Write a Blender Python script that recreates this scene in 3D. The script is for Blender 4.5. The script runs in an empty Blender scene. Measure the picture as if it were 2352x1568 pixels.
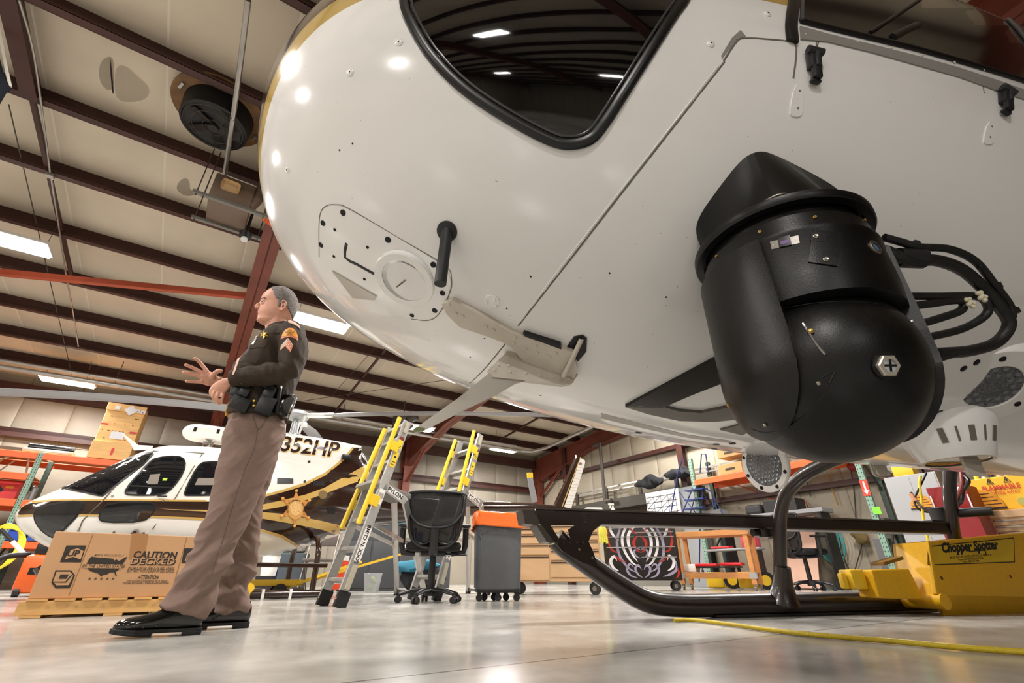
import bpy, bmesh, math, random
from mathutils import Vector as V, Matrix
from mathutils.bvhtree import BVHTree
random.seed(7)
PI = math.pi
SC = bpy.context.scene
COL = SC.collection
# ------------------------------------------------------------------ camera model (2352x1568 frame)
F, YH, H = 1060.0, 1325.0, 0.23
TH = math.atan((YH - 784) / F); S_, C_ = math.sin(TH), math.cos(TH)
CAM = V((0, 0, H))
ALPHA = math.radians(33.41)          # the hangar grid
PHI = math.radians(16.0)             # the near helicopter's axis
ANG = {'w': 0.0, 'pq': ALPHA, 'h': PHI}
def rot2(v, a):
    c, s = math.cos(a), math.sin(a)
    return V((v[0]*c - v[1]*s, v[0]*s + v[1]*c, v[2]))
def ray(x, y, fr='w'):
    X = (x - 1176)/F; Y = (784 - y)/F
    return rot2(V((X, C_ - Y*S_, S_ + Y*C_)), -ANG[fr])
def onz(x, y, z=0.0, fr='w'):
    r = ray(x, y, fr); return CAM + r*((z - H)/r.z)
def onx(x, y, c, fr='pq'):
    r = ray(x, y, fr); return CAM + r*(c/r.x)
def ony(x, y, c, fr='pq'):
    r = ray(x, y, fr); return CAM + r*(c/r.y)
def ont(x, y, t, fr='w'):
    return CAM + ray(x, y, fr)*t
def proj(P, fr='w'):
    P = rot2(V(P), ANG[fr]); v = P - CAM
    d = v.y*C_ + v.z*S_; u = -v.y*S_ + v.z*C_
    return 1176 + F*v.x/d, 784 - F*u/d
# ------------------------------------------------------------------ materials
def lin(h):
    if isinstance(h, str):
        h = h.lstrip('#'); c = [int(h[i:i+2], 16)/255 for i in (0, 2, 4)]
        return [((x/12.92) if x <= .04045 else ((x+.055)/1.055)**2.4) for x in c]
    return list(h)
MATS = {}
def mat(name, col, rough=.5, metal=0, noise=0, scale=4, bump=0, bscale=60, emit=0, coat=0, spec=.5, stretch=None, alpha=1, rnoise=0):
    if name in MATS: return MATS[name]
    m = bpy.data.materials.new(name); m.use_nodes = True
    nt = m.node_tree; b = nt.nodes['Principled BSDF']; L = nt.links.new
    c = lin(col)
    b.inputs['Base Color'].default_value = (*c, 1)
    b.inputs['Roughness'].default_value = rough
    b.inputs['Metallic'].default_value = metal
    b.inputs['Specular IOR Level'].default_value = spec
    b.inputs['Coat Weight'].default_value = coat
    b.inputs['Coat Roughness'].default_value = .04
    if alpha < 1: b.inputs['Alpha'].default_value = alpha
    if emit:
        b.inputs['Emission Color'].default_value = (*c, 1); b.inputs['Emission Strength'].default_value = emit
    tc = nt.nodes.new('ShaderNodeTexCoord'); mp = nt.nodes.new('ShaderNodeMapping')
    L(tc.outputs['Object'], mp.inputs['Vector'])
    if stretch: mp.inputs['Scale'].default_value = stretch
    if noise:
        n = nt.nodes.new('ShaderNodeTexNoise'); n.inputs['Scale'].default_value = scale; n.inputs['Detail'].default_value = 6
        L(mp.outputs[0], n.inputs['Vector'])
        r = nt.nodes.new('ShaderNodeValToRGB')
        r.color_ramp.elements[0].position = .3; r.color_ramp.elements[1].position = .7
        r.color_ramp.elements[0].color = (*[x*(1-noise) for x in c], 1)
        r.color_ramp.elements[1].color = (*[min(1, x*(1+noise)) for x in c], 1)
        L(n.outputs['Fac'], r.inputs[0]); L(r.outputs[0], b.inputs['Base Color'])
        if rnoise:
            mr = nt.nodes.new('ShaderNodeMapRange'); mr.inputs['From Min'].default_value = .3; mr.inputs['From Max'].default_value = .7
            mr.inputs['To Min'].default_value = max(0.02, rough-rnoise); mr.inputs['To Max'].default_value = rough+rnoise
            L(n.outputs['Fac'], mr.inputs[0]); L(mr.outputs[0], b.inputs['Roughness'])
    if bump:
        n2 = nt.nodes.new('ShaderNodeTexNoise'); n2.inputs['Scale'].default_value = bscale; n2.inputs['Detail'].default_value = 3
        bp = nt.nodes.new('ShaderNodeBump'); bp.inputs['Strength'].default_value = bump; bp.inputs['Distance'].default_value = .01
        L(mp.outputs[0], n2.inputs['Vector']); L(n2.outputs['Fac'], bp.inputs['Height']); L(bp.outputs[0], b.inputs['Normal'])
    MATS[name] = m
    return m
class NT:                                  # small node helper for the bigger materials
    def __init__(s, m): s.m = m; s.t = m.node_tree; s.b = s.t.nodes['Principled BSDF']
    def new(s, k, **kw):
        n = s.t.nodes.new(k)
        for a, v in kw.items(): setattr(n, a, v)
        return n
    def link(s, a, b): s.t.links.new(a, b)
    def math(s, op, a, b=None, c=None, clamp=False):
        n = s.new('ShaderNodeMath', operation=op); n.use_clamp = clamp
        for i, v in enumerate((a, b, c)):
            if v is None: continue
            if isinstance(v, (int, float)): n.inputs[i].default_value = v
            else: s.link(v, n.inputs[i])
        return n.outputs[0]
    def mix(s, f, a, b):
        n = s.new('ShaderNodeMix', data_type='RGBA')
        s.link(f, n.inputs[0]) if not isinstance(f, (int, float)) else setattr(n.inputs[0], 'default_value', f)
        for i, v in ((6, a), (7, b)):
            if isinstance(v, (list, tuple)): n.inputs[i].default_value = (*v[:3], 1)
            else: s.link(v, n.inputs[i])
        return n.outputs[2]
# ------------------------------------------------------------------ things, parts and the mesh builder
BASE = {}
def tag(o, label=None, cat=None, group=None, kind=None):
    if label: o['label'] = label
    if cat: o['category'] = cat
    if group: o['group'] = group
    if kind: o['kind'] = kind
    return o
def thing(name, label, cat, base=(0, 0, 0), fr='w', group=None, rz=0):
    o = bpy.data.objects.new(name, None); COL.objects.link(o)
    o.empty_display_size = .1
    o.location = rot2(V(base), ANG[fr]); o.rotation_euler[2] = ANG[fr] + rz
    BASE[o.name] = (V(base), fr)
    return tag(o, label, cat, group)
def frame_of(ax, up=V((0, 0, 1))):
    ax = V(ax).normalized()
    if abs(ax.dot(up)) > .98: up = V((0, 1, 0)) if abs(ax.y) < .9 else V((1, 0, 0))
    e1 = up.cross(ax).normalized(); e2 = ax.cross(e1).normalized()
    return e1, e2, ax
class B:
    def __init__(s): s.bm = bmesh.new()
    def box(s, c, size, rz=0, R=None, bev=0):
        m = Matrix.Translation(V(c)) @ (R.to_4x4() if R is not None else Matrix.Rotation(rz, 4, 'Z')) @ Matrix.Diagonal((*size, 1))
        r = bmesh.ops.create_cube(s.bm, size=1, matrix=m)
        if bev:
            es = list({e for v in r['verts'] for e in v.link_edges})
            bmesh.ops.bevel(s.bm, geom=es, offset=bev, segments=2, profile=.5, affect='EDGES')
        return s
    def bar(s, a, b, w, h, up=(0, 0, 1), bev=0):       # box from a to b: w across, h along up
        a, b = V(a), V(b); d = b-a
        e1, e2, ax = frame_of(d, V(up))
        R = Matrix((e1, e2, ax)).transposed()
        return s.box((a+b)/2, (w, h, d.length), R=R, bev=bev)
    def ring(s, c, e1, e2, r1, r2, n, pw=1, a0=0):
        out = []
        for i in range(n):
            a = a0 + 2*PI*i/n; ca, sa = math.cos(a), math.sin(a)
            x = math.copysign(abs(ca)**pw, ca); y = math.copysign(abs(sa)**pw, sa)
            out.append(s.bm.verts.new(c + e1*(r1*x) + e2*(r2*y)))
        return out
    def skin(s, rings, cap=True, closed=False):
        n = len(rings[0]); prs = list(zip(rings, rings[1:])) + ([(rings[-1], rings[0])] if closed else [])
        for A, Bn in prs:
            for i in range(n):
                try: s.bm.faces.new((A[i], A[(i+1) % n], Bn[(i+1) % n], Bn[i]))
                except ValueError: pass
        if cap and not closed:
            s.bm.faces.new(rings[0][::-1]); s.bm.faces.new(rings[-1])
        return s
    def cyl(s, a, b, r, r2=None, n=20, cap=True):
        a, b = V(a), V(b); r2 = r if r2 is None else r2
        e1, e2, ax = frame_of(b-a)
        return s.skin([s.ring(a, e1, e2, r, r, n), s.ring(b, e1, e2, max(r2, 1e-5), max(r2, 1e-5), n)], cap)
    def lathe(s, c, ax, prof, n=32, cap=True):         # prof: (along axis, radius)
        e1, e2, ax = frame_of(V(ax)); c = V(c)
        return s.skin([s.ring(c+ax*t, e1, e2, max(r, 1e-5), max(r, 1e-5), n) for t, r in prof], cap)
    def tube(s, pts, r, n=12, closed=False, flat=1, up=V((0, 0, 1))):
        pts = [V(p) for p in pts]; rs = r if isinstance(r, (list, tuple)) else [r]*len(pts)
        rings = []; prev = None; N = len(pts)
        for i, p in enumerate(pts):
            if closed: t = pts[(i+1) % N] - pts[i-1]
            else: t = pts[min(i+1, N-1)] - pts[max(i-1, 0)]
            t = t.normalized() if t.length > 1e-9 else V((0, 0, 1))
            if prev is None: e1, e2, _ = frame_of(t, up)
            else:
                e1 = prev - t*prev.dot(t)
                e1 = e1.normalized() if e1.length > 1e-6 else frame_of(t, up)[0]
                e2 = t.cross(e1)
            prev = e1
            rings.append(s.ring(p, e1, e2, rs[i], rs[i]*flat, n))
        return s.skin(rings, True, closed)
    def loft(s, secs, n=24, cap=True, up=V((0, 0, 1)), pw=1):
        """secs: (centre, axis, r1 (side), r2 (up-ish), [e1 dir])"""
        rings = []
        for q in secs:
            c, ax, r1, r2 = V(q[0]), V(q[1]), q[2], q[3]
            e1 = V(q[4]).normalized() if len(q) > 4 else frame_of(ax, up)[0]
            ax = ax.normalized(); e1 = (e1 - ax*e1.dot(ax)).normalized(); e2 = ax.cross(e1)
            rings.append(s.ring(c, e1, e2, r1, r2, n, pw))
        return s.skin(rings, cap)
    def ball(s, c, r, n=20, sc=(1, 1, 1), R=None):
        m = Matrix.Translation(V(c)) @ (R.to_4x4() if R is not None else Matrix.Identity(4)) @ Matrix.Diagonal((*[r*k for k in sc], 1))
        bmesh.ops.create_uvsphere(s.bm, u_segments=n, v_segments=max(6, n*2//3), radius=1, matrix=m); return s
    def prism(s, poly, fn, th):                         # poly in 2D, fn(x, y, h) -> 3D, th thickness
        a = [s.bm.verts.new(fn(x, y, 0)) for x, y in poly]; b = [s.bm.verts.new(fn(x, y, th)) for x, y in poly]
        s.bm.faces.new(a[::-1]); s.bm.faces.new(b); n = len(a)
        for i in range(n): s.bm.faces.new((a[i], a[(i+1) % n], b[(i+1) % n], b[i]))
        return s
    def quad(s, *p):
        s.bm.faces.new([s.bm.verts.new(V(q)) for q in p]); return s
    def text(s, body, fn, size=1, bold=0, align='CENTER', shear=0, space=1, sub=0):
        T = text_tris(body, size, bold, align, shear, space)
        for _ in range(sub):
            N = []
            for a, b, c in T:
                m = lambda p, q: ((p[0]+q[0])/2, (p[1]+q[1])/2)
                ab, bc, ca = m(a, b), m(b, c), m(c, a); N += [(a, ab, ca), (ab, b, bc), (ca, bc, c), (ab, bc, ca)]
            T = N
        for tri in T:
            vs = [s.bm.verts.new(fn(x, y)) for x, y in tri]
            s.bm.faces.new(vs)
        return s
    def obj(s, name, m, parent=None, fr=None, smooth=True, kind=None, label=None, bevel=0, ang=35, mods=None):
        bm = s.bm
        bmesh.ops.remove_doubles(bm, verts=bm.verts, dist=1e-6) if len(bm.verts) < 60000 else None
        bmesh.ops.recalc_face_normals(bm, faces=bm.faces)
        root = parent
        while root is not None and root.parent is not None: root = root.parent
        if root is not None:
            base, f2 = BASE[root.name]
            bmesh.ops.translate(bm, verts=bm.verts, vec=-base)
        me = bpy.data.meshes.new(name); bm.to_mesh(me); bm.free()
        for mm in (m if isinstance(m, (list, tuple)) else [m]): me.materials.append(mm)
        if smooth and me.polygons:
            me.polygons.foreach_set('use_smooth', [True]*len(me.polygons))
            try: me.set_sharp_from_angle(angle=math.radians(ang))
            except Exception: pass
        o = bpy.data.objects.new(name, me); COL.objects.link(o)
        if parent is not None: o.parent = parent
        else: o.rotation_euler[2] = ANG[fr or 'w']
        if parent is None: BASE[o.name] = (V((0, 0, 0)), fr or 'w')
        if kind: o['kind'] = kind
        if label: o['label'] = label
        if bevel:
            md = o.modifiers.new('bev', 'BEVEL'); md.width = bevel; md.segments = 2; md.limit_method = 'ANGLE'
        return o
_tc = {}
def text_tris(body, size, bold, align, shear, space):
    key = (body, bold, align, shear, space)
    if key not in _tc:
        cu = bpy.data.curves.new('t', 'FONT'); cu.body = body; cu.size = 1; cu.align_x = align; cu.align_y = 'CENTER'
        cu.offset = bold; cu.shear = shear; cu.space_character = space; cu.resolution_u = 3; cu.fill_mode = 'FRONT'
        o = bpy.data.objects.new('t', cu); COL.objects.link(o)
        dg = bpy.context.evaluated_depsgraph_get(); me = o.evaluated_get(dg).to_mesh(); me.calc_loop_triangles()
        _tc[key] = [[(me.vertices[i].co.x, me.vertices[i].co.y) for i in t.vertices] for t in me.loop_triangles]
        o.evaluated_get(dg).to_mesh_clear(); bpy.data.objects.remove(o); bpy.data.curves.remove(cu)
    return [[(x*size, y*size) for x, y in t] for t in _tc[key]]
def children(o): return [c for c in bpy.data.objects if c.parent == o]
KIDS = None
def dup(o, base=None, fr=None, rz=0, label=None, group=None, parent=None, scale=None):
    c = o.copy(); COL.objects.link(c); c.parent = parent
    for k in children(o): dup(k, parent=c)
    if base is not None:
        c.location = rot2(V(base), ANG[fr or 'w']); c.rotation_euler[2] = ANG[fr or 'w'] + rz
    if label: c['label'] = label
    if group: c['group'] = group
    if scale: c.scale = (scale,)*3
    return c
def chaikin(p, k=2, closed=True):
    for _ in range(k):
        q = []; N = len(p)
        rng = range(N) if closed else range(N-1)
        if not closed: q.append(p[0])
        for i in rng:
            a, b = p[i], p[(i+1) % N]
            q.append(tuple(a[j]*.75+b[j]*.25 for j in range(len(a)))); q.append(tuple(a[j]*.25+b[j]*.75 for j in range(len(a))))
        if not closed: q.append(p[-1])
        p = q
    return p
def catmull(p, k=6, closed=False):
    out = []; N = len(p); p = [V(a) for a in p]
    rng = range(N) if closed else range(N-1)
    for i in rng:
        a = p[(i-1) % N] if closed or i > 0 else p[0]*2-p[1]
        b, c = p[i], p[(i+1) % N]
        d = p[(i+2) % N] if closed or i+2 < N else p[-1]*2-p[-2]
        for j in range(k):
            t = j/k
            out.append(.5*((2*b) + (c-a)*t + (2*a-5*b+4*c-d)*t*t + (3*b-a-3*c+d)*t**3))
    if not closed: out.append(p[-1])
    return out
def grid_cut(poly, step):
    """2D polygon -> list of small faces (lists of xy)"""
    bm = bmesh.new(); bm.faces.new([bm.verts.new((x, y, 0)) for x, y in poly])
    xs = [p[0] for p in poly]; ys = [p[1] for p in poly]
    x = min(xs)+step
    while x < max(xs):
        bmesh.ops.bisect_plane(bm, geom=bm.verts[:]+bm.edges[:]+bm.faces[:], plane_co=(x, 0, 0), plane_no=(1, 0, 0)); x += step
    y = min(ys)+step
    while y < max(ys):
        bmesh.ops.bisect_plane(bm, geom=bm.verts[:]+bm.edges[:]+bm.faces[:], plane_co=(0, y, 0), plane_no=(0, 1, 0)); y += step
    return bm
def surf_patch(poly, fn, step, e0, e1, fnc=None):
    """fn(x,y)->(point, normal); closed patch lying on a surface from offset e0 to e1"""
    g = grid_cut(poly, step); b = B(); top = {}; bot = {}
    for v in g.verts:
        h = fn(v.co.x, v.co.y)
        if h is None: continue
        p, n = h; top[v.index if False else v] = b.bm.verts.new(p+n*e1); bot[v] = b.bm.verts.new(p+n*e0)
    for f in g.faces:
        if all(v in top for v in f.verts):
            b.bm.faces.new([top[v] for v in f.verts]); b.bm.faces.new([bot[v] for v in reversed(f.verts)])
    for e in g.edges:
        if len(e.link_faces) == 1 and all(v in top for v in e.verts):
            a, c = e.verts
            try: b.bm.faces.new((top[a], top[c], bot[c], bot[a]))
            except ValueError: pass
    g.free(); return b
EXPO = 0.92
# ================================================================== THE HANGAR (p, q, z grid)
H0 = 5.65; G = .083; QR = -1.0; PB = 11.86; PL = -13.0; QA = 16.0; QF = -18.0
def zroof(q, off=0.0):                       # underside of the purlins, + off
    d = q if q > QR else 2*QR - q
    return H + H0 - G*d + off
MF = mat('polished_concrete', '#aaa7a1', .2, noise=.14, scale=.9, rnoise=.09)
n = NT(MF)
tc = n.new('ShaderNodeTexCoord'); sep = n.new('ShaderNodeSeparateXYZ'); n.link(tc.outputs['Object'], sep.inputs[0])
base = n.b.inputs['Base Color'].links[0].from_socket
ns = n.new('ShaderNodeTexNoise'); ns.inputs['Scale'].default_value = 7; ns.inputs['Detail'].default_value = 8; n.link(tc.outputs['Object'], ns.inputs[0])
mr = n.new('ShaderNodeMapRange'); mr.inputs[1].default_value = .35; mr.inputs[2].default_value = .75; mr.inputs[3].default_value = .82; mr.inputs[4].default_value = 1.08
n.link(ns.outputs[0], mr.inputs[0])
mul = n.new('ShaderNodeMix', data_type='RGBA', blend_type='MULTIPLY'); mul.inputs[0].default_value = 1
n.link(base, mul.inputs[6]); n.link(mr.outputs[0], mul.inputs[7])
def seam(c, period, off, w):
    a = n.math('ADD', c, off); a = n.math('DIVIDE', a, period); a = n.math('FRACT', a); a = n.math('SUBTRACT', a, .5); a = n.math('ABSOLUTE', a)
    return n.math('GREATER_THAN', a, .5 - w/period)
sm = n.math('MAXIMUM', seam(sep.outputs['X'], 6.1, 1.2, .006), seam(sep.outputs['Y'], 4.9, 3.52, .006))
n.link(n.mix(sm, mul.outputs[2], lin('#4c4842')), n.b.inputs['Base Color'])
def panel_mat(name, col, axis, period, off=0, dark='#6e6353', bumpd=.05, lighter=False, w=.012):
    m = mat(name, col, .55, noise=.07, scale=1.3)
    k = NT(m); tcc = k.new('ShaderNodeTexCoord'); sp = k.new('ShaderNodeSeparateXYZ'); k.link(tcc.outputs['Object'], sp.inputs[0])
    bs = k.b.inputs['Base Color'].links[0].from_socket
    a = k.math('FRACT', k.math('DIVIDE', k.math('ADD', sp.outputs[axis], off), period))
    a = k.math('ABSOLUTE', k.math('SUBTRACT', a, .5))
    g = k.math('GREATER_THAN', a, .5 - w/period)
    k.link(k.mix(g, bs, lin(dark)), k.b.inputs['Base Color'])
    n1 = k.new('ShaderNodeTexNoise'); n1.inputs['Scale'].default_value = 2.2; n1.inputs['Detail'].default_value = 4
    mp = k.new('ShaderNodeMapping'); k.link(tcc.outputs['Object'], mp.inputs[0]); k.link(mp.outputs[0], n1.inputs[0])
    hgt = k.math('ADD', k.math('MULTIPLY', k.math('POWER', k.math('MULTIPLY', a, 2.0), 6.0), -.8), k.math('MULTIPLY', n1.outputs[0], .5))
    bp = k.new('ShaderNodeBump'); bp.inputs['Strength'].default_value = .8; bp.inputs['Distance'].default_value = bumpd
    k.link(hgt, bp.inputs['Height']); k.link(bp.outputs[0], k.b.inputs['Normal'])
    return m
MROOF = panel_mat('roof_insulation', '#c2b6a2', 'X', 1.22, .35, dark='#cfc6b6', bumpd=.03)
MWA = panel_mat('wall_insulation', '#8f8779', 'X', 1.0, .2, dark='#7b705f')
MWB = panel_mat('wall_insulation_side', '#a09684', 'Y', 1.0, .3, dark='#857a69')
MDRY = mat('painted_wallboard', '#c9bfae', .6, noise=.06, scale=1.5, bump=.1, bscale=3)
MSTEEL = mat('red_oxide_steel', '#3b1a12', .55, noise=.2, scale=3)
MRAFT = mat('rafter_red_primer', '#6a3325', .5, noise=.18, scale=2)
MPIPE = mat('galvanised_pipe', '#a5a29c', .35, .7, noise=.1, scale=6)
MDKP = mat('dark_pipe', '#4b463e', .5, .3)
MBLK = mat('black_plastic', '#17171a', .45)
MWHITE = mat('white_paint', '#e9e6df', .4)
def S(name, b, m, smooth=False, fr='pq', **k):
    return b.obj(name, m, None, fr=fr, smooth=smooth, kind='structure', **k)
S('floor', B().box(((PL+PB)/2, (QA+QF)/2, -.05), (PB-PL+.6, QA-QF+.6, .1)), MF)
b = B()
for qa, qb in ((QF-.2, QR), (QR, QA+.2)):
    za, zb = zroof(qa if qa > QF else QF-.2, .26), zroof(qb, .26)
    b.prism([(qa, za), (qb, zb), (qb, zb+.12), (qa, za+.12)], lambda y, z, h: V((PL-.3+h, y, z)), PB-PL+.6)
S('ceiling', b, MROOF)
def wall(name, a, c, m, z1=None, th=.12):
    pts = []
    b = B()
    (x0, y0), (x1, y1) = a, c
    if x0 == x1:
        s = 1 if x0 > 0 else -1
        poly = [(y0, 0), (y1, 0), (y1, zroof(y1, .28)), (QR, zroof(QR, .28)), (y0, zroof(y0, .28))]
        b.prism(poly, lambda y, z, h: V((x0 + s*h, y, z)), th)
    else:
        s = 1 if y0 > 0 else -1
        zt = zroof(y0, .28)
        b.prism([(x0, 0), (x1, 0), (x1, zt), (x0, zt)], lambda x, z, h: V((x, y0 + s*h, z)), th)
    return S(name, b, m)
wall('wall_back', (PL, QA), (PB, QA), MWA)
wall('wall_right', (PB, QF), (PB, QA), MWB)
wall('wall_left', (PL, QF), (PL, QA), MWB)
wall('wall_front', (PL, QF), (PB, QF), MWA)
# wainscot of wallboard along the right wall and baseboard
S('baseboard_right', B().box((PB-.02, 2.2, .09), (.04, 27, .18)), mat('grey_base', '#7c7970', .6))
tn = [0]
def trim(b, m=MSTEEL, **k):
    tn[0] += 1; return S('trim_%d' % tn[0], b, m, **k)
# wall girts and columns, roof purlins and rafters
trim(B().box(((PL+PB)/2, QA-.1, 3.42), (PB-PL-.1, .2, .1)).box(((PL+PB)/2, QA-.19, 3.36), (PB-PL-.1, .02, .2)))
trim(B().box(((PL+PB)/2, QA-.12, zroof(QA-.12, -.15)), (PB-PL-.1, .22, .3)))
trim(B().box((PB-.1, 2, 3.72), (.2, 26, .12)))
trim(B().box((PB-.1, 4.5, 2.05), (.2, 21, .12)))
for pc in (-11.8, -5.93, 0, 5.93, 11.64):
    b = B()
    zt = zroof(QA-.3)
    b.box((pc, QA-.25, zt/2), (.025, .36, zt)).box((pc, QA-.44, zt/2), (.26, .025, zt)).box((pc, QA-.06, zt/2), (.26, .025, zt))
    trim(b, MRAFT)
    b = B()                                   # rafter, front slope, deeper at the haunch
    def zr(q, o): return zroof(q, o)
    for q0, q1, d0, d1 in ((QA-.25, 12.5, .95, .48), (12.5, QR, .48, .48), (QR, QF+.3, .48, .7)):
        b.prism([(q0, zr(q0, -d0)), (q1, zr(q1, -d1)), (q1, zr(q1, 0)), (q0, zr(q0, 0))], lambda y, z, h: V((pc-.012+h, y, z)), .024)
        for o0, o1 in ((-d0, -d1), (-.02, -.02)):
            b.prism([(q0, zr(q0, o0)), (q1, zr(q1, o1)), (q1, zr(q1, o1+.02)), (q0, zr(q0, o0+.02))], lambda y, z, h: V((pc-.14+h, y, z)), .28)
    trim(b, MRAFT)
for qc in (13.9, 8.6, 3.3, -2.4, -7.6, -12.8):      # columns of the right wall
    zt = zroof(qc)
    trim(B().box((PB-.16, qc, zt/2), (.26, .025, zt)).box((PB-.3, qc, zt/2), (.02, .2, zt)))
# purlins (Z sections) run the whole length, every 1.4 m
q = QA - .1
ql = [4.92, 6.25, 7.51, 8.94, 10.38, 11.8, 13.16, 14.51]
d = 3.55
while d > QR + .3: ql.append(d); d -= 1.38
d = 2*QR - .6 - .0
q = -2.2
while q > QF+.6: ql.append(q); q -= 1.38
for q in ql:
    z = zroof(q); x0, x1 = PL+.05, PB-.05
    b = B().prism([(q-.0, z), (q+.012, z), (q+.012, z+.26), (q, z+.26)], lambda y, zz, h: V((x0+h, y, zz)), x1-x0)
    b.box(((x0+x1)/2, q-.05, z+.006), (x1-x0, .105, .012)).box(((x0+x1)/2, q-.097, z+.02), (x1-x0, .01, .04)).box(((x0+x1)/2, q+.045, z+.254), (x1-x0, .08, .012))
    trim(b)
# bridging between purlins, flange braces and the long red strut
for p0, qa, qb in ((-2.86, 3.55, 6.25), (-2.86, 6.25, 10.38), (2.95, 6.25, 14.5), (8.9, 8.94, 14.5)):
    trim(B().bar((p0, qa, zroof(qa, .06)), (p0, qb, zroof(qb, .06)), .05 if qa > 4 else .16, .05 if qa > 4 else .14))
trim(B().bar((-6.0, 10.9, 4.72), (-.12, 8.62, 4.80), .09, .10), mat('orange_red_primer', '#a5472c', .5, noise=.1))
for pc in (5.93, 0, 11.64):                   # knee braces at the columns
    trim(B().bar((pc, QA-.5, 3.15), (pc, 13.8, zroof(13.8, -.48)), .14, .02, up=(0, .5, 1)).bar((pc, QA-.5, 3.15), (pc, 13.8, zroof(13.8, -.48)), .02, .12, up=(0, .5, 1)), MRAFT)
# ------------------------------------------------------------------ ceiling services
def th_pq(name, label, cat, base, **k): return thing(name, label, cat, base, 'pq', **k)
t = th_pq('overhead_pipe', 'pair of long grey pipes slung under the purlins near the back wall', 'pipe', (0, 13.35, 4.25))
b = B()
b.tube([(PL+.3, 13.5, 4.2), (0, 13.42, 4.2), (9.2, 13.42, 4.2)], .055)
b.obj('pipe', MPIPE, t)
B().tube([(PL+.3, 13.28, 4.28), (8.9, 13.22, 4.28)], .035).obj('pipe', MPIPE, t)
for i in range(8):
    B().tube([(-10+i*2.6, 13.42, 4.18), (-10+i*2.6, 13.42, zroof(13.4, .02))], .008, n=6).obj('hanger_rod', MDKP, t)
b = B().tube([(9.25, 13.42, 4.2), (9.6, 13.3, 4.2), (9.8, 12.7, 4.24), (9.9, 8, 4.62), (10, 2, 5.1)], .055)
tag(b.obj('overhead_pipe', MPIPE, None, fr='pq'), 'grey pipe turning from the back wall towards the right wall below the roof', 'pipe')
a = onx(1378, 1020, 11.2); c = onx(1388, 1150, 11.2)
tag(B().tube(catmull([(a.x, a.y+.35, a.z+.02), (a.x, a.y+.04, a.z+.02), (a.x, a.y, a.z-.15), (c.x, a.y, c.z+.1), (c.x, a.y-.05, c.z), (c.x, a.y-.3, c.z)], 4), .055).obj('vertical_pipe', MDKP, None, fr='pq'), 'dark vertical drain pipe with bent ends on the right wall', 'pipe')
# long light rail on right wall
tag(B().box((PB-.25, 9.2, 2.93), (.05, 10.5, .05)).box((PB-.22, 9.2, 2.82), (.05, 10.5, .04)).obj('metal_rail', MPIPE, None, fr='pq', smooth=False), 'long metal rail running level along the right wall', 'rail')
MBR = mat('dark_sheet_metal', '#3d3830', .5, .2)
t = th_pq('steel_shelf', 'long dark steel shelf bolted to the right wall under the rail', 'shelf', (PB-.3, 12, 2.3))
B().box((PB-.3, 10.9, 2.34), (.4, 5.6, .3)).obj('shelf_board', MBR, t, smooth=False)
for qq in (13.3, 11.8, 10.3, 8.9): B().box((PB-.25, qq, 2.72), (.06, .12, .5)).obj('bracket', MBR, t, smooth=False)
# electrical conduits
def conduit(pts, r, label, m=MPIPE, name='conduit'):
    return tag(B().tube(catmull(pts, 4), r, n=8).obj(name, m, None, fr='pq'), label, 'conduit')
def rz(x, y, off=-.03): 
    r = ray(x, y, 'pq'); return CAM + r*((H0+off)/(r.z + G*r.y))
conduit([rz(44, 0), rz(75, 110), rz(95, 240), rz(115, 395)], .012, 'thin grey conduit bent along the ceiling at upper left above the junction box')
conduit([rz(118, 410), rz(135, 520), rz(150, 620), rz(165, 700), rz(180, 795)], .012, 'straight thin conduit running down the roof below the junction box')
c = rz(115, 403); tag(B().box(c, (.09, .09, .06), bev=.01).obj('junction_box', MPIPE, None, fr='pq'), 'small grey junction box on a purlin between two conduits', 'box')
conduit([rz(570, 0, -.12), rz(545, 200, -.12), rz(515, 410, -.12)], .03, 'thick steel pipe hanging along the ceiling in front of the round vent')
conduit([rz(610, 540, -.25), rz(585, 640, -.25), rz(556, 740, -.25), rz(530, 830, -.25), rz(508, 900, -.25)], .03, 'dark brown pipe strapped along the left side of the nearest rafter', MDKP)
for i, (x0, y0, x1, y1) in enumerate(((20, 240, 165, 860), (210, 830, 193, 900), (860, 800, 760, 910), (1040, 870, 700, 920))):
    a, c = rz(x0, y0, .05), rz(x1, y1, .02)
    tag(B().tube([a, c], .008, n=6).obj('tension_rod', MDKP, None, fr='pq'), ['thin dark rod crossing the roof at far left', 'thin dark rod slanting above the left rotor blade', 'thin dark rod slanting above the right rotor blade', 'long thin rod crossing the roof just under the white nose'][i], 'rod')
# ------------------------------------------------------------------ lamps
MLAMP = mat('lamp_diffuser', '#fff6ea', .4, emit=14)
MHOUS = mat('lamp_housing', '#d8d5cf', .5)
lamp_pos = []
def lamp(p, q, label, group=None, on=True, z=None):
    z = z or zroof(q, -.45)
    t = th_pq('ceiling_lamp', label, 'lamp', (p, q, z), group=group)
    B().box((p, q, z+.03), (1.0, .42, .05), bev=.01).obj('housing', MHOUS, t)
    B().box((p, q, z-.012), (.95, .38, .03), bev=.01).obj('diffuser', MLAMP, t)
    for s in (-.42, .42): B().tube([(p+s, q, z+.05), (p+s, q, z+.5)], .004, n=6).obj('hanger', MDKP, t)
    lamp_pos.append((p, q, z))
def lz(x, y, z): return onz(x, y, z, 'pq')
a = lz(45, 560, 4.72); lamp(a.x-.15, a.y, 'large bright rectangular ceiling lamp cut by the left edge of the photo', z=4.72)
a = lz(738, 742, 4.55); lamp(a.x, a.y, 'bright ceiling lamp just behind the officer\'s head', z=4.55)
a = lz(155, 876, 4.3); lamp(a.x, a.y, 'bright ceiling lamp over the pallet rack and the grey rotor blade', z=4.3)
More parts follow.
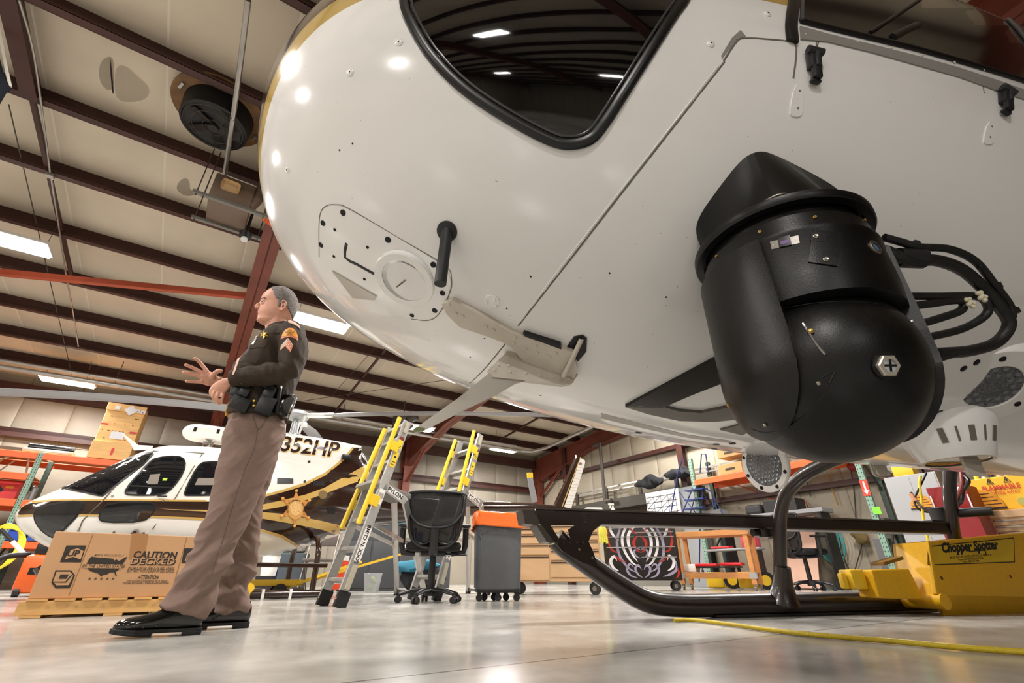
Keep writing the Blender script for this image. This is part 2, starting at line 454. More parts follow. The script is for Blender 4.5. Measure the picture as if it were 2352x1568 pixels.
a = lz(1158, 1033, 4.2); lamp(a.x, a.y, 'lit ceiling lamp near the back corner, right of the ladders', z=4.2)
a = lz(972, 985, 4.1); lamp(a.x-.2, a.y, 'ceiling lamp half hidden behind the top of the left ladder', z=4.1)
for p, q in ((-9.5, 9), (5.5, 8.9), (10.2, 8.2), (-9.5, 3), (-3.6, 3), (2.6, 3.2), (8.5, 3.4), (-9.5, -4), (-3.6, -4), (-9, -11), (-3, -11)):  # the lamp nearest the right wall is added to brighten that wall
    lamp(p, q, 'long bright ceiling lamp hung unseen from the roof', group='ceiling lamps outside the photo')
for p, q, z in lamp_pos:
    l = bpy.data.lights.new('lamp_light', 'AREA'); l.shape = 'RECTANGLE'; l.size = .95; l.size_y = .38; l.energy = 150; l.color = (1, .96, .92)
    o = bpy.data.objects.new('lamp_light', l); COL.objects.link(o); o.location = rot2(V((p, q, z-.05)), ALPHA); o.rotation_euler[2] = ALPHA

# ================================================================== THE NEAR HELICOPTER  (u along the body, v across, z)
CV = 1.517; HP = dict(W=1.0293, zc=1.7574, e=1.9887, u0=-.5787, uw=2.2155, pw=2.6532, ub=2.1671, pb=2.4318, zb=.7026)
def hprof(u):
    if u > 3.9:                                   # the cabin narrows to the boom
        k = min(1, (u-3.9)/2.2); k = k*k*(3-2*k)
        return HP['W']*(1-k)+.22*k, (HP['zc']-HP['zb'])*(1-k)+.2*k, .55*k
    a = min(1, max(0, (HP['uw']-u)/(HP['uw']-HP['u0'])))
    w = HP['W']*max(0, 1-a**HP['pw'])**(1/HP['pw'])
    a = min(1, max(0, (HP['ub']-u)/(HP['ub']-HP['u0'])))
    hb = (HP['zc']-HP['zb'])*max(0, 1-a**HP['pb'])**(1/HP['pb'])
    return w, hb, 0.0
MHULL = mat('helicopter_paint', '#efeeec', .16, coat=.6, spec=.5)
def livery():
    k = NT(MHULL); t = k.new('ShaderNodeTexCoord'); s = k.new('ShaderNodeSeparateXYZ'); k.link(t.outputs['Object'], s.inputs[0])
    u = k.math('ADD', s.outputs['X'], 2.6)
    e = k.math('POWER', 2.71828, k.math('MULTIPLY', k.math('ADD', u, .47), -8.3))
    zb = k.math('MAXIMUM', k.math('SUBTRACT', 1.79, k.math('MULTIPLY', e, .21)), 1.45)
    d = k.math('SUBTRACT', s.outputs['Z'], zb)
    g = k.math('GREATER_THAN', d, 0.0); br = k.math('GREATER_THAN', d, .105)
    n1 = k.new('ShaderNodeTexNoise'); n1.inputs['Scale'].default_value = 90; n1.inputs['Detail'].default_value = 2; k.link(t.outputs['Object'], n1.inputs[0])
    sp = k.math('GREATER_THAN', n1.outputs[0], .775)
    white = k.mix(sp, lin('#efeeec'), lin('#8f8268'))
    c = k.mix(g, white, lin('#bfa15a')); c = k.mix(br, c, lin('#2c1a12'))
    top = k.math('GREATER_THAN', d, .75); c = k.mix(top, c, lin('#dcd7cf'))
    k.link(c, k.b.inputs['Base Color'])
livery()
heli = thing('helicopter', 'huge white nose and belly of the near helicopter overhead, with gold and brown nose stripe', 'helicopter', (2.6, CV, 0), 'h')
b = B(); rings = []; NS = 96
us = [HP['u0'] + 1e-4 + (2.3+.58)*(i/90)**2 for i in range(91)] + [2.3 + .2*i for i in range(1, 24)] + [7.5, 8.5]
for u in us:
    w, hb, rise = hprof(u)
    w = max(w, .002); hb = max(hb, .002); ht = hb*1.28; ex = 1-.68*min(1, max(0, (u-.2)/1.0)); zc = HP['zc'] + rise
    ring = []
    for i in range(NS):
        a = 2*PI*i/NS; ca, sa = math.cos(a), math.sin(a)
        if sa < 0: ring.append(b.bm.verts.new((u, CV + w*ca, zc + hb*sa)))
        else: ring.append(b.bm.verts.new((u, CV + w*math.copysign(abs(ca)**ex, ca), zc + ht*sa)))
    rings.append(ring)
b.skin(rings)
hull = b.obj('fuselage', MHULL, heli, ang=60)
def bvh_of(objs):
    vs, ps = [], []
    for o in objs:
        off = len(vs); r = o
        while r.parent is not None: r = r.parent
        bs = BASE[r.name][0]
        vs += [v.co + bs for v in o.data.vertices]; ps += [[i+off for i in p.vertices] for p in o.data.polygons]
    return BVHTree.FromPolygons(vs, ps)
HB = bvh_of([hull])
def hh(x, y, bv=None, fr='h'):
    r = ray(x, y, fr); h = (bv or HB).ray_cast(CAM, r.normalized())
    if h[0] is None: return None
    n = h[1]
    if n.dot(r) > 0: n = -n
    return h[0], n
def hh_s(x, y):                       # smooth normal by finite difference
    h = hh(x, y)
    if h is None: return None
    p = h[0]; q1 = hh(x+25, y); q2 = hh(x, y+25)
    if q1 is None or q2 is None: return h
    n = (q1[0]-p).cross(q2[0]-p).normalized()
    if n.dot(h[1]) < 0: n = -n
    if n.dot(h[1]) < .7: n = h[1]
    return p, n
def patch(name, poly, m, e1=.003, e0=-.004, step=24, parent=None, sm=0, label=None):
    if sm: poly = chaikin(poly, sm)
    return surf_patch(poly, hh_s, step, e0, e1).obj(name, m, parent or heli, label=label)
def line(name, pts, r, m, off=0.0, flat=.5, parent=None, closed=False, k=5):
    P = []
    for x, y in ([tuple(q) for q in catmull([(a[0], a[1], 0) for a in pts], k, closed)] and [(q.x, q.y) for q in catmull([(a[0], a[1], 0) for a in pts], k, closed)]):
        h = hh_s(x, y)
        if h: P.append(h[0]+h[1]*off)
    hs_ = [h for h in (hh_s(*q) for q in pts) if h]
    if not hs_ or len(P) < 3: print('MISS', name, pts); return None
    n0 = hs_[0][1]
    return B().tube(P, r, n=10, closed=closed, flat=flat, up=n0).obj(name, m, parent or heli)
MW = mat('helicopter_white', '#efeeec', .2, coat=.5)
MWD = mat('helicopter_beige_metal', '#c9c1b3', .35, noise=.04, scale=20)
MSEAM = mat('panel_gap', '#6b645b', .7); MSCR = mat('black_screw', '#1b1c20', .35, .6)
MRUB = mat('black_rubber', '#0c0c0d', .32)
MGLASS = mat('tinted_glass', '#060607', .03, spec=.55, coat=.3)
MCHR = mat('chrome', '#c9c9c9', .12, 1); MSTL = mat('bare_steel', '#a09a90', .3, 1)
MGOLDS = mat('brass_screw', '#b59a5c', .3, 1)
# windows
CHW = [(916, 0), (935, 60), (985, 140), (1060, 215), (1160, 282), (1255, 332), (1310, 344), (1362, 330), (1398, 290), (1440, 225), (1500, 130), (1555, 45), (1586, 0), (1600, -60), (1560, -150), (1430, -230), (1200, -250), (1020, -210), (925, -110)]
def inset(poly, d):
    cx = sum(p[0] for p in poly)/len(poly); cy = sum(p[1] for p in poly)/len(poly); out = []
    N = len(poly)
    for i, p in enumerate(poly):
        a, c = poly[i-1], poly[(i+1) % N]; tx, ty = c[0]-a[0], c[1]-a[1]; l = math.hypot(tx, ty) or 1
        nx, ny = -ty/l, tx/l
        if (cx-p[0])*nx+(cy-p[1])*ny < 0: nx, ny = -nx, -ny
        out.append((p[0]+nx*d, p[1]+ny*d))
    return out
pane = patch('chin_window', inset(CHW, 10), MGLASS, .002, -.004, 30, sm=2, label='dark tinted chin window')
line('window_seal', inset(CHW, 12), .0155, MRUB, .002, .6, pane, True, 6)
line('inner_seal', inset(CHW, 30), .004, mat('seal_edge', '#3a3b3e', .2), .004, .7, pane, True, 6)
DRW = [(1836, 48), (1900, 64), (2000, 88), (2100, 112), (2200, 140), (2300, 170), (2400, 202), (2500, 240), (2500, -120), (2300, -300), (1860, -300), (1842, -100)]
dw = patch('door_window', DRW, mat('smoked_glass', '#0b0a0a', .12, spec=.4), .002, -.004, 40, label='dark door window at top right')
line('window_frame', [(1836, 50), (1900, 66), (2000, 90), (2100, 114), (2200, 142), (2300, 172), (2400, 204)], .011, MRUB, .004, .7, dw)
line('window_frame', [(1818, 98), (1815, 60), (1822, 0), (1832, -100)], .019, MRUB, .004, .7, dw)
line('window_frame', [(1836, 52), (1838, 0), (1846, -100)], .006, mat('grey_trim', '#5c5e62', .25, .5), .01, .7, dw)
line('window_strut', [(1995, 78), (2050, 42), (2112, 0), (2160, -40)], .006, MRUB, .006, .7, dw)
line('window_strut', [(2225, -10), (2280, 22), (2335, 70), (2380, 130)], .013, mat('grey_trim', '#5c5e62', .25, .5), .006, .7, dw)
line('window_slot', [(2050, 86), (2080, 70), (2108, 58)], .013, MRUB, .004, .4, dw)
patch('door_sill', [(1836, 62), (1900, 80), (2000, 104), (2100, 129), (2200, 157), (2300, 190), (2400, 225), (2400, 245), (2300, 214), (2200, 178), (2100, 150), (2000, 122), (1900, 98), (1838, 92)], mat('grey_sill', '#8d8b87', .3), .004, -.003, 30, label='grey riveted sill')
for x, y in ((1848, 79), (1968, 96), (2045, 110), (2117, 126), (2190, 143), (2257, 160), (2318, 178)):
    p, n_ = hh_s(x, y+2); B().lathe(p+n_*.003, n_, [(0, .0045), (.002, .0035), (.0026, .001)], 10).obj('rivet', MWD, heli)
# panel gaps and door edges
line('panel_gap', [(1664, 142), (1540, 300), (1430, 440), (1320, 582), (1190, 748)], .0028, MSEAM, 0, .5)
line('panel_gap', [(1650, 150), (1530, 305), (1418, 447), (1310, 585), (1200, 728)], .0016, MW, .001, .6)
line('panel_gap', [(1170, 778), (1110, 850), (1062, 895)], .0022, MSEAM, 0, .5)
line('door_edge', [(1662, 140), (1690, 98), (1708, 88), (1760, 90), (1822, 99), (1828, 130), (1822, 180)], .003, MSEAM, 0, .5)
patch('door_lip', [(1657, 136), (1690, 92), (1712, 84), (1700, 70), (1680, 88), (1656, 128)], mat('grey_sill', '#8d8b87', .3), .002, -.003, 20)
line('door_edge', [(1882, 90), (1876, 110), (1884, 88), (1960, 100), (2100, 136), (2240, 185), (2262, 215)], .0022, MSEAM, 0, .5)
# round screws
for x, y, r in ((917, 98, .010), (805, 167, .010), (661, 390, .008), (1632, 101, .0105), (1762, 33, .0105)):
    p, n_ = hh_s(x, y); s = B().lathe(p, n_, [(-.002, r*1.1), (.002, r*1.1), (.004, r*.8), (.005, .001)], 18).obj('screw', MW, heli)
    B().lathe(p+n_*.0045, n_, [(0, r*.25), (.001, r*.2)], 8).obj('socket', MSCR, s)
p, n_ = hh_s(1130, 693); s = B().lathe(p, n_, [(-.002, .026), (.001, .026), (.003, .024), (.0035, .001)], 24).obj('round_cover', MW, heli)
for dx, dy in ((-12, 1), (6, -6), (9, 8)):
    q, n2 = hh_s(1130+dx, 693+dy); B().lathe(q+n2*.003, n2, [(0, .005), (.003, .004), (.004, .001)], 10).obj('rivet', MW, s)
for x, y in ((1219, 635), (1400, 627), (1530, 682), (1164, 708), (1113, 777), (1080, 820), (1241, 908), (1467, 993), (810, 330), (780, 345)):
    h = hh_s(x, y)
    if h: B().lathe(h[0], h[1], [(-.001, .0028), (.0008, .0028)], 8).obj('rivet_hole', MSCR, heli)
# landing light panel
PAN = [(735, 600), (734, 500), (748, 474), (772, 470), (802, 479), (910, 543), (1020, 608), (1037, 640), (1033, 672), (1010, 718), (985, 735), (930, 729), (860, 700), (790, 660)]
pn = patch('light_panel', PAN, MW, .002, -.003, 18, sm=2)
line('panel_gap', [(733, 590), (734, 500), (748, 474), (772, 470), (802, 479), (910, 543), (1020, 608), (1037, 640), (1033, 672), (1010, 718), (985, 735), (945, 732)], .0012, MSEAM, .001, .5, pn)
for x, y, r in ((789, 488, .0095), (743, 512, .009), (738, 562, .009), (892, 550, .0095), (996, 607, .0095), (1017, 672, .009), (999, 712, .009), (947, 723, .008), (770, 527, .005), (845, 567, .005), (768, 588, .005), (838, 640, .005), (771, 627, .007), (857, 679, .007)):
    p, n_ = hh_s(x, y); B().lathe(p+n_*.002, n_, [(0, r), (.0016, r), (.0022, r*.7), (.001, r*.3)], 14).obj('screw', MSCR, pn)
line('slot', [(797, 558), (793, 590), (820, 606), (860, 628)], .0055, MRUB, .002, .3, pn, k=2)
patch('wedge_plate', [(765, 620), (866, 678), (862, 687), (812, 682)], mat('satin_plate', '#b9b3aa', .3, .4), .006, 0, 12)
p, n_ = hh_s(930, 643); n_ = (n_ + V((0, 0, -.12))).normalized()
ll = B().lathe(p-n_*.01, n_, [(0, .100), (.014, .100), (.018, .096), (.018, .074), (.010, .072), (.010, .02)], 40, cap=False).obj('landing_light', MW, heli)
B().lathe(p-n_*.012, n_, [(.008, .002), (.006, .045), (.016, .073), (.018, .0735)], 40, cap=False).obj('reflector', MCHR, ll)
B().lathe(p-n_*.01, n_, [(.016, .0735), (.021, .055), (.0235, .001)], 40, cap=False).obj('lens', mat('clear_lens', '#ffffff', .05, alpha=.10), ll)
B().tube([p+n_*.006+V((.02, 0, .03)), p+n_*.008+V((.0, 0, .0)), p+n_*.006+V((-.02, 0, -.025))], .003).obj('bulb', MSTL, ll)
# probe
p, n_ = hh_s(1027, 531)
pr_ = B().lathe(p, n_, [(-.002, .030), (.004, .030), (.007, .025), (.008, .012)], 28).obj('drain_tube', MBLK, heli)
q = CAM + ray(1011, 652, 'h')*((p.x*p.x+p.y*p.y)**.5/math.hypot(ray(1011, 652, 'h').x, ray(1011, 652, 'h').y))
B().cyl(p+n_*.0, q, .0165, n=24).obj('tube', mat('matt_black_tube', '#1d1d1f', .6), pr_)
# deflector strip and wire cutter
st = patch('deflector_strip', [(1020, 690), (1042, 681), (1092, 706), (1180, 755), (1318, 800), (1326, 838), (1318, 868), (1270, 852), (1210, 826), (1172, 782), (1120, 762), (1060, 742), (1030, 712)], MWD, .02, -.003, 16)
line('strip_flange', [(1030, 712), (1060, 742), (1120, 763), (1185, 795), (1225, 838), (1300, 862)], .008, MWD, .006, .6, st)
for x, y in ((1035, 690), (1051, 711), (1066, 717), (1119, 741), (1136, 748), (1184, 766), (1182, 779), (1208, 790), (1235, 800), (1262, 809), (1232, 784), (1277, 801)):
    p, n_ = hh_s(x, y); B().lathe(p+n_*.02, n_, [(0, .007), (.003, .006), (.004, .001)], 8).obj('rivet', MWD, st)
patch('black_opening', [(1305, 790), (1318, 772), (1338, 768), (1348, 775), (1347, 805), (1328, 828), (1300, 800)], MRUB, .004, -.003, 10)
patch('black_opening', [(1203, 757), (1208, 762), (1290, 792), (1288, 784)], MRUB, .021, .001, 12)
p1, n1_ = hh_s(1335, 775); p2 = hh_s(1294, 845)[0]
B().tube([p1+n1_*.01, p1*.5+p2*.5+n1_*.03, p2+n1_*.04], .008).obj('strut', MWD, heli)
VC = 1.335
def cut(px): q = ony(px[0], px[1], VC, 'h'); return (q.x, q.z)
blade = [(1165, 812), (1122, 858), (1050, 916), (962, 978), (949, 986), (953, 993), (970, 991), (1060, 945), (1130, 912), (1185, 880), (1240, 868), (1310, 876), (1300, 840)]
wc = B().prism([cut(q) for q in blade], lambda x, z, h: V((x, VC-.004+h, z)), .008).obj('wire_cutter', mat('cutter_metal', '#b5afa5', .35, .3), heli, smooth=False)
B().prism([cut(q) for q in [(1120, 851), (1163, 810), (1180, 812), (1300, 838), (1328, 832), (1325, 862), (1312, 882), (1292, 886), (1210, 876), (1130, 868)]], lambda x, z, h: V((x, VC-.010+h, z)), .020).obj('mount_plate', MWD, wc, smooth=False)
B().prism([cut(q) for q in [(949, 986), (958, 980), (976, 984), (975, 989), (953, 993)]], lambda x, z, h: V((x, VC-.005+h, z)), .010).obj('tip', mat('olive_tip', '#6e7a45', .5), wc, smooth=False)
for x, y in ((1167, 823), (1185, 822), (1210, 828), (1235, 833), (1260, 840), (1144, 840), (1167, 842), (1134, 852), (1170, 856), (1205, 860), (1238, 864), (1267, 868), (1304, 872), (1312, 838)):
    u_, z_ = cut((x, y)); B().lathe((u_, VC-.010, z_), (0, -1, 0), [(0, .006), (.003, .005), (.004, .001)], 8).obj('rivet', MWD, wc)
# belly fittings
MBLA = mat('dark_bracket', '#262422', .35, .3, noise=.2, scale=8)
patch('belly_bracket', [(1436, 928), (1540, 872), (1660, 808), (1672, 868), (1590, 900), (1520, 930)], MBLA, .012, -.002, 16)
patch('belly_bracket', [(1436, 928), (1470, 925), (1520, 927), (1560, 938), (1610, 942), (1690, 925), (1710, 955), (1640, 962), (1560, 960), (1490, 945)], mat('grey_bracket', '#6b6660', .4, .4, noise=.15, scale=10), .012, -.002, 16)
patch('belly_plate', [(1653, 984), (1700, 972), (1718, 990), (1704, 996)], mat('grey_bracket', '#6b6660', .4, .4), .006, -.002, 10)
patch('belly_stripe', [(1380, 948), (1480, 974), (1580, 998), (1680, 1012), (1680, 1017), (1580, 1005), (1480, 984), (1380, 960)], mat('grey_line', '#a9a49c', .3), .001, -.002, 16)
for x, y in ((1467, 993), (1645, 1020), (1640, 1030), (1682, 1018)):
    h = hh_s(x, y)
    if h: B().lathe(h[0], h[1], [(-.002, .014), (.002, .014), (.003, .01)], 14).obj('screw', MSCR, heli)
# latches
for (x, y, w_) in ((1862, 150, 1.0), (2300, 232, .95)):
    p, n_ = hh_s(x, y); up = (hh_s(x-4, y-30)[0]-p).normalized(); sd = n_.cross(up).normalized(); up = sd.cross(n_).normalized()
    if sd.dot(ray(x, y, 'h').cross(V((0, 0, 1)))) < 0: sd = -sd
    R = Matrix((sd, up, n_)).transposed()
    lt = B().box(p+n_*.012+up*.010, (.036, .072, .022), R=R, bev=.005).box(p+n_*.018-up*.040, (.028, .045, .016), R=R, bev=.006).obj('door_latch', MBLK, heli)
    B().box(p+n_*.026, (.014, .05, .008), R=R, bev=.003).cyl(p+n_*.02+up*.03-sd*.024, p+n_*.02+up*.03+sd*.024, .011).obj('latch_arm', mat('latch_grey', '#2c2d30', .4), lt)
    B().box(p+n_*.01-up*.066, (.03, .010, .014), R=R, bev=.003).obj('latch_hook', MBLK, lt)
    s = patch('latch_plate', [(x-38, y+45), (x-18, y+48), (x-20, y+112), (x-28, y+120), (x-44, y+118), (x-50, y+110)] if w_ == 1.0 else [(x-32, y+48), (x-16, y+50), (x-18, y+92), (x-24, y+100), (x-38, y+100), (x-44, y+92)], MW, .003, -.002, 14, sm=1)
    for dx, dy in ((-27, 60), (-31, 100)) if w_ == 1 else ((-24, 60), (-28, 84)):
        q, n2 = hh_s(x+dx, y+dy); B().lathe(q+n2*.003, n2, [(0, .0035), (.001, .003)], 10).obj('screw', mat('dull_screw', '#77736c', .5), s)
# ------------------------------------------------------------------ camera turret
MTUR = mat('turret_black', '#070708', .36, bump=.05, bscale=260, spec=.4)
TC = V((.945, .742, .643)); TR = .201
tur = B().lathe((TC.x, TC.y, 0), (0, 0, 1), [(.745, .178), (.75, .196), (.80, .200), (.90, .198), (.905, .2005), (.915, .2005), (.918, .193), (.958, .190), (.96, .180), (1.0, .18)], 72).obj('camera_turret', MTUR, heli, ang=40)
B().lathe((TC.x, TC.y, 0), (0, 0, 1), [(.984, .188), (.984, .206), (.988, .209), (1.004, .209), (1.008, .205), (1.008, .12)], 72, cap=False).obj('mounting_flange', MTUR, tur, ang=40)
bl = B().ball(TC, .1965, 56).obj('sensor_ball', MTUR, tur, label='black sensor ball')
vd = V((TC.x, TC.y, 0)).normalized(); lf = V((-vd.y, vd.x, 0))           # away from camera, and left
for sgn in (1, -1):
    a = (lf*math.sin(math.radians(50)) - vd*math.cos(math.radians(50)))*sgn; s_ = V((-a.y, a.x, 0))
    def arm(s, z, a=a, s_=s_):
        dz = min(0, z)*.98; rr_ = .2045; k = max(1e-4, rr_*rr_ - s*s - dz*dz)
        x = math.sqrt(k); nrm = (a*x + s_*s + V((0, 0, dz))).normalized()
        return TC + a*x + s_*s + V((0, 0, z)), nrm
    poly = [(-.135, .27), (.135, .27), (.138, .05)] + [(.138*math.cos(t), .0-.150*math.sin(t)) for t in [PI*i/16 for i in range(1, 16)]] + [(-.138, .05)]
    surf_patch(poly, arm, .018, -.03, .0045).obj('yoke_arm', MTUR, tur, ang=50)
def ringcut(c, ax, R, r, name, m, par):          # thin groove ring on the ball, plane at distance c along ax
    rr_ = math.sqrt(max(1e-4, R*R-c*c)); e1, e2, ax = frame_of(ax)
    return B().tube([TC+ax*c+e1*rr_*math.cos(t)+e2*rr_*math.sin(t) for t in [2*PI*i/64 for i in range(64)]], r, n=6, closed=True).obj(name, m, par)
MGRV = mat('groove_edge', '#000000', .4)
ringcut(.128, (lf*-.15+V((0, 0, 1))), .1968, .0016, 'groove', MGRV, bl)
ringcut(.098, (lf*-.15+V((0, 0, 1))), .1968, .0011, 'groove', MGRV, bl)
TB = bvh_of([o for o in [tur, bl] + [c for c in bpy.data.objects if c.name.startswith('yoke_arm')]])
def tp(x, y):
    h = hh(x, y, TB)
    return h
def bolt(x, y, r, h_, m, name='bolt', n=12):
    q = tp(x, y)
    if q: return B().lathe(q[0]-q[1]*.001, q[1], [(0, r), (h_, r), (h_*1.3, r*.7), (h_*1.2, r*.35)], n).obj(name, m, tur)
q = tp(2035, 840)
hx = B().lathe(q[0]-q[1]*.001, q[1], [(0, .0265), (.003, .0265)], 28).obj('bolt_recess', MRUB, tur)
e1, e2, _ = frame_of(q[1])
hb_ = B().lathe(q[0]+q[1]*.001, q[1], [(0, .0215), (.007, .0215), (.009, .019)], 6).obj('hex_bolt', mat('pale_steel', '#cfc8ba', .3, .7), tur, smooth=False)
B().lathe(q[0]+q[1]*.009, q[1], [(0, .0125), (.001, .0125)], 24).obj('indicator', mat('white_dial', '#b9bcc0', .3), hb_)
for s in (e1, e2): B().bar(q[0]+q[1]*.0105-s*.011, q[0]+q[1]*.0105+s*.011, .004, .001, up=q[1]).obj('cross_mark', MRUB, hb_)
q = tp(2010, 568)
wd = B().lathe(q[0]-q[1]*.001, q[1], [(0, .0175), (.003, .0175), (.004, .0165), (.004, .010)], 28, cap=False).obj('sight_glass', MSTL, tur)
B().lathe(q[0], q[1], [(.001, .0115), (.0015, .0115)], 24).obj('glass', mat('blue_glass', '#4c6f94', .1), wd)
# sensor label plate, slots
def tquad(cx, cy, w, h, ang, m, e1_, name, parent=None, e0=-.002):
    ca, sa = math.cos(ang), math.sin(ang)
    poly = [(cx+x*ca-y*sa, cy+x*sa+y*ca) for x, y in ((-w, -h), (w, -h), (w, h), (-w, h))]
    return surf_patch(poly, tp, 12, e0, e1_).obj(name, m, parent or tur)
pl = tquad(1803, 557, 33, 9, -.22, mat('plate_steel', '#8f8b84', .4, .6), .0015, 'sensor_plate')
tquad(1802, 556, 14, 11, -.22, MRUB, .004, 'sensor_window', pl)
tquad(1803, 558, 10, 4, -.22, mat('violet_glint', '#7d6394', .2), .0045, 'sensor_eye', pl)
for x, y in ((1778, 563), (1828, 551)): bolt(x, y, .0035, .002, MSTL)
rc = tquad(1895, 570, 34, 38, .15, MTUR, .003, 'access_cover')
for x, y in ((1875, 545), (1898, 598)):
    tquad(x+4, y+2, 17, 9, .1, MRUB, .0035, 'pocket', rc); bolt(x-2, y, .006, .006, MSTL)
for x, y in ((1690, 480), (1848, 424), (1746, 533), (1871, 500), (1647, 588), (1985, 506)): bolt(x, y, .0042, .004, MGOLDS)
bolt(1863, 762, .006, .007, MGOLDS); bolt(1675, 930, .005, .005, MGOLDS); bolt(1880, 880, .004, .004, MSTL); bolt(1758, 975, .004, .004, MSTL); bolt(2095, 737, .004, .003, MSTL)
def groove(pts, r, m=MGRV):
    P = [tp(q.x, q.y) for q in catmull([(a[0], a[1], 0) for a in pts], 5)]
    P = [h[0]+h[1]*.0003 for h in P if h]
    if len(P) > 2: B().tube(P, r, n=6).obj('groove', m, tur)
groove([(1845, 742), (1858, 762), (1880, 795), (1896, 814)], .003, mat('notch_glint', '#8f8f90', .2, .8))
groove([(1725, 985), (1755, 993), (1800, 985), (1850, 950), (1885, 915), (1902, 885), (1890, 870)], .0012)
groove([(1885, 868), (1916, 852), (1905, 880)], .002)
p_, n_ = tp(1642, 555) or (TC, V((0, -1, 0)))
B().box(p_+n_*.012, (.03, .03, .04), bev=.004).cyl(p_+n_*.02+V((0, 0, .012)), p_+n_*.034+V((0, 0, .012)), .003).obj('connector_block', MBLK, tur)
# fairing between hull and flange
fp = chaikin([(1597, 540), (1602, 500), (1650, 432), (1702, 366), (1735, 348), (1768, 352), (1868, 402), (1930, 440), (1975, 500), (1930, 560), (1800, 610), (1680, 620), (1620, 590)], 2)
top = [hh_s(*q) for q in fp]; b = B()
cx = sum((h[0] for h in top), V((0, 0, 0)))/len(top)
r1 = [b.bm.verts.new(h[0]-h[1]*.01) for h in top]
r0 = [b.bm.verts.new(h[0]+h[1]*.006) for h in top]
r2 = []
for h in top:
    d = (h[0]-V((TC.x, TC.y, h[0].z))); d.z = 0; d.normalize(); r2.append(b.bm.verts.new(V((TC.x, TC.y, 1.005))+d*.17))
r3 = [b.bm.verts.new(v.co*1.0 - V((0, 0, .012))) for v in r2]
b.skin([r1, r0, r2, r3]); b.obj('turret_fairing', mat('fairing_black', '#040405', .4, spec=.3), heli)
p_ = tp(1830, 428); c_ = V((TC.x, TC.y, 1.02)) - vd*.16 + lf*-.02
B().tube([c_ + lf*.03*math.cos(t) + vd*.02*math.sin(t) + V((0, 0, .012*math.sin(t*.5))) for t in [2*PI*i/24 for i in range(24)]], .0035, closed=True).obj('wire_loop', MSTL, tur)
# cable bundle
MCAB = mat('black_cable', '#141312', .5, bump=.3, bscale=40)
def cab(pts, r, t0=1.0): return B().tube(catmull([ont(x, y, t, 'h') for x, y, t in pts], 6), r, n=12).obj('cable', MCAB, heli)
cab([(2030, 575, 1.12), (2090, 598, 1.12), (2150, 598, 1.15), (2210, 620, 1.18), (2262, 665, 1.2), (2300, 710, 1.2), (2318, 745, 1.2), (2290, 785, 1.2), (2230, 805, 1.18), (2150, 812, 1.15)], .0145)
cab([(2030, 545, 1.13), (2070, 556, 1.13), (2110, 567, 1.13), (2180, 572, 1.16), (2240, 600, 1.19), (2285, 655, 1.2), (2318, 700, 1.21), (2325, 730, 1.21)], .0095)
cab([(2070, 680, 1.15), (2150, 680, 1.17), (2240, 680, 1.2), (2268, 700, 1.2), (2262, 725, 1.2), (2210, 755, 1.19), (2130, 775, 1.16)], .010)
cab([(2080, 705, 1.14), (2140, 697, 1.16), (2205, 690, 1.19), (2208, 712, 1.19), (2160, 730, 1.17), (2110, 745, 1.15)], .010)
cab([(2120, 840, 1.12), (2170, 822, 1.14), (2230, 806, 1.18)], .006)
p_ = [ont(x, y, 1.13, 'h') for x, y in ((2060, 592), (2120, 594))]
B().cyl(p_[0], p_[1], .024, n=16).obj('cable_boot', MBLK, heli)
for x, y, t in ((2105, 560, 1.14), (2252, 612, 1.19), (2292, 655, 1.2), (2333, 712, 1.21)):
    c = ont(x, y, t, 'h'); B().box(c, (.018, .012, .016), bev=.002).obj('cable_tie', MBLK, heli)
for x, y in ((2255, 680), (2228, 695)):
    c = ont(x, y, 1.18, 'h'); b = B()
    for k in range(5): a = k*1.256; b.ball(c+V((.012*math.cos(a), 0, .012*math.sin(a))), .006, 8)
    b.ball(c, .007, 8).obj('cable_clip', mat('ivory_plastic', '#d8d2b8', .5), heli)
# ------------------------------------------------------------------ belly lamps
MLED = mat('led_lens', '#5f6267', .12, .35, noise=.55, scale=120, bump=.6, bscale=130)
t_ = hh(1735, 1032)
D1 = 2.15
c = ont(1757, 1066, D1, 'h'); ax = V((-1, -.08, -.12)).normalized()
lp = B().lathe(c-ax*.04, ax, [(0, .09), (.03, .122), (.045, .125), (.05, .12), (.05, .09)], 48, cap=False).obj('flood_lamp', MW, heli)
B().lathe(c+ax*.006, ax, [(0, .098), (.004, .096), (.008, .04), (.009, .001)], 40, cap=False).obj('lens', MLED, lp)
B().lathe(c-ax*.04, ax, [(0, .02), (.001, .09)], 30, cap=False).bar(c+V((.02, 0, .02)), c+V((.10, .02, .20)), .16, .05, up=(-1, 0, 0), bev=.01).obj('lamp_arm', MW, lp)
for k in range(8):
    a = k*PI/4+.3; e1, e2, _ = frame_of(ax); B().lathe(c+ax*.010+e1*.110*math.cos(a)+e2*.110*math.sin(a), ax, [(0, .009), (.002, .008)], 10).obj('screw', MSCR, lp)
b = B()
e1, e2, _ = frame_of(ax)
for i in range(-4, 5):
    for j in range(-4, 5):
        x, y = (i+.5*(j % 2))*.02, j*.0175
        if x*x+y*y < .086**2: b.lathe(c+ax*.011+e1*x+e2*y, ax, [(0, .009), (.003, .006), (.0035, .001)], 7)
tag(b.obj('led_cells', mat('led_cell', '#8b8f94', .08, .6), lp), kind='stuff')
p, n_ = hh_s(2275, 885); n_ = (n_+V((-.35, -.2, -.35))).normalized()
lp = B().lathe(p-n_*.05, n_, [(0, .19), (.05, .165), (.062, .16), (.066, .155), (.066, .094), (.060, .09)], 56, cap=False).obj('flood_lamp', MW, heli)
B().lathe(p+n_*.008, n_, [(0, .093), (.004, .09), (.007, .001)], 40, cap=False).obj('lens', MLED, lp)
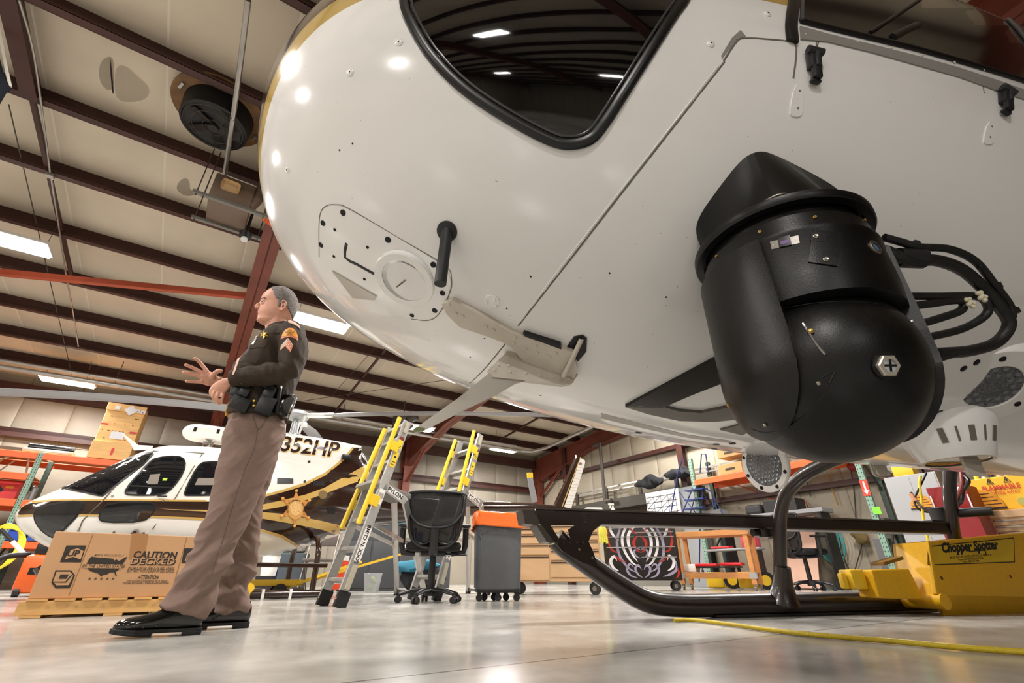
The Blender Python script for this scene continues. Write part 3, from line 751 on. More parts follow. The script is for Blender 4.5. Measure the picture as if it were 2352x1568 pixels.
e1, e2, _ = frame_of(n_); b = B()
for i in range(-3, 4):
    for j in range(-3, 4):
        x, y = (i+.5*(j % 2))*.030, j*.026
        if x*x+y*y < .082**2: b.lathe(p+n_*.0105+e1*x+e2*y, n_, [(0, .014), (.003, .008), (.0035, .001)], 6)
tag(b.obj('led_cells', mat('led_cell', '#8b8f94', .08, .6), lp), kind='stuff')
for k in range(8):
    a = k*PI/4+.1; B().lathe(p+n_*.016+e1*.126*math.cos(a)+e2*.126*math.sin(a), n_, [(0, .0115), (.002, .010)], 12).obj('screw', MSCR, lp)
c = ont(2200, 1060, 1.75, 'h')
sl = B().lathe((c.x, c.y, c.z), (0, 0, 1), [(.0, .098), (.0, .112), (.012, .116), (.11, .155), (.14, .16), (.22, .16)], 56, cap=False).obj('searchlight', MW, heli)
B().lathe((c.x, c.y, c.z+.004), (0, 0, -1), [(-.02, .02), (0, .098), (.003, .08), (.006, .001)], 48, cap=False).obj('lens', mat('mirror_lens', '#b8b0a6', .08, .9), sl)
for k, aa in enumerate((3.6, 3.9, 4.2, 4.5, 4.8)):
    d = V((math.cos(aa), math.sin(aa), 0)); B().bar(V((c.x, c.y, c.z+.05))+d*.131, V((c.x, c.y, c.z+.10))+d*.151, .006 if k % 2 else .018, .006, up=d).obj('cooling_slot', mat('slot_shadow', '#6d675d', .6), sl)
B().box((c.x+.0, c.y-.04, c.z-.03), (.09, .01, .06)).obj('foot_plate', MWD, sl)
patch('inspection_opening', [(2125, 960), (2135, 945), (2165, 942), (2187, 952), (2186, 962), (2165, 972), (2125, 974)], mat('dark_opening', '#3a342c', .5), .002, -.003, 12)
for x, y in ((2195, 931), (2207, 957), (2285, 970), (2155, 924), (2243, 832), (2213, 846)):
    h = hh_s(x, y)
    if h: B().lathe(h[0], h[1], [(-.002, .012), (.002, .012), (.003, .009)], 12).obj('screw', MSCR, heli)
# ------------------------------------------------------------------ landing gear
MGEAR = mat('gear_brown', '#20140f', .3, coat=.3, noise=.15, scale=12)
SV = 2.92
def gp(x, y, v=SV): return ony(x, y, v, 'h')
def skid(v, mirror=False):
    path = [gp(*q) for q in ((1276, 1236), (1300, 1258), (1352, 1296), (1420, 1344), (1490, 1381), (1570, 1396))]
    path = [V((q.x, v, max(q.z, .072))) for q in path]
    path += [V((2.3, v, .07)), V((3.2, v, .07)), V((4.6, v, .07)), V((5.1, v, .07))]
    sk = B().tube(catmull(path, 5), .066, n=24).obj('skid_tube', MGEAR, heli)
    B().box((3.1, v, .010), (1.9, .10, .016), bev=.006).obj('wear_plate', MBLK, sk)
    return sk
sk = skid(SV)
skid(2*CV-SV)
XU = 2.71
ct = [onx(x, y, XU, 'h') for x, y in ((1791, 1225), (1793, 1180), (1806, 1135), (1838, 1098), (1878, 1073))]
b0_ = V((XU, SV, .08)); c0_ = V((XU, ct[0].y, ct[0].z)); pts = [b0_, b0_.lerp(c0_, .33), b0_.lerp(c0_, .66)] + [V((XU, q.y, q.z)) for q in ct]
ends = pts[-1]; pts += [V((XU, ends.y-.25, ends.z+.03)), V((XU, CV, ends.z+.04))]
full = pts + [V((q.x, 2*CV-q.y, q.z)) for q in reversed(pts[:-1])]
xtub = B().tube(catmull(full, 5), .042, n=22).obj('cross_tube', MGEAR, heli)
for v, sg_ in ((SV, 1), (2*CV-SV, -1)): B().lathe((XU, v, 0), (0, (c0_.y-SV)/(c0_.z-.08)*sg_, 1), [(.09, .105), (.12, .085), (.20, .060), (.30, .047), (.31, .046)], 24).obj('saddle', MGEAR, xtub)
B().lathe((XU, SV, 0), (0, 0, 1), [(.48, .05), (.485, .056), (.54, .056), (.545, .05)], 20).cyl((XU-.1, SV, .51), (XU-.05, SV, .51), .025).box((XU+.05, SV-.02, .50), (.05, .05, .06), bev=.008).obj('clamp', MGEAR, xtub)
XR = 4.52
rq_ = [onx(x, y, XR, 'h') for x, y in ((2190, 1225), (2183, 1160), (2181, 1100), (2190, 1050))]; h_ = [V((XR, SV, .08)), V((XR, (SV+rq_[0].y)/2, rq_[0].z*.55))] + [V((XR, q.y, q.z)) for q in rq_] + [V((XR, rq_[-1].y-.2, rq_[-1].z+.12)), V((XR, CV+.5, rq_[-1].z+.14))]; full2 = h_ + [V((XR, 2*CV-q.y, q.z)) for q in reversed(h_)]
xt2 = B().tube(catmull(full2, 5), .046, n=22).obj('cross_tube', MGEAR, heli)
for v in (SV, 2*CV-SV): B().lathe((XR, v, 0), (0, 0, 1), [(.09, .105), (.12, .085), (.20, .060), (.30, .05)], 24).obj('saddle', MGEAR, xt2)
a = onx(2195, 1168, XR, 'h'); B().lathe((XR, SV, 0), (0, 0, 1), [(.60, .05), (.605, .066), (.74, .066), (.745, .05)], 20).cyl((XR, SV-.02, .69), (XR+.12, SV-.30, .69), .035).obj('clamp', MBLK, xt2)
# boarding step with its bracket
sL, sR = gp(1222, 1186), gp(2150, 1202)
sb = B().bar((sL.x, SV, sL.z), (XR-.05, SV, sL.z+.01), .13, .085, bev=.012).obj('boarding_step', MGEAR, heli, smooth=False)
B().bar((sL.x, SV-.066, sL.z+.042), (XR-.05, SV-.066, sL.z+.052), .01, .012).obj('step_edge', mat('worn_edge', '#5c5550', .3, .6), sb)
B().box((XR-.1, SV, .60), (.16, .09, .09), bev=.015).lathe((XR, SV, .60), (0, 0, 1), [(-.05, .05), (-.045, .06), (.045, .06), (.05, .05)], 16).obj('step_clamp', MBLK, sb)
def gpl(polys, name, th=.012, v=SV-.07, m=MGEAR, par=sb):
    b = B()
    for pl_ in polys: b.prism([(gp(*q, v).x, gp(*q, v).z) for q in pl_], lambda x, z, h: V((x, v+h, z)), th)
    return b.obj(name, m, par, smooth=False)
bk = gpl([[(1228, 1172), (1412, 1176), (1470, 1200), (1385, 1202), (1330, 1206), (1263, 1206), (1240, 1200)],
     [(1240, 1200), (1264, 1205), (1286, 1240), (1292, 1266), (1274, 1244)],
     [(1284, 1238), (1312, 1238), (1306, 1216), (1322, 1205), (1386, 1200), (1362, 1220), (1352, 1243), (1364, 1270), (1374, 1302), (1340, 1292), (1290, 1264)]], 'front_bracket')
gpl([[(1200, 1170), (1228, 1170), (1240, 1200), (1236, 1206), (1206, 1202)], [(1232, 1206), (1246, 1206), (1274, 1246), (1256, 1244)]], 'nose_cap', .14, SV-.07, mat('gear_grey_face', '#4a4540', .35, .3))
for x, y in ((1230, 1178), (1258, 1196), (1268, 1214), (1281, 1246), (1296, 1246), (1311, 1246), (1326, 1246), (1340, 1246), (1345, 1200), (1352, 1180), (1310, 1176), (1270, 1175), (1331, 1262), (1361, 1281)):
    q = gp(x, y, SV-.07); B().lathe((q.x, SV-.07, q.z), (0, -1, 0), [(0, .008), (.004, .006), (.005, .001)], 8).obj('rivet', MSTL if y > 1260 else MGEAR, bk)
# yellow handling dolly clamped on the skid
MYEL = mat('dolly_yellow', '#d9a514', .42, noise=.06, scale=30)
VY = 2.62
def yp(x, y, v=VY): q = ony(x, y, v, 'h'); return (q.x, q.z)
dl = thing('ground_handling_dolly', 'yellow steel helicopter handling dolly with black lettering, clamped to the skid at far right', 'dolly', (4.0, VY, 0), 'h')
yb = [(2120, 1245), (2133, 1240), (2420, 1215), (2420, 1423), (2190, 1414), (2148, 1370), (2146, 1362), (2115, 1262)]
def poly_fn(v): return lambda x, z, h: V((x, v+h, z))
body = B().prism([yp(*q) for q in [(2133, 1244), (2440, 1216), (2440, 1372), (2150, 1366)]], poly_fn(VY), .02).obj('side_plate', MYEL, dl, smooth=False)
q0, q1, q2, q3 = yp(2150, 1366), yp(2440, 1372), yp(2440, 1423), yp(2190, 1414)
B().prism([q0, q1, q2, q3], lambda x, z, h: V((x, VY+h+ (q0[1]-z)*.5, z)), .02).obj('lower_plate', MYEL, dl, smooth=False)
B().prism([yp(*q) for q in [(2133, 1244), (2440, 1216), (2440, 1372), (2150, 1366)]], poly_fn(VY+.24), .02).obj('side_plate', MYEL, dl, smooth=False)
a, c = yp(2133, 1244), yp(2150, 1366)
B().prism([a, c, (c[0]+.02, c[1]), (a[0]+.02, a[1])], poly_fn(VY), .26).bar((a[0]-.01, VY, a[1]), (c[0], VY, c[1]), .03, .03, bev=.008).obj('end_plate', MYEL, dl, smooth=False)
ar = B().prism([yp(*q) for q in [(2022, 1308), (2108, 1305), (2146, 1378), (2040, 1374)]], poly_fn(VY+.06), .14).obj('arm', MYEL, dl, smooth=False, bevel=.008)
c_ = yp(2005, 1330); B().box((c_[0]+.02, VY+.16, c_[1]), (.12, .10, .12), bev=.012).box((c_[0]-.07, VY+.16, c_[1]-.01), (.05, .04, .10), bev=.015).obj('clamp_block', mat('bright_yellow', '#e8bd2c', .4), dl)
c_ = yp(2155, 1385); B().cyl((c_[0]+.03, VY-.03, c_[1]+.01), (c_[0]+.03, VY+.25, c_[1]+.01), .048).obj('pivot_roller', MYEL, dl)
c_ = yp(2065, 1290); B().bar((c_[0]+.0, VY+.16, c_[1]-.01), (c_[0]+.2, VY+.16, c_[1]+.03), .10, .02).obj('top_flap', mat('dolly_brown', '#7a5a18', .5), dl)
for x, y in ((2163, 1327), (2321, 1324)):
    c_ = yp(x, y); B().lathe((c_[0], VY, c_[1]), (0, -1, 0), [(0, .012), (.001, .012)], 14).obj('plug', mat('rust_plug', '#6b3410', .6), dl)
c1 = V((*yp(2133, 1256), 0)); c2 = V((*yp(2330, 1238), 0)); c3 = V((*yp(2133, 1296), 0))
def lab(u, w):     # u 0..1 across, w 0..1 down
    x = 2131 + u*197; top_ = 1255 - u*20; bot = 1297 - u*7 if True else 0
    return yp(x + w*(2 if u > .5 else 0), top_ + w*(bot-top_))
dk = mat('label_black', '#191510', .5)
lb = B().prism([lab(0, 0), lab(1, 0), lab(1, 1), lab(0, 1)], lambda x, z, h: V((x, VY-.0012+h, z)), .001).obj('label', mat('label_yellow', '#d6b021', .35), dl, smooth=False)
b = B()
for p_, q_ in (((0, 0), (1, 0)), ((1, 0), (1, 1)), ((1, 1), (0, 1)), ((0, 1), (0, 0))):
    a, c = lab(*p_), lab(*q_); b.bar((a[0], VY-.0015, a[1]), (c[0], VY-.0015, c[1]), .006, .0008, up=(0, -1, 0))
W_ = lab(1, .5)[0]-lab(0, .5)[0]; sl_ = (lab(1, .5)[1]-lab(0, .5)[1])/W_
def ltxt(body, u, w, size, bold=0, shear=0, space=1):
    o = lab(u, w); b.text(body, lambda x, y: V((o[0]+x, VY-.002, o[1]+y+x*sl_)), size, bold, 'CENTER', shear, space)
hs = abs(lab(.5, 0)[1]-lab(.5, 1)[1])
ltxt('Chopper Spotter', .48, .2, hs*.60, .05, .45, 1.0)
ltxt('MADE IN THE UNITED STATES OF AMERICA', .5, .66, hs*.15, .01, 0, 1.05)
ltxt('Rosemount, Minnesota USA 55068', .5, .78, hs*.13, .006)
ltxt('Phone: (800) 537-2048', .5, .9, hs*.13, .006)
o_ = lab(.55, .45); b.bar((o_[0]-.07, VY-.002, o_[1]), (o_[0]+.12, VY-.002, o_[1]+.01), .006, .0006, up=(0, -1, 0)).box((o_[0]+.1, VY-.002, o_[1]-.005), (.01, .0006, .03))
b.obj('lettering', dk, lb, smooth=False)
# hose on the floor
hz = [onz(x, y, .012) for x, y in ((1548, 1424), (1600, 1424), (1680, 1434), (1780, 1448), (1900, 1460), (2050, 1472), (2200, 1486), (2352, 1497), (2500, 1506))]
tag(B().tube(catmull(hz, 5), .0095, n=12).obj('air_hose', mat('yellow_hose', '#b8a012', .45, bump=.5, bscale=60), None, fr='w'), 'long yellow hose lying on the floor in the right foreground', 'hose')
# ================================================================== THE FAR HELICOPTER (hangar grid)
def lthing(name, label, cat, P, rz=0, group=None):      # parts are built in local coordinates
    o = bpy.data.objects.new(name, None); COL.objects.link(o); o.location = V(P); o.rotation_euler[2] = rz; o.empty_display_size = .1
    BASE[o.name] = (V((0, 0, 0)), 'w'); return tag(o, label, cat, group)
def zat(P, y):
    Yc = (784-y)/F; return H + P[1]*(Yc*C_+S_)/(C_-Yc*S_)
def itp(T, x):
    if x <= T[0][0]: return T[0][1]
    for (a, b), (c, d) in zip(T, T[1:]):
        if x <= c: k = (x-a)/(c-a); return b+(d-b)*k
    return T[-1][1]
QC = 7.6
MBR2 = mat('helicopter_brown', '#2c1a12', .16, coat=.7)
MGLD = mat('helicopter_gold', '#c9a65c', .25, coat=.5)
MWH2 = mat('helicopter_white_far', '#efece5', .2, coat=.5)
fh = thing('helicopter', 'white, brown and gold helicopter with gold star parked beyond the officer', 'helicopter', (0, QC, 0), 'pq')
TOPZ = [(-1.62, .86), (-1.58, .95), (-1.5, 1.02), (-1.31, 1.15), (-1.15, 1.27), (-1.0, 1.38), (-.8, 1.55), (-.62, 1.69), (-.45, 1.76), (0, 1.8), (1.0, 1.78), (1.6, 1.72), (2.2, 1.62)]
BOTZ = [(-1.62, .84), (-1.58, .76), (-1.5, .68), (-1.3, .56), (-1.1, .47), (-.85, .42), (-.4, .385), (.3, .38), (.9, .46), (1.46, .60), (2.15, .87), (2.3, .9)]
WID = [(-1.62, .01), (-1.6, .10), (-1.55, .20), (-1.45, .33), (-1.3, .45), (-1.1, .56), (-.85, .65), (-.5, .71), (.2, .72), (.8, .68), (1.3, .56), (1.8, .42), (2.2, .30), (2.3, .28)]
def fsec(b, p, zt, zb, w, n=48, e=.72, q=QC):
    r = []; zc, hz_ = (zt+zb)/2, (zt-zb)/2
    for i in range(n):
        a = 2*PI*i/n; ca, sa = math.cos(a), math.sin(a)
        r.append(b.bm.verts.new((p, q + w*math.copysign(abs(ca)**e, ca), zc + hz_*math.copysign(abs(sa)**(e+.1), sa))))
    return r
b = B(); rs = []
p = -1.62
while p <= 2.25:
    e = .72+.28*max(0, min(1, (-1.1-p)/.5)); rs.append(fsec(b, p, itp(TOPZ, p), itp(BOTZ, p), itp(WID, p), e=e)); p += .03 if p < -1.2 else .06
b.skin(rs); fb = b.obj('fuselage', MWH2, fh, ang=60)
md = fb.modifiers.new('sm', 'SMOOTH'); md.factor = .5; md.iterations = 4
b = B(); rs = []
for p, zt, zb, w in ((.12, 1.80, 1.4, .2), (.25, 1.98, 1.4, .28), (.42, 2.08, 1.3, .34), (.8, 2.13, 1.25, .38), (1.3, 2.13, 1.2, .38), (1.7, 2.12, 1.2, .34), (2.02, 2.11, 1.3, .26)): rs.append(fsec(b, p, zt, zb, w, 40, .5))
b.skin(rs); cw = b.obj('engine_cowling', MWH2, fh, ang=50)
b = B(); rs = []
for p, zt, zb, w in ((2.0, 2.10, 1.25, .27), (2.1, 1.98, 1.22, .25), (2.25, 1.72, 1.2, .22), (2.45, 1.52, 1.15, .2)): rs.append(fsec(b, p, zt, zb, w, 32, .6))
b.skin(rs); ex = b.obj('exhaust_fairing', MBR2, fh, ang=50)
b = B(); rs = []
for p, zt, zb, w in ((2.05, 1.62, .84, .33), (2.5, 1.52, .93, .25), (3.13, 1.43, 1.03, .19), (4.1, 1.44, 1.17, .14), (5.35, 1.50, 1.33, .10), (6.2, 1.50, 1.38, .08), (6.45, 1.47, 1.40, .03)): rs.append(fsec(b, p, zt, zb, w, 28, .9))
b.skin(rs); bo = b.obj('tail_boom', MBR2, fh, ang=60)
FB = bvh_of([fb, cw, ex, bo])
def fhh(x, y):
    h = hh(x, y, FB, 'pq')
    if h is None: return None
    q1, q2 = hh(x+6, y, FB, 'pq'), hh(x, y+6, FB, 'pq')
    if q1 and q2:
        n = (q1[0]-h[0]).cross(q2[0]-h[0]).normalized()
        if n.dot(h[1]) < 0: n = -n
        if n.dot(h[1]) > .8: return h[0], n
    return h
def fpatch(name, poly, m, e1=.003, sm=0, step=10, e0=-.01, parent=None, label=None):
    if sm: poly = chaikin(poly, sm)
    return surf_patch(poly, fhh, step, e0, e1).obj(name, m, parent or fh, label=label, ang=60)
# brown band and gold edges, rear sweep
fpatch('nose_band', [(44, 1172), (64, 1155), (120, 1151), (240, 1150), (380, 1151), (474, 1152), (560, 1150), (600, 1142), (600, 1200), (540, 1196), (455, 1190), (330, 1184), (200, 1182), (100, 1181), (42, 1184)], MBR2, .003, 1, label='brown band')
fpatch('gold_line', [(44, 1170), (64, 1152), (120, 1147), (240, 1146), (380, 1147), (474, 1148), (474, 1152), (240, 1150), (120, 1151), (64, 1156)], MGLD, .0045)
fpatch('gold_line', [(42, 1182), (100, 1180), (200, 1181), (330, 1183), (455, 1188), (560, 1196), (560, 1200), (455, 1193), (330, 1187), (200, 1185), (100, 1184), (41, 1187)], MGLD, .0045)
fpatch('gold_line', [(365, 1168), (420, 1170), (480, 1171), (560, 1172), (560, 1180), (480, 1175), (420, 1172)], MGLD, .0045)
fpatch('rear_sweep', [(560, 1152), (596, 1142), (650, 1127), (698, 1112), (745, 1089), (789, 1054), (818, 1018), (850, 1018), (860, 1110), (860, 1208), (780, 1236), (720, 1258), (690, 1258), (650, 1232), (596, 1215), (560, 1200)], MBR2, .004, 0, label='brown sweep')
fpatch('gold_sweep', [(560, 1172), (590, 1161), (650, 1148), (700, 1136), (745, 1120), (790, 1095), (835, 1070), (846, 1064), (848, 1098), (800, 1113), (740, 1136), (690, 1152), (640, 1165), (596, 1172)], MGLD, .006)
fpatch('gold_sweep', [(560, 1176), (600, 1175), (660, 1181), (740, 1196), (790, 1208), (826, 1226), (824, 1234), (790, 1233), (740, 1216), (680, 1204), (600, 1190), (560, 1186)], MGLD, .006)
fpatch('gold_edge', [(590, 1140), (650, 1124), (698, 1109), (745, 1086), (789, 1051), (816, 1018), (819, 1021), (792, 1055), (747, 1092), (699, 1115), (650, 1130), (592, 1145)], MGLD, .006)
fpatch('gold_edge', [(594, 1212), (650, 1229), (694, 1256), (688, 1260), (648, 1235), (594, 1218)], MGLD, .006)
# windows
MG2 = mat('cabin_glass', '#14161a', .04, spec=.6, coat=.4)
MFR = mat('window_frame_black', '#0d0d0d', .4)
for nm, pl_, sm, lb_ in (('windscreen', [(140, 1121), (200, 1091), (250, 1069), (300, 1049), (348, 1037), (354, 1042), (330, 1068), (236, 1140), (225, 1139), (150, 1123)], 0, 'sloping dark windscreen'),
                     ('chin_window', [(76, 1188), (82, 1170), (110, 1157), (160, 1149), (190, 1150), (197, 1160), (185, 1180), (130, 1236), (116, 1234), (90, 1215)], 1, None),
                     ('door_window', [(283, 1132), (298, 1108), (340, 1062), (358, 1050), (408, 1045), (428, 1056), (424, 1085), (398, 1122), (375, 1138), (296, 1139)], 1, None),
                     ('door_window', [(421, 1136), (428, 1115), (452, 1070), (470, 1058), (560, 1060), (560, 1136), (430, 1140)], 1, None),
                     ('lower_window', [(224, 1192), (232, 1168), (250, 1152), (345, 1150), (360, 1158), (354, 1180), (328, 1200), (240, 1201)], 1, None)):
    f_ = fpatch(nm, pl_, MFR, .006, sm, label=lb_)
    fpatch('pane', inset(chaikin(pl_, sm) if sm else pl_, 4), MG2, .009, 0, parent=f_)
    if nm == 'door_window' and pl_[0][0] < 300:
        fpatch('window_bar', [(300, 1114), (395, 1118), (394, 1121), (300, 1117)], MFR, .012, parent=f_)
        fpatch('seat_harness', [(374, 1098), (385, 1098), (383, 1104), (373, 1104)], mat('lime_tape', '#b9e23a', .5), .011, parent=f_)
        fpatch('cabin_interior', [(345, 1090), (368, 1088), (362, 1112), (338, 1112)], mat('cabin_grey', '#8b8378', .5), .0105, parent=f_)
    if nm == 'door_window' and pl_[0][0] > 400:
        fpatch('cabin_interior', [(455, 1098), (500, 1098), (500, 1114), (447, 1114)], mat('cabin_grey', '#8b8378', .5), .0105, parent=f_)
for pts in ([(255, 1128), (236, 1150), (190, 1195), (182, 1215)], [(465, 1042), (440, 1080), (405, 1140), (350, 1215)], [(258, 1125), (300, 1080), (352, 1036), (470, 1041)]):
    P = [fhh(*q) for q in pts]; B().tube([h[0]+h[1]*.004 for h in P if h], .006, n=6).obj('door_gap', MSEAM, fh)
for x, y in ((258, 1139), (375, 1150), (180, 1218), (262, 1222), (330, 1224), (366, 1026)):
    h = fhh(x, y)
    if h: B().lathe(h[0], h[1], [(0, .012), (.006, .012)], 10).obj('latch', MSTL, fh)
h1, h2 = fhh(362, 1139), fhh(384, 1140)
B().tube([h1[0]+h1[1]*.02, h2[0]+h2[1]*.03], .008).obj('door_handle', MFR, fh)
# registration, star
def ftext(body, cx, cy, size, slope, m, name, bold=.02, shear=.25, e=.008):
    def fn(x, y):
        h = fhh(cx+x, cy-y+x*slope)
        return (h[0]+h[1]*e) if h else V((0, QC, 1))
    return B().text(body, fn, size, bold, 'RIGHT', shear, 1.0, 2).obj(name, m, fh, smooth=False)
ftext('N352HP', 774.5, 1036.5, 48, .115, mat('pale_gold', '#e6c886', .4), 'registration_outline', .035, .28, .006)
ftext('N352HP', 773, 1035, 48, .115, MBR2, 'registration', .02, .28, .009)
st_ = []
for i in range(12):
    a = -PI/2 + i*PI/6 + .06; r = 40 if i % 2 == 0 else 19; st_.append((678+r*.88*math.cos(a), 1167+r*math.sin(a)))
MST = mat('star_gold', '#c98a4a', .35, coat=.3, noise=.25, scale=30)
sb_ = fpatch('star_badge', st_, MST, .014, 0, 6, label='gold six pointed star')
for i in range(0, 12, 2):
    h = fhh(*st_[i]); B().ball(h[0]+h[1]*.012, .022, 10).obj('star_tip', mat('bright_gold', '#e0a24a', .3, coat=.4), sb_)
fpatch('star_ring', [(678+20*math.cos(a)*.95, 1168+24*math.sin(a)) for a in [2*PI*i/24 for i in range(24)]], mat('star_ring_gold', '#d9a35c', .35), .017, parent=sb_)
fpatch('star_seal', [(678+14*math.cos(a)*.95, 1167+17*math.sin(a)) for a in [2*PI*i/20 for i in range(20)]], mat('seal_gold', '#e2b878', .4, noise=.3, scale=50), .02, parent=sb_)
def arc_text(body, cx, cy, r, a0, a1, size, m, e, par, fh_=fhh):
    b = B(); n_ = len(body)
    for i, ch in enumerate(body):
        a = a0 + (a1-a0)*(i+.5)/n_
        def fn(x, y, a=a):
            X = x; Y = y
            px = cx + (r+Y)*math.cos(a) - X*math.sin(a)*(-1); py = cy - (r+Y)*math.sin(a) + X*math.cos(a)*(1) if False else cy - (r+Y)*math.sin(a) + 0
            px = cx + (r+Y)*math.cos(a) + X*math.sin(a); py = cy - (r+Y)*math.sin(a) + X*math.cos(a)
            h = fh_(px, py); return h[0]+h[1]*e
        if ch != ' ': b.text(ch, fn, size, .02, 'CENTER')
    return b.obj('lettering', m, par, smooth=False)
arc_text('UTAH HIGHWAY PATROL', 678, 1168, 19, 3.6, -.5, 6, mat('letter_brown', '#2a1a10', .5), .0215, sb_)
# grilles, vents
for x0, y0, x1, y1 in ((637, 1097, 673, 1110), (718, 1104, 744, 1116), (752, 1163, 769, 1179)):
    fpatch('air_intake', [(x0, y0), (x1, y0+2), (x1, y1), (x0, y1)], MRUB, .008)
fpatch('vent_ring', [(741+10*math.cos(a), 1136+10*math.sin(a)) for a in [2*PI*i/16 for i in range(16)]], mat('vent_brown', '#7a6440', .4), .012)
for x, y in ((710, 1060), (700, 1106), (760, 1105)):
    h = fhh(x, y); B().lathe(h[0], h[1], [(0, .02), (.012, .015)], 10).obj('fastener', MFR, fh)
B().box(fhh(790, 1050)[0]+V((.02, -.02, 0)), (.12, .10, .07), bev=.01).obj('exhaust_outlet', MFR, fh)
# roof pod, antenna and cutter
b = B().loft([((p, QC, 2.0), (1, 0, 0), r, r*1.05) for p, r in ((-.36, .01), (-.34, .06), (-.29, .095), (-.2, .115), (.0, .12), (.4, .115), (.5, .08))], 28)
pod = b.obj('roof_pod', MWH2, fh)
B().cyl((-.0, QC-.05, 1.78), (-.0, QC-.05, 1.92), .035).box((-.02, QC-.06, 1.88), (.12, .1, .06), bev=.01).obj('pod_mount', MSTL, pod)
for px_, pz in ((-.22, 2.02), (.05, 2.03)): B().box((px_, QC-.115, pz), (.035, .012, .06)).obj('pod_latch', MRUB, pod)
f_ = lambda x, y, q=QC: ony(x, y, q, 'pq')
b = B().prism([(f_(*s).x, f_(*s).z) for s in ((276, 992), (286, 998), (318, 1022), (352, 1024), (348, 1032), (308, 1034), (300, 1020))], lambda x, z, h: V((x, QC-.01+h, z)), .02)
b.obj('wire_cutter', MWH2, fh, smooth=False)
# rotor
MBLD = mat('rotor_blade_grey', '#8e9095', .35, noise=.05, scale=5)
MC = V((1.02, QC, 0))
hub = B().lathe(MC, (0, 0, 1), [(2.08, .14), (2.16, .13), (2.17, .06), (2.40, .05), (2.41, .16), (2.46, .18), (2.52, .14), (2.53, .05)], 28).obj('rotor_hub', mat('hub_grey', '#a9adb0', .35, .4), fh)
for k in range(3):
    a = 1.1+k*2.1; d = V((math.cos(a), math.sin(a), 0)); B().tube([MC+d*.12+V((0, 0, 2.15)), MC+d*.16+V((0, 0, 2.42))], .014).ball(MC+d*.16+V((0, 0, 2.42)), .03, 10).obj('pitch_link', mat('hub_white', '#d4d6d4', .35), hub)
tipL = onz(-260, 893, 2.28, 'pq'); midL = onz(300, 921, 2.40, 'pq')
tipR = onz(1420, 960, 2.36, 'pq'); midR = onz(1000, 905, 2.52, 'pq')
def blade_(tip, zr0, name):
    d = (tip-V((MC.x, MC.y, tip.z))); d.z = 0; L_ = d.length; d.normalize(); s = V((-d.y, d.x, 0))
    secs = []
    for i in range(13):
        k = i/12; r = .45+(L_-.45)*k; z = 2.46 + .10*k - (2.56-tip.z)*k*k
        cw_ = .06 if k < .02 else .13; c = V((MC.x, MC.y, z))+d*r
        secs.append((c, d, cw_, .014, s + V((0, 0, .10))))
    o = B().loft(secs, 20).obj(name, MBLD, fh)
    B().bar(V((MC.x, MC.y, 2.46))+d*.1, V((MC.x, MC.y, 2.46))+d*.55, .09, .05, bev=.01).tube([V((MC.x, MC.y, 2.5))+d*.12+s*.05, V((MC.x, MC.y, 2.50))+d*.55+s*.04], .014).obj('blade_grip', mat('hub_white', '#d4d6d4', .35), o)
    return o
blade_(tipL, 0, 'rotor_blade'); blade_(tipR, 0, 'rotor_blade')
d = (tipL-MC); d.z = 0; d2 = (tipR-MC); d2.z = 0
d3 = -(d.normalized()+d2.normalized()); 
if d3.length < .2: d3 = V((0, 1, 0))
blade_(MC+d3.normalized()*4.2+V((0, 0, 2.36)), 0, 'rotor_blade')
# tail
def tailp(poly, name, m, y0, th, par=None): return B().prism([(f_(*s).x, f_(*s).z) for s in poly], lambda x, z, h: V((x, y0+h, z)), th).obj(name, m, par or fh, smooth=False, bevel=.008)
tf = tailp([(1255, 1168), (1272, 1163), (1322, 1052), (1331, 1050), (1290, 1172)], 'tail_fin', MBR2, QC-.05, .10)
tailp([(1285, 1172), (1330, 1052), (1341, 1058), (1341, 1064), (1308, 1172)], 'fin_trailing_panel', MWH2, QC-.045, .09, tf)
tailp([(1283, 1172), (1329, 1050), (1331, 1051), (1286, 1172)], 'gold_line', MGLD, QC-.054, .02, tf)
tailp([(1328, 1062), (1334, 1063), (1333, 1069), (1326, 1068)], 'flag_decal', mat('flag_blue_red', '#7a5f78', .5), QC-.049, .01, tf)
b = B()
for k in range(16):
    a0 = (1287+k*2.55, 1165-k*6.6); a1 = (1309+k*1.9, 1165-k*6.4)
    A, C = f_(*a0), f_(*a1); b.bar((A.x, QC-.047, A.z), (C.x, QC-.047, C.z), .004, .006)
b.obj('fin_ribs', mat('rib_shadow_white', '#cfccc4', .4), tf)
A = f_(1323, 1048); B().cyl((A.x, QC, A.z-.05), (A.x, QC, A.z+.03), .02).obj('strobe', MW, tf)
tr = tailp([(1201, 1100), (1213, 1099), (1224, 1154), (1212, 1157), (1204, 1120)], 'tail_rotor_blade', MBLD, QC-.16, .02)
tailp([(1200, 1088), (1213, 1088), (1213.5, 1100), (1201, 1101)], 'yellow_tip', mat('tip_yellow', '#e8c22c', .4), QC-.165, .03, tr)
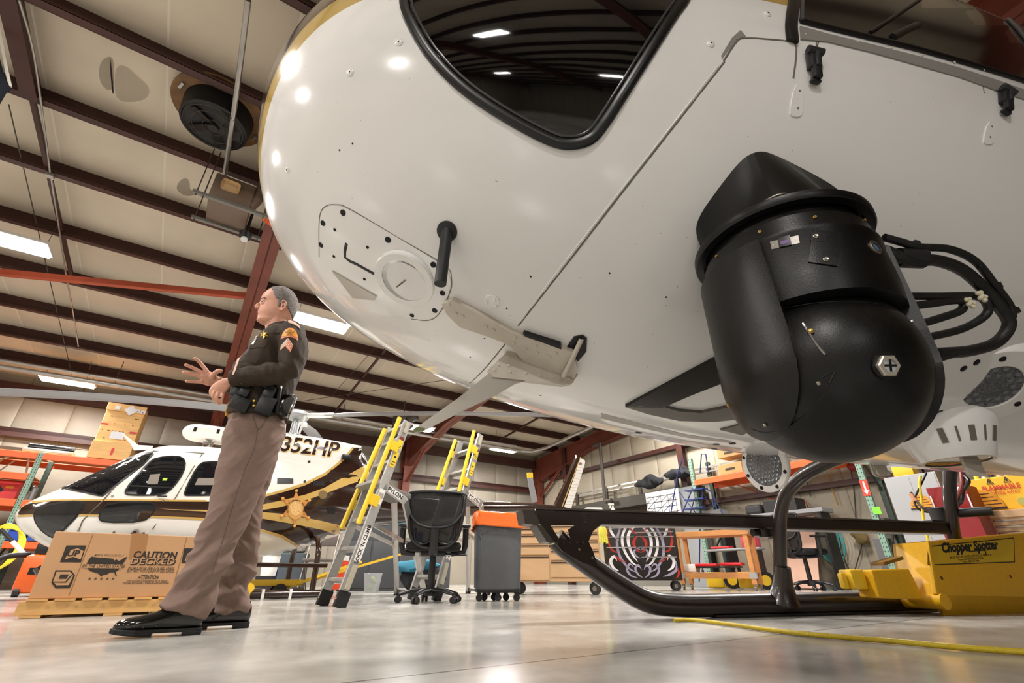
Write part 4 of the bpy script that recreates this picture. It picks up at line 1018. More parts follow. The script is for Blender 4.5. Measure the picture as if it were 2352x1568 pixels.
# skids
b = B().tube(catmull([(-1.1, 6.75, .32), (-.95, 6.75, .16), (-.7, 6.75, .07), (-.3, 6.75, .05), (1.0, 6.75, .05), (1.75, 6.75, .05)], 4), .045, n=14)
s1 = b.obj('skid_tube', MBR2, fh)
c2 = s1.copy(); COL.objects.link(c2); c2.location = (0, 1.7, 0)
for px_ in (-.45, 1.5):
    B().tube(catmull([(px_, 6.75, .06), (px_, 6.75, .4), (px_, 6.80, .58), (px_, 6.98, .68), (px_, QC, .70), (px_, 8.22, .68), (px_, 8.40, .58), (px_, 8.45, .4), (px_, 8.45, .06)], 5), .035, n=14).obj('cross_tube', MBR2, fh)
B().bar((-1.0, 6.72, .36), (1.62, 6.72, .36), .10, .05, bev=.01).obj('boarding_step', MBR2, fh, smooth=False)
for px_ in (.95, 1.25): B().box((px_, 6.75, .05), (.03, .10, .11)).obj('skid_clamp', MW, fh)
# yellow dolly under the far helicopter
t = thing('ground_handling_dolly', 'yellow handling dolly under the far helicopter, behind the trouser legs', 'dolly', (.9, 6.5, 0), 'pq')
MY2 = mat('bright_yellow', '#e8bd2c', .4)
B().bar((.55, 6.95, .17), (1.4, 6.95, .17), .14, .07, bev=.01).obj('frame', MY2, t)
B().bar((.2, 6.6, .10), (.78, 6.6, .14), .05, .05).cyl((.78, 6.57, .12), (.78, 6.64, .12), .05).obj('arm', MY2, t)
B().box((.72, 6.60, .05), (.16, .07, .09), bev=.01).obj('clamp', MY2, t)
B().bar((1.1, 7.1, .06), (1.95, 6.4, .40), .05, .03).bar((1.5, 6.8, .20), (2.6, 6.2, .55), .06, .025).obj('tow_bar', MY2, t)
for yy in (6.85, 7.05): B().cyl((1.15, yy, .08), (1.15, yy+.05, .08), .08).obj('wheel', MBLK, t)
# ================================================================== THE OFFICER  (local: x forward, y his left / towards the camera, z up)
from mathutils import noise as NZ
PA = math.radians(210); PM = onz(490, 1449); 
person = lthing('person', 'man in a dark brown uniform shirt and taupe trousers standing and gesturing with spread fingers', 'person', PM, PA)
def toP(W): return rot2(W-PM, -PA)
CAMP = toP(CAM)
def sp(x, y, s=0.0):
    r = rot2(ray(x, y), -PA); return CAMP + r*((s-CAMP.y)/r.y)
def phh(x, y, bv):
    r = rot2(ray(x, y), -PA).normalized(); h = bv.ray_cast(CAMP, r)
    if h[0] is None: return None
    n = h[1] if h[1].dot(r) < 0 else -h[1]
    return h[0], n
def zstack(b, secs, n=36, e=.85, s0=0, tilt=None):
    """secs: z, front f, back f, half width [, s centre]"""
    rings = []
    for q in secs:
        z, ff, fb_, w = q[:4]; sc = q[4] if len(q) > 4 else s0; dz = q[5] if len(q) > 5 else 0
        c = (ff+fb_)/2; h = (ff-fb_)/2; r = []
        for i in range(n):
            a = 2*PI*i/n; ca, sa = math.cos(a), math.sin(a)
            x = math.copysign(abs(ca)**e, ca)
            r.append(b.bm.verts.new((c+h*x, sc+w*math.copysign(abs(sa)**e, sa), z + dz*x)))
        rings.append(r)
    b.skin(rings); return rings
def remesh(b, name, m, parent, vox, smooth=3, fn=None, label=None):
    o = b.obj(name+'_tmp', m, parent)
    md = o.modifiers.new('r', 'REMESH'); md.mode = 'VOXEL'; md.voxel_size = vox
    if smooth: ms = o.modifiers.new('s', 'SMOOTH'); ms.factor = .5; ms.iterations = smooth
    dg = bpy.context.evaluated_depsgraph_get(); me = bpy.data.meshes.new_from_object(o.evaluated_get(dg))
    bpy.data.objects.remove(o)
    if fn:
        ns_ = [v.normal.copy() for v in me.vertices]
        for v, n_ in zip(me.vertices, ns_):
            d = fn(v.co, n_)
            if d: v.co = v.co + n_*d
    me.polygons.foreach_set('use_smooth', [True]*len(me.polygons))
    o = bpy.data.objects.new(name, me); COL.objects.link(o); o.parent = parent
    if label: o['label'] = label
    return o
MSKIN = mat('skin', '#d09a82', .5, noise=.10, scale=25, spec=.4)
MSKIN.node_tree.nodes['Principled BSDF'].inputs['Subsurface Weight'].default_value = .15
MSKIN.node_tree.nodes['Principled BSDF'].inputs['Subsurface Radius'].default_value = (.02, .008, .004)
HEAD = [(1.642, .150, .085, .034), (1.650, .174, .06, .046), (1.662, .187, .04, .053), (1.675, .187, .028, .056), (1.690, .189, .012, .061), (1.705, .194, .0, .065), (1.72, .195, -.006, .068), (1.745, .193, -.012, .071), (1.765, .192, -.016, .073), (1.785, .194, -.018, .075), (1.80, .199, -.018, .077), (1.815, .200, -.017, .078), (1.84, .196, -.013, .078), (1.862, .186, -.003, .075), (1.882, .172, .010, .070), (1.899, .156, .028, .060), (1.911, .140, .05, .046), (1.919, .122, .074, .026), (1.922, .105, .090, .008)]
def head_ring(b, q, n, off=0, e=.92):
    z, ff, fb_, w = q; c = (ff+fb_)/2; h = (ff-fb_)/2; r = []
    for i in range(n):
        a = 2*PI*i/n; ca, sa = math.cos(a), math.sin(a); x = math.copysign(abs(ca)**e, ca); y = math.copysign(abs(sa)**e, sa)
        wd = w*(1-.10*max(0, x))*(1.02 if x < 0 else 1)
        r.append(b.bm.verts.new((c+(h+off)*x, (wd+off)*y, z)))
    return r
b = B()
b.skin([head_ring(b, q, 40) for q in HEAD])
b.loft([((.055, 0, 1.50), (0, 0, 1), .075, .08), ((.06, 0, 1.60), (.1, 0, 1), .066, .066), ((.075, 0, 1.66), (.2, 0, 1), .062, .066), ((.085, 0, 1.72), (.2, 0, 1), .058, .06)], 28, up=V((1, 0, 0)))
# nose, brow, cheeks, lips, chin, ears
b.loft([((.188, 0, 1.792), (.3, 0, -1), .008, .008), ((.196, 0, 1.775), (.5, 0, -1), .009, .010), ((.206, 0, 1.758), (.6, 0, -1), .0125, .0125), ((.211, 0, 1.746), (.3, 0, -1), .014, .0125), ((.204, 0, 1.736), (-.4, 0, -1), .012, .008)], 16, up=V((1, 0, 0)))
for s in (1, -1):
    b.ball((.199, s*.013, 1.742), .0085, 12); b.ball((.182, s*.034, 1.800), .013, 14, (.9, 1.5, .6))
    b.ball((.1785, s*.031, 1.7815), .0140, 14, (.85, 1.1, .5)); b.ball((.1785, s*.031, 1.7645), .0130, 14, (.85, 1.1, .5))
    e0 = V((.068, s*.078, 1.755))
    b.tube(catmull([e0+V(q) for q in ((.012, 0, -.018), (.006, s*.004, -.034), (-.004, s*.008, -.030), (-.014, s*.014, -.008), (-.016, s*.016, .014), (-.006, s*.014, .030), (.008, s*.008, .032), (.015, 0, .018))], 4), .0048, n=8)
    b.ball(e0+V((-.002, s*.002, 0)), .022, 14, (.55, .22, 1.2)); b.ball(e0+V((.006, s*.003, -.028)), .009, 10, (.8, .5, 1))
b.ball((.187, 0, 1.712), .010, 14, (.9, 2.2, .55)); b.ball((.184, 0, 1.698), .010, 14, (.9, 2.0, .6)); b.ball((.176, 0, 1.664), .018, 14, (.8, 1.3, .9))
# torso, arms, legs inside the clothes
zstack(b, [(.95, .13, -.06, .12), (1.1, .15, -.06, .14), (1.3, .19, -.09, .16), (1.45, .16, -.10, .18), (1.53, .12, -.08, .17), (1.57, .10, -.04, .10)], 28)
def limb(b, pts, rs): b.tube(catmull(pts, 4), [r for i in range(len(rs)-1) for r in [rs[i]+(rs[i+1]-rs[i])*k/4 for k in range(4)]]+[rs[-1]], n=14)
LW, RW = V((.214, .165, 1.186)), V((.292, -.14, 1.272))
limb(b, [(-.02, .17, 1.50), (-.045, .235, 1.38), (-.05, .262, 1.25), (.09, .215, 1.215), LW], [.05, .042, .034, .032, .026])
limb(b, [(-.02, -.17, 1.50), (-.03, -.24, 1.38), (-.02, -.27, 1.26), (.14, -.21, 1.262), RW], [.05, .042, .034, .032, .026])
limb(b, [(.04, .09, .98), (.045, .10, .80), (.07, .11, .55), (.08, .115, .35), (.12, .12, .10)], [.07, .07, .052, .045, .035])
limb(b, [(.02, -.09, .98), (.02, -.10, .80), (-.005, -.11, .55), (-.03, -.115, .35), (-.06, -.12, .10)], [.07, .07, .052, .045, .035])
for s, f0 in ((.12, .12), (-.12, -.07)): b.loft([((f0, s, .06), (1, 0, 0), .035, .03), ((f0+.1, s, .045), (1, 0, 0), .038, .022), ((f0+.2, s, .035), (1, 0, 0), .035, .012)], 14)
def finger(b, pts, r0=.0095, r1=.0078):
    r0 *= 1.22; r1 *= 1.22
    p = catmull(pts, 4); N = len(p)-1; b.tube(p, [r0+(r1-r0)*i/N for i in range(N+1)], n=10); b.ball(p[-1], r1, 10)
# right hand, palm to the camera, fingers spread
S2 = lambda x, y, s=-.12: sp(400+x/4.3556, 640+y/4.3556, s)
b.loft([(RW, (1, 0, .05), .026, .020), (RW+V((.022, .005, .0)), (1, 0, 0), .030, .018), (V((.338, -.128, 1.272)), (1, 0, .1), .041, .016), (V((.368, -.124, 1.280)), (1, 0, .1), .045, .0145), (V((.390, -.122, 1.284)), (1, 0, .05), .040, .012)], 20, up=V((0, -1, 0)))
finger(b, [S2(335, 935), S2(285, 870), S2(245, 825, -.115), S2(208, 797, -.11)])
finger(b, [S2(300, 955), S2(235, 915), S2(170, 882, -.115), S2(118, 862, -.11)], .0098)
finger(b, [S2(290, 985), S2(220, 960), S2(150, 945, -.115), S2(96, 938, -.11)], .0095)
finger(b, [S2(290, 1030), S2(230, 1030), S2(175, 1028, -.115), S2(124, 1026, -.11)], .0088, .007)
finger(b, [S2(385, 985), S2(400, 955, -.10), S2(435, 925, -.085), S2(465, 922, -.08)], .0135, .0100)
b.ball(S2(390, 975, -.113), .020, 14, (1, .7, 1))
# left hand, relaxed, back to the camera
T2 = lambda x, y, s=.165: sp(400+x/4.3556, 640+y/4.3556, s)
b.loft([(LW, (.8, 0, -.55), .030, .021, (0, 1, 0)), (T2(520, 1050, .168), (.8, 0, -.6), .020, .033, (0, 1, 0)), (T2(465, 1090, .17), (.75, 0, -.65), .018, .041, (0, 1, 0)), (T2(425, 1125, .17), (.6, 0, -.8), .016, .040, (0, 1, 0)), (T2(418, 1150, .168), (.2, 0, -1), .012, .034, (0, 1, 0))], 20)
finger(b, [T2(395, 1085), T2(372, 1125, .172), T2(382, 1165, .165), T2(420, 1190, .15)], .0105, .008)
finger(b, [T2(415, 1110), T2(395, 1150, .18), T2(400, 1200, .175), T2(425, 1225, .155)], .0105, .008)
finger(b, [T2(445, 1125), T2(430, 1170, .185), T2(432, 1220, .18), T2(450, 1245, .16)], .0102, .008)
finger(b, [T2(485, 1130), T2(480, 1175, .185), T2(472, 1215, .18), T2(475, 1238, .165)], .0092, .0074)
finger(b, [T2(505, 1060, .14), T2(455, 1110, .13), T2(425, 1170, .125), T2(425, 1205, .125)], .0115, .0092)
body = remesh(b, 'body', MSKIN, person, .0030, 2, label='bare skin of face, neck and hands')
for s in (1, -1):
    e_ = B().ball((.1785, s*.0305, 1.7735), .0108, 18).obj('eye', mat('eye_white', '#d8d0c8', .2), person)
    B().ball((.1850, s*.0350, 1.7737), .0058, 12, (.8, .8, 1)).obj('iris', mat('iris_brown', '#2b2118', .1), e_)
    B().tube([(.195, s*.014, 1.797), (.192, s*.028, 1.803), (.180, s*.045, 1.799), (.168, s*.053, 1.792)], [.003, .0042, .0034, .002], n=8, flat=.8).obj('eyebrow', mat('brow_brown', '#5b463a', .8), person)
    B().tube([(.1885, s*.019, 1.778), (.190, s*.030, 1.7815), (.183, s*.043, 1.777)], .0016, n=6).obj('eyelashes', mat('brow_brown', '#5b463a', .8), person)
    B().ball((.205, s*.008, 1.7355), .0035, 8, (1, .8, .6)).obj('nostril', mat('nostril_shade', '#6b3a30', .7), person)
lp_ = mat('lips', '#b9695c', .45)
B().tube(catmull([(.178, -.024, 1.706), (.192, -.010, 1.711), (.1965, 0, 1.710), (.192, .010, 1.711), (.178, .024, 1.706)], 4), .0038, n=8, flat=.8).tube(catmull([(.178, -.022, 1.703), (.189, -.009, 1.6965), (.192, 0, 1.6955), (.189, .009, 1.6965), (.178, .022, 1.703)], 4), .0044, n=8, flat=.8).obj('lips', lp_, person)
B().tube(catmull([(.181, -.021, 1.7045), (.192, -.008, 1.7035), (.195, 0, 1.703), (.192, .008, 1.7035), (.181, .021, 1.7045)], 4), .0018, n=6).obj('mouth_line', mat('mouth_dark', '#54251f', .6), person)
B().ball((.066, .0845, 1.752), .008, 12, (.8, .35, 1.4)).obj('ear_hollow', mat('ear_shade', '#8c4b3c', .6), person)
# hair
def hairy(f, z, s):
    if z > 1.893: return f < .172
    if z > 1.862: return f < .150 + (1 - min(1, abs(s)/.06))*.035
    if z > 1.80: return f < .118 + (z-1.80)*.45
    if z > 1.762: return f < .098
    return (f < .036 and z > 1.712 + max(0, (f+.01))*.9) or (f < .096 and f > .084 and z > 1.745)
b = B(); hr = []
HZ = []
for (q0, q1) in zip(HEAD[5:], HEAD[6:]):
    for k in range(6): t_ = k/6; HZ.append(tuple(q0[i]+(q1[i]-q0[i])*t_ for i in range(4)))
HZ.append((1.923, .104, .092, .004))
rr_ = [head_ring(b, q, 160, .0045) for q in HZ]
for A, C in zip(rr_, rr_[1:]):
    for i in range(160):
        vs = (A[i], A[(i+1) % 160], C[(i+1) % 160], C[i]); m_ = sum((v.co for v in vs), V((0, 0, 0)))/4
        if hairy(m_.x, m_.z, m_.y) and not (abs(m_.x-.066) < .018 and 1.715 < m_.z < 1.783): b.bm.faces.new(vs)
b.bm.faces.new(rr_[-1])
for v in list(b.bm.verts):
    if not v.link_faces: b.bm.verts.remove(v)
for v in b.bm.verts: v.co += V((NZ.noise(v.co*160), NZ.noise(v.co*160+V((9, 0, 0))), NZ.noise(v.co*160+V((0, 9, 0)))))*.0016
MH = mat('grey_hair', '#86807c', .7, noise=.55, scale=170, bump=.9, bscale=260)
ho = b.obj('hair', MH, person, label='short grey hair'); md = ho.modifiers.new('so', 'SOLIDIFY'); md.thickness = .006; md.offset = -1
# shirt
MSH = mat('dark_brown_shirt', '#362c22', .75, noise=.10, scale=40, bump=.15, bscale=500, spec=.25)
b = B()
zstack(b, [(1.035, .190, -.105, .172), (1.10, .198, -.104, .172), (1.16, .208, -.104, .176), (1.24, .226, -.106, .184), (1.32, .233, -.114, .194), (1.40, .212, -.128, .203), (1.47, .180, -.134, .212), (1.53, .152, -.128, .212), (1.575, .134, -.108, .185), (1.605, .112, -.080, .135), (1.625, .100, -.045, .088)], 44, e=.82)
b.loft([((.052, 0, 1.60), (.3, 0, 1), .082, .082), ((.058, 0, 1.640), (.42, 0, 1), .072, .076), ((.056, 0, 1.654), (.42, 0, 1), .069, .072)], 28, up=V((1, 0, 0)))
def sleeve(b, pts, rs): limb(b, pts, rs)
sleeve(b, [(.0, .12, 1.565), (-.015, .195, 1.525), (-.040, .255, 1.40), (-.042, .278, 1.262), (.06, .245, 1.228), (.15, .205, 1.212), (.218, .166, 1.190)], [.06, .078, .068, .058, .056, .050, .043])
sleeve(b, [(.0, -.12, 1.565), (-.01, -.195, 1.525), (-.03, -.255, 1.40), (-.02, -.280, 1.27), (.09, -.235, 1.265), (.18, -.19, 1.268), (.252, -.155, 1.27)], [.06, .078, .068, .058, .052, .046, .040])
def foldS(p, n):
    d = 0
    arm = p.y > .215 or (p.y > .14 and p.z < 1.3 and p.x > .05)
    q = V((p.x*7, p.y*7, p.z*5 - p.x*6))
    d += .020*(.4-abs(NZ.noise(q)))*(1.0 if p.z < 1.5 else .4) + .007*(.4-abs(NZ.noise(q*2.3)))
    if arm: d += .0045*math.sin((p.x*.8 - p.z)*70 + 3*NZ.noise(p*8))*max(0, 1-abs(p.z-1.27)/.16)
    if p.z < 1.22 and abs(p.y) < .18: d += .006*math.sin(p.y*60+p.x*60+4*NZ.noise(p*6))*max(0, (1.22-p.z)/.15)
    return d
shirt = remesh(b, 'shirt', MSH, person, .0055, 3, foldS, label='dark brown long sleeved shirt')
def ebvh(*obs):
    vs, ps = [], []
    for o in obs:
        off = len(vs); vs += [v.co.copy() for v in o.data.vertices]; ps += [[i+off for i in p.vertices] for p in o.data.polygons]
    return BVHTree.FromPolygons(vs, ps)
SB = ebvh(shirt)
def spatch(name, poly, m, e1=.002, sm=0, step=3, parent=None, bv=None):
    if sm: poly = chaikin(poly, sm)
    return surf_patch(poly, lambda x, y: phh(x, y, bv or SB), step, -.004, e1).obj(name, m, parent or shirt, ang=60)
c2 = lambda x, y: (400+x/4.3556, 640+y/4.3556)
MPK = mat('pink_tan_cloth', '#d6b3a0', .7); MGB = mat('badge_gold', '#d8b040', .3, .7); MOR = mat('patch_orange', '#e79a1c', .6)
pt = spatch('shoulder_patch', [c2(*q) for q in ((1066, 608), (1085, 555), (1110, 515), (1150, 492), (1190, 495), (1222, 530), (1238, 580), (1236, 622), (1205, 596), (1150, 582), (1100, 592))], mat('patch_pink', '#c97c5c', .6), .0025)
spatch('patch_centre', [c2(*q) for q in ((1082, 578), (1095, 545), (1118, 515), (1152, 499), (1188, 502), (1215, 533), (1230, 575), (1228, 592), (1190, 572), (1145, 568), (1105, 578))], MOR, .004, parent=pt)
def stext(body, x, y, size, m, par, slope=0, e=.0052):
    x0, y0 = c2(x, y)
    def fn(a, d):
        h = phh(x0+a, y0-d+a*slope, SB); return (h[0]+h[1]*e) if h else V((0, 0, 1.3))
    return B().text(body, fn, size, .02, 'CENTER').obj('lettering', m, par, smooth=False)
for k, (w_, x, y, z_) in enumerate((('UTAH', 1160, 521, 3.8), ('HIGHWAY', 1160, 540, 4.0), ('PATROL', 1160, 559, 4.0))): stext(w_, x, y, z_, mat('letter_brown', '#2a1a10', .5), pt, .02)
ch = spatch('chevrons', [c2(*q) for q in ((1066, 720), (1074, 668), (1140, 594), (1190, 662), (1166, 738), (1114, 676))], mat('chevron_salmon', '#d07a58', .6), .003)
for k in range(4):
    o = k*18
    spatch('chevron_line', [c2(*q) for q in ((1072-k*1.5, 672+o*.75), (1138-k*5, 600+o), (1186-k*6, 664+o), (1185-k*6, 668+o), (1138-k*5, 607+o), (1072-k*1.5, 678+o*.75))], mat('cream_thread', '#e8dcc8', .6), .0045, parent=ch)
st_ = []
bx, by = c2(902, 562)
for i in range(12):
    a = i*PI/6 + .5; r = 10.5 if i % 2 == 0 else 4.6; st_.append((bx+r*.95*math.cos(a), by+r*.85*math.sin(a)))
bd = spatch('star_badge', st_, MGB, .006)
spatch('badge_centre', [(bx+3*math.cos(a), by+3*math.sin(a)) for a in [2*PI*i/12 for i in range(12)]], mat('badge_dark_gold', '#9a7a30', .3, .7), .008, parent=bd)
spatch('name_plate', [c2(*q) for q in ((778, 655), (792, 660), (830, 600), (818, 590))], mat('silver_plate', '#e6e6e6', .2, .6), .004)
spatch('placket', [c2(*q) for q in ((582, 960), (600, 905), (640, 800), (700, 690), (780, 610), (840, 560), (850, 566), (790, 618), (715, 700), (655, 810), (615, 920), (598, 960))], MPK, .003)
h = phh(*c2(820, 656), SB); B().lathe(h[0], h[1], [(0, .006), (.003, .005)], 12).obj('button', MSTL, shirt)
spatch('pocket_flap', [c2(*q) for q in ((745, 690), (790, 645), (905, 600), (938, 610), (925, 665), (900, 690), (830, 688), (760, 702))], mat('shirt_flap', '#3b3026', .75, spec=.2), .003)
spatch('epaulette', [c2(*q) for q in ((1140, 425), (1145, 440), (1190, 455), (1235, 480), (1262, 505), (1250, 470), (1205, 436), (1165, 420))], mat('pale_epaulette', '#d9bba8', .7), .004)
for x, y in ((668, 1048), (620, 1052)):
    h = phh(*c2(x, y), SB)
    if h: B().lathe(h[0], h[1], [(0, .0045), (.002, .004)], 12).obj('cuff_button', mat('dull_button', '#4b4640', .5), shirt)
# trousers
MTR = mat('taupe_trousers', '#7f6a60', .8, noise=.05, scale=60, bump=.1, bscale=600, spec=.2)
b = B()
zstack(b, [(1.07, .186, -.092, .163), (1.03, .190, -.100, .170), (.97, .190, -.122, .182), (.92, .188, -.122, .185), (.885, .180, -.115, .180)], 40, e=.85)
zstack(b, [(.985, .180, -.110, .10, .085), (.90, .187, -.106, .098, .092), (.79, .178, -.092, .094, .100), (.67, .172, -.068, .088, .105), (.56, .167, -.044, .083, .110), (.46, .166, -.024, .080, .113), (.37, .166, -.006, .080, .116), (.28, .180, .006, .080, .118), (.20, .205, .015, .080, .12), (.14, .228, .028, .080, .12, .012), (.088, .240, .048, .076, .12, .030)], 36, e=.9)
zstack(b, [(.985, .170, -.112, .10, -.085), (.90, .160, -.112, .098, -.092), (.79, .130, -.108, .094, -.10), (.67, .100, -.100, .088, -.105), (.56, .080, -.092, .083, -.11), (.46, .062, -.104, .080, -.113), (.37, .050, -.116, .079, -.116), (.28, .040, -.122, .078, -.118), (.18, .032, -.124, .076, -.12), (.10, .034, -.136, .074, -.12), (.07, .036, -.140, .072, -.12)], 36, e=.9)
def foldT(p, n):
    lo = max(0, 1-abs(p.z-.30)/.32); up_ = max(0, (p.z-.55)/.5)
    q = V((p.x*5, p.y*4, p.z*8+p.x*7*(1 if p.y > 0 else -1)))
    d = .034*(.35-abs(NZ.noise(q)))*(.4+lo) + .018*(.35-abs(NZ.noise(q*2.1+V((3, 1, 0)))))*(.4+lo)
    d += .009*math.sin(p.z*55+p.x*40+3*NZ.noise(p*7))*max(0, 1-abs(p.z-.17)/.14)
    if p.z > .82: d += .006*math.sin(p.x*50 - p.z*30 + 3*NZ.noise(p*5))*min(1, (p.z-.82)/.1)*.7
    # pressed crease at front and side seam
    return d - .004
tr_ = remesh(b, 'trousers', MTR, person, .006, 3, foldT, label='taupe uniform trousers')
TBV = ebvh(tr_)
c3 = lambda x, y: (240+x/2.8, 940+y/2.8)
def seamline(pts, r, m, bv, par, name, off=.0005):
    P = [phh(q.x, q.y, bv) for q in catmull([(a[0], a[1], 0) for a in pts], 6)]; P = [h[0]+h[1]*off for h in P if h]
    return B().tube(P, r, n=6).obj(name, m, par)
MSM = mat('trouser_seam', '#65544c', .8)
seamline([c3(*q) for q in ((985, 130), (960, 260), (905, 380), (860, 510), (790, 740), (740, 900), (690, 1060))], .0016, MSM, TBV, tr_, 'side_seam')
seamline([c3(*q) for q in ((955, 30), (965, 75), (992, 128), (1030, 80), (1045, 45))], .0025, MSM, TBV, tr_, 'pocket_edge')
seamline([c3(*q) for q in ((1105, 70), (1140, 85), (1170, 98))], .002, MSM, TBV, tr_, 'back_pocket')
# shoes
MLEA = mat('polished_black_leather', '#0a0a0b', .12, coat=.6, bump=.05, bscale=30)
MSOLE = mat('black_sole', '#101011', .5)
for s, f0, tp_ in ((.12, .055, 1), (-.12, -.152, 0)):
    P0 = lambda f: f0+f
    sh = B().loft([((P0(-.0), s, .06), (1, 0, 0), .022, .030), ((P0(.012), s, .070), (1, 0, 0), .035, .048), ((P0(.05), s, .078), (1, 0, 0), .039, .060), ((P0(.10), s, .076), (1, 0, 0), .040, .058), ((P0(.145), s, .068), (1, 0, 0), .043, .048), ((P0(.19), s, .057), (1, 0, 0), .048, .036), ((P0(.24), s, .050), (1, 0, 0), .052, .031), ((P0(.28), s, .047), (1, 0, 0), .049, .028), ((P0(.312), s, .043), (1, 0, 0), .036, .020), ((P0(.324), s, .038), (1, 0, 0), .018, .010)], 28, pw=.85).obj('shoe', MLEA, person, label='polished black leather shoe')
    ol = [(-.006, 0), (-.004, .024), (.02, .036), (.07, .036), (.12, .035), (.18, .045), (.24, .055), (.28, .052), (.315, .038), (.330, .016), (.334, 0)]
    ol = ol + [(x, -y) for x, y in reversed(ol[1:-1])]
    b = B().prism([(P0(x), s+y) for x, y in ol], lambda x, y, h: V((x, y, .014+h + max(0, (x-P0(.24)))*.10)), .014)
    b.prism([(P0(x), s+y) for x, y in ol if x < .10], lambda x, y, h: V((x, y, h)), .016)
    b.prism([(P0(x), s+y) for x, y in ol if x > .12], lambda x, y, h: V((x, y, h+.002+max(0, (x-P0(.22)))*.14)), .013)
    b.obj('sole', MSOLE, sh, smooth=False, bevel=.003)
    B().tube([(P0(.215), s-.052, .035), (P0(.212), s-.035, .078), (P0(.212), s, .092), (P0(.212), s+.035, .078), (P0(.215), s+.052, .035)], .0022, n=6).obj('toe_seam', MSOLE, sh)
    for k in range(3): B().tube([(P0(.10+k*.02), s-.018, .132-k*.012), (P0(.105+k*.02), s+.018, .132-k*.012)], .0025, n=6).obj('lace', mat('black_lace', '#1b1b1c', .7), sh)
    B().tube([(P0(.17), s+.047, .04), (P0(.12), s+.043, .075), (P0(.09), s+.041, .105)], .0018, n=6).obj('quarter_seam', MSOLE, sh)
# duty belt and gear
MBE = mat('duty_belt_black', '#0e0e10', .45, bump=.5, bscale=220, spec=.5)
b = B(); rs = []
for z, o in ((1.045, 0), (1.048, .006), (1.10, .008), (1.103, 0)):
    zz = [(z, .194+o, -.106-o, .176+o)]; bb = []
    for i in range(60):
        a = 2*PI*i/60; ca, sa = math.cos(a), math.sin(a); bb.append(b.bm.verts.new((.044+(.152+o)*math.copysign(abs(ca)**.85, ca), (.176+o)*math.copysign(abs(sa)**.85, sa), z)))
    rs.append(bb)
b.skin(rs); belt = b.obj('duty_belt', MBE, person, label='black leather duty belt')
def gear(name, x0, y0, x1, y1, s, th, m=MBE, par=None, bev=.006, lean=0):
    A, C = sp(*c2(x0, y0), s), sp(*c2(x1, y1), s); cx, cz = (A.x+C.x)/2, (A.z+C.z)/2
    R = Matrix.Rotation(lean, 3, 'Y')
    return B().box((cx, s, cz), (abs(A.x-C.x), th, abs(A.z-C.z)), R=R, bev=bev).obj(name, m, par or belt)
g = gear('magazine_pouch', 578, 1175, 735, 1335, .175, .045, lean=-.25)
MGUN = mat('matt_black_holster', '#15161a', .4)
gear('magazine', 585, 1085, 645, 1190, .178, .028, MGUN, g, .004, -.25); gear('magazine', 665, 1075, 738, 1190, .18, .028, MGUN, g, .004, -.25)
h0 = gear('holster', 845, 1170, 975, 1375, .195, .05, MGUN, None, .01, -.2)
gear('hood', 808, 1025, 985, 1110, .195, .045, MGUN, h0, .01, -.3); gear('grip', 900, 1070, 985, 1230, .20, .035, MGUN, h0, .01, -.2)
B().lathe(sp(*c2(855, 1058), .218), (0, 1, 0), [(0, .010), (.004, .008)], 14).obj('rivet', MSTL, h0)
f1 = sp(*c2(1048, 1095), .19); f2 = sp(*c2(1025, 1350), .18)
fl_ = B().cyl(f1, f2, .0145, n=16).obj('torch', mat('torch_black', '#191a1d', .3, .4), belt); B().cyl(f1+V((0, 0, -.002)), f1+(f1-f2).normalized()*.012, .017, n=16).obj('torch_head', MSTL, fl_)
g = gear('handcuff_case', 1068, 1150, 1150, 1395, .165, .05, mat('shiny_black_leather', '#0b0b0c', .15, coat=.5), None, .02, -.15)
gear('basketweave_flap', 1120, 1150, 1180, 1370, .13, .05, mat('woven_leather', '#2a2b2d', .3, noise=.6, scale=160, bump=1, bscale=180), g, .015, -.15)
for y in (1222, 1270): B().lathe(sp(*c2(800, y), .186), (0, 1, 0), [(0, .008), (.004, .007), (.006, .003)], 14).obj('brass_snap', MGB, belt)
A, C = sp(*c2(565, 1238), .05), sp(*c2(530, 1395), .05)
bk_ = B().box((.205, .0, 1.073), (.008, .07, .062), bev=.002).box((.209, .0, 1.073), (.004, .055, .048)).obj('buckle', MGB, belt)
B().bar(sp(*c2(560, 1240), .06), sp(*c2(540, 1385), .05), .010, .006, up=(0, 1, 0)).obj('keeper', MGB, belt)
B().tube([V(T2(x, y, s)) for x, y, s in ((428, 1172, .177), (436, 1186, .192), (452, 1192, .196), (470, 1186, .192), (476, 1174, .18))], .0030, n=8).obj('ring', MRUB, person)
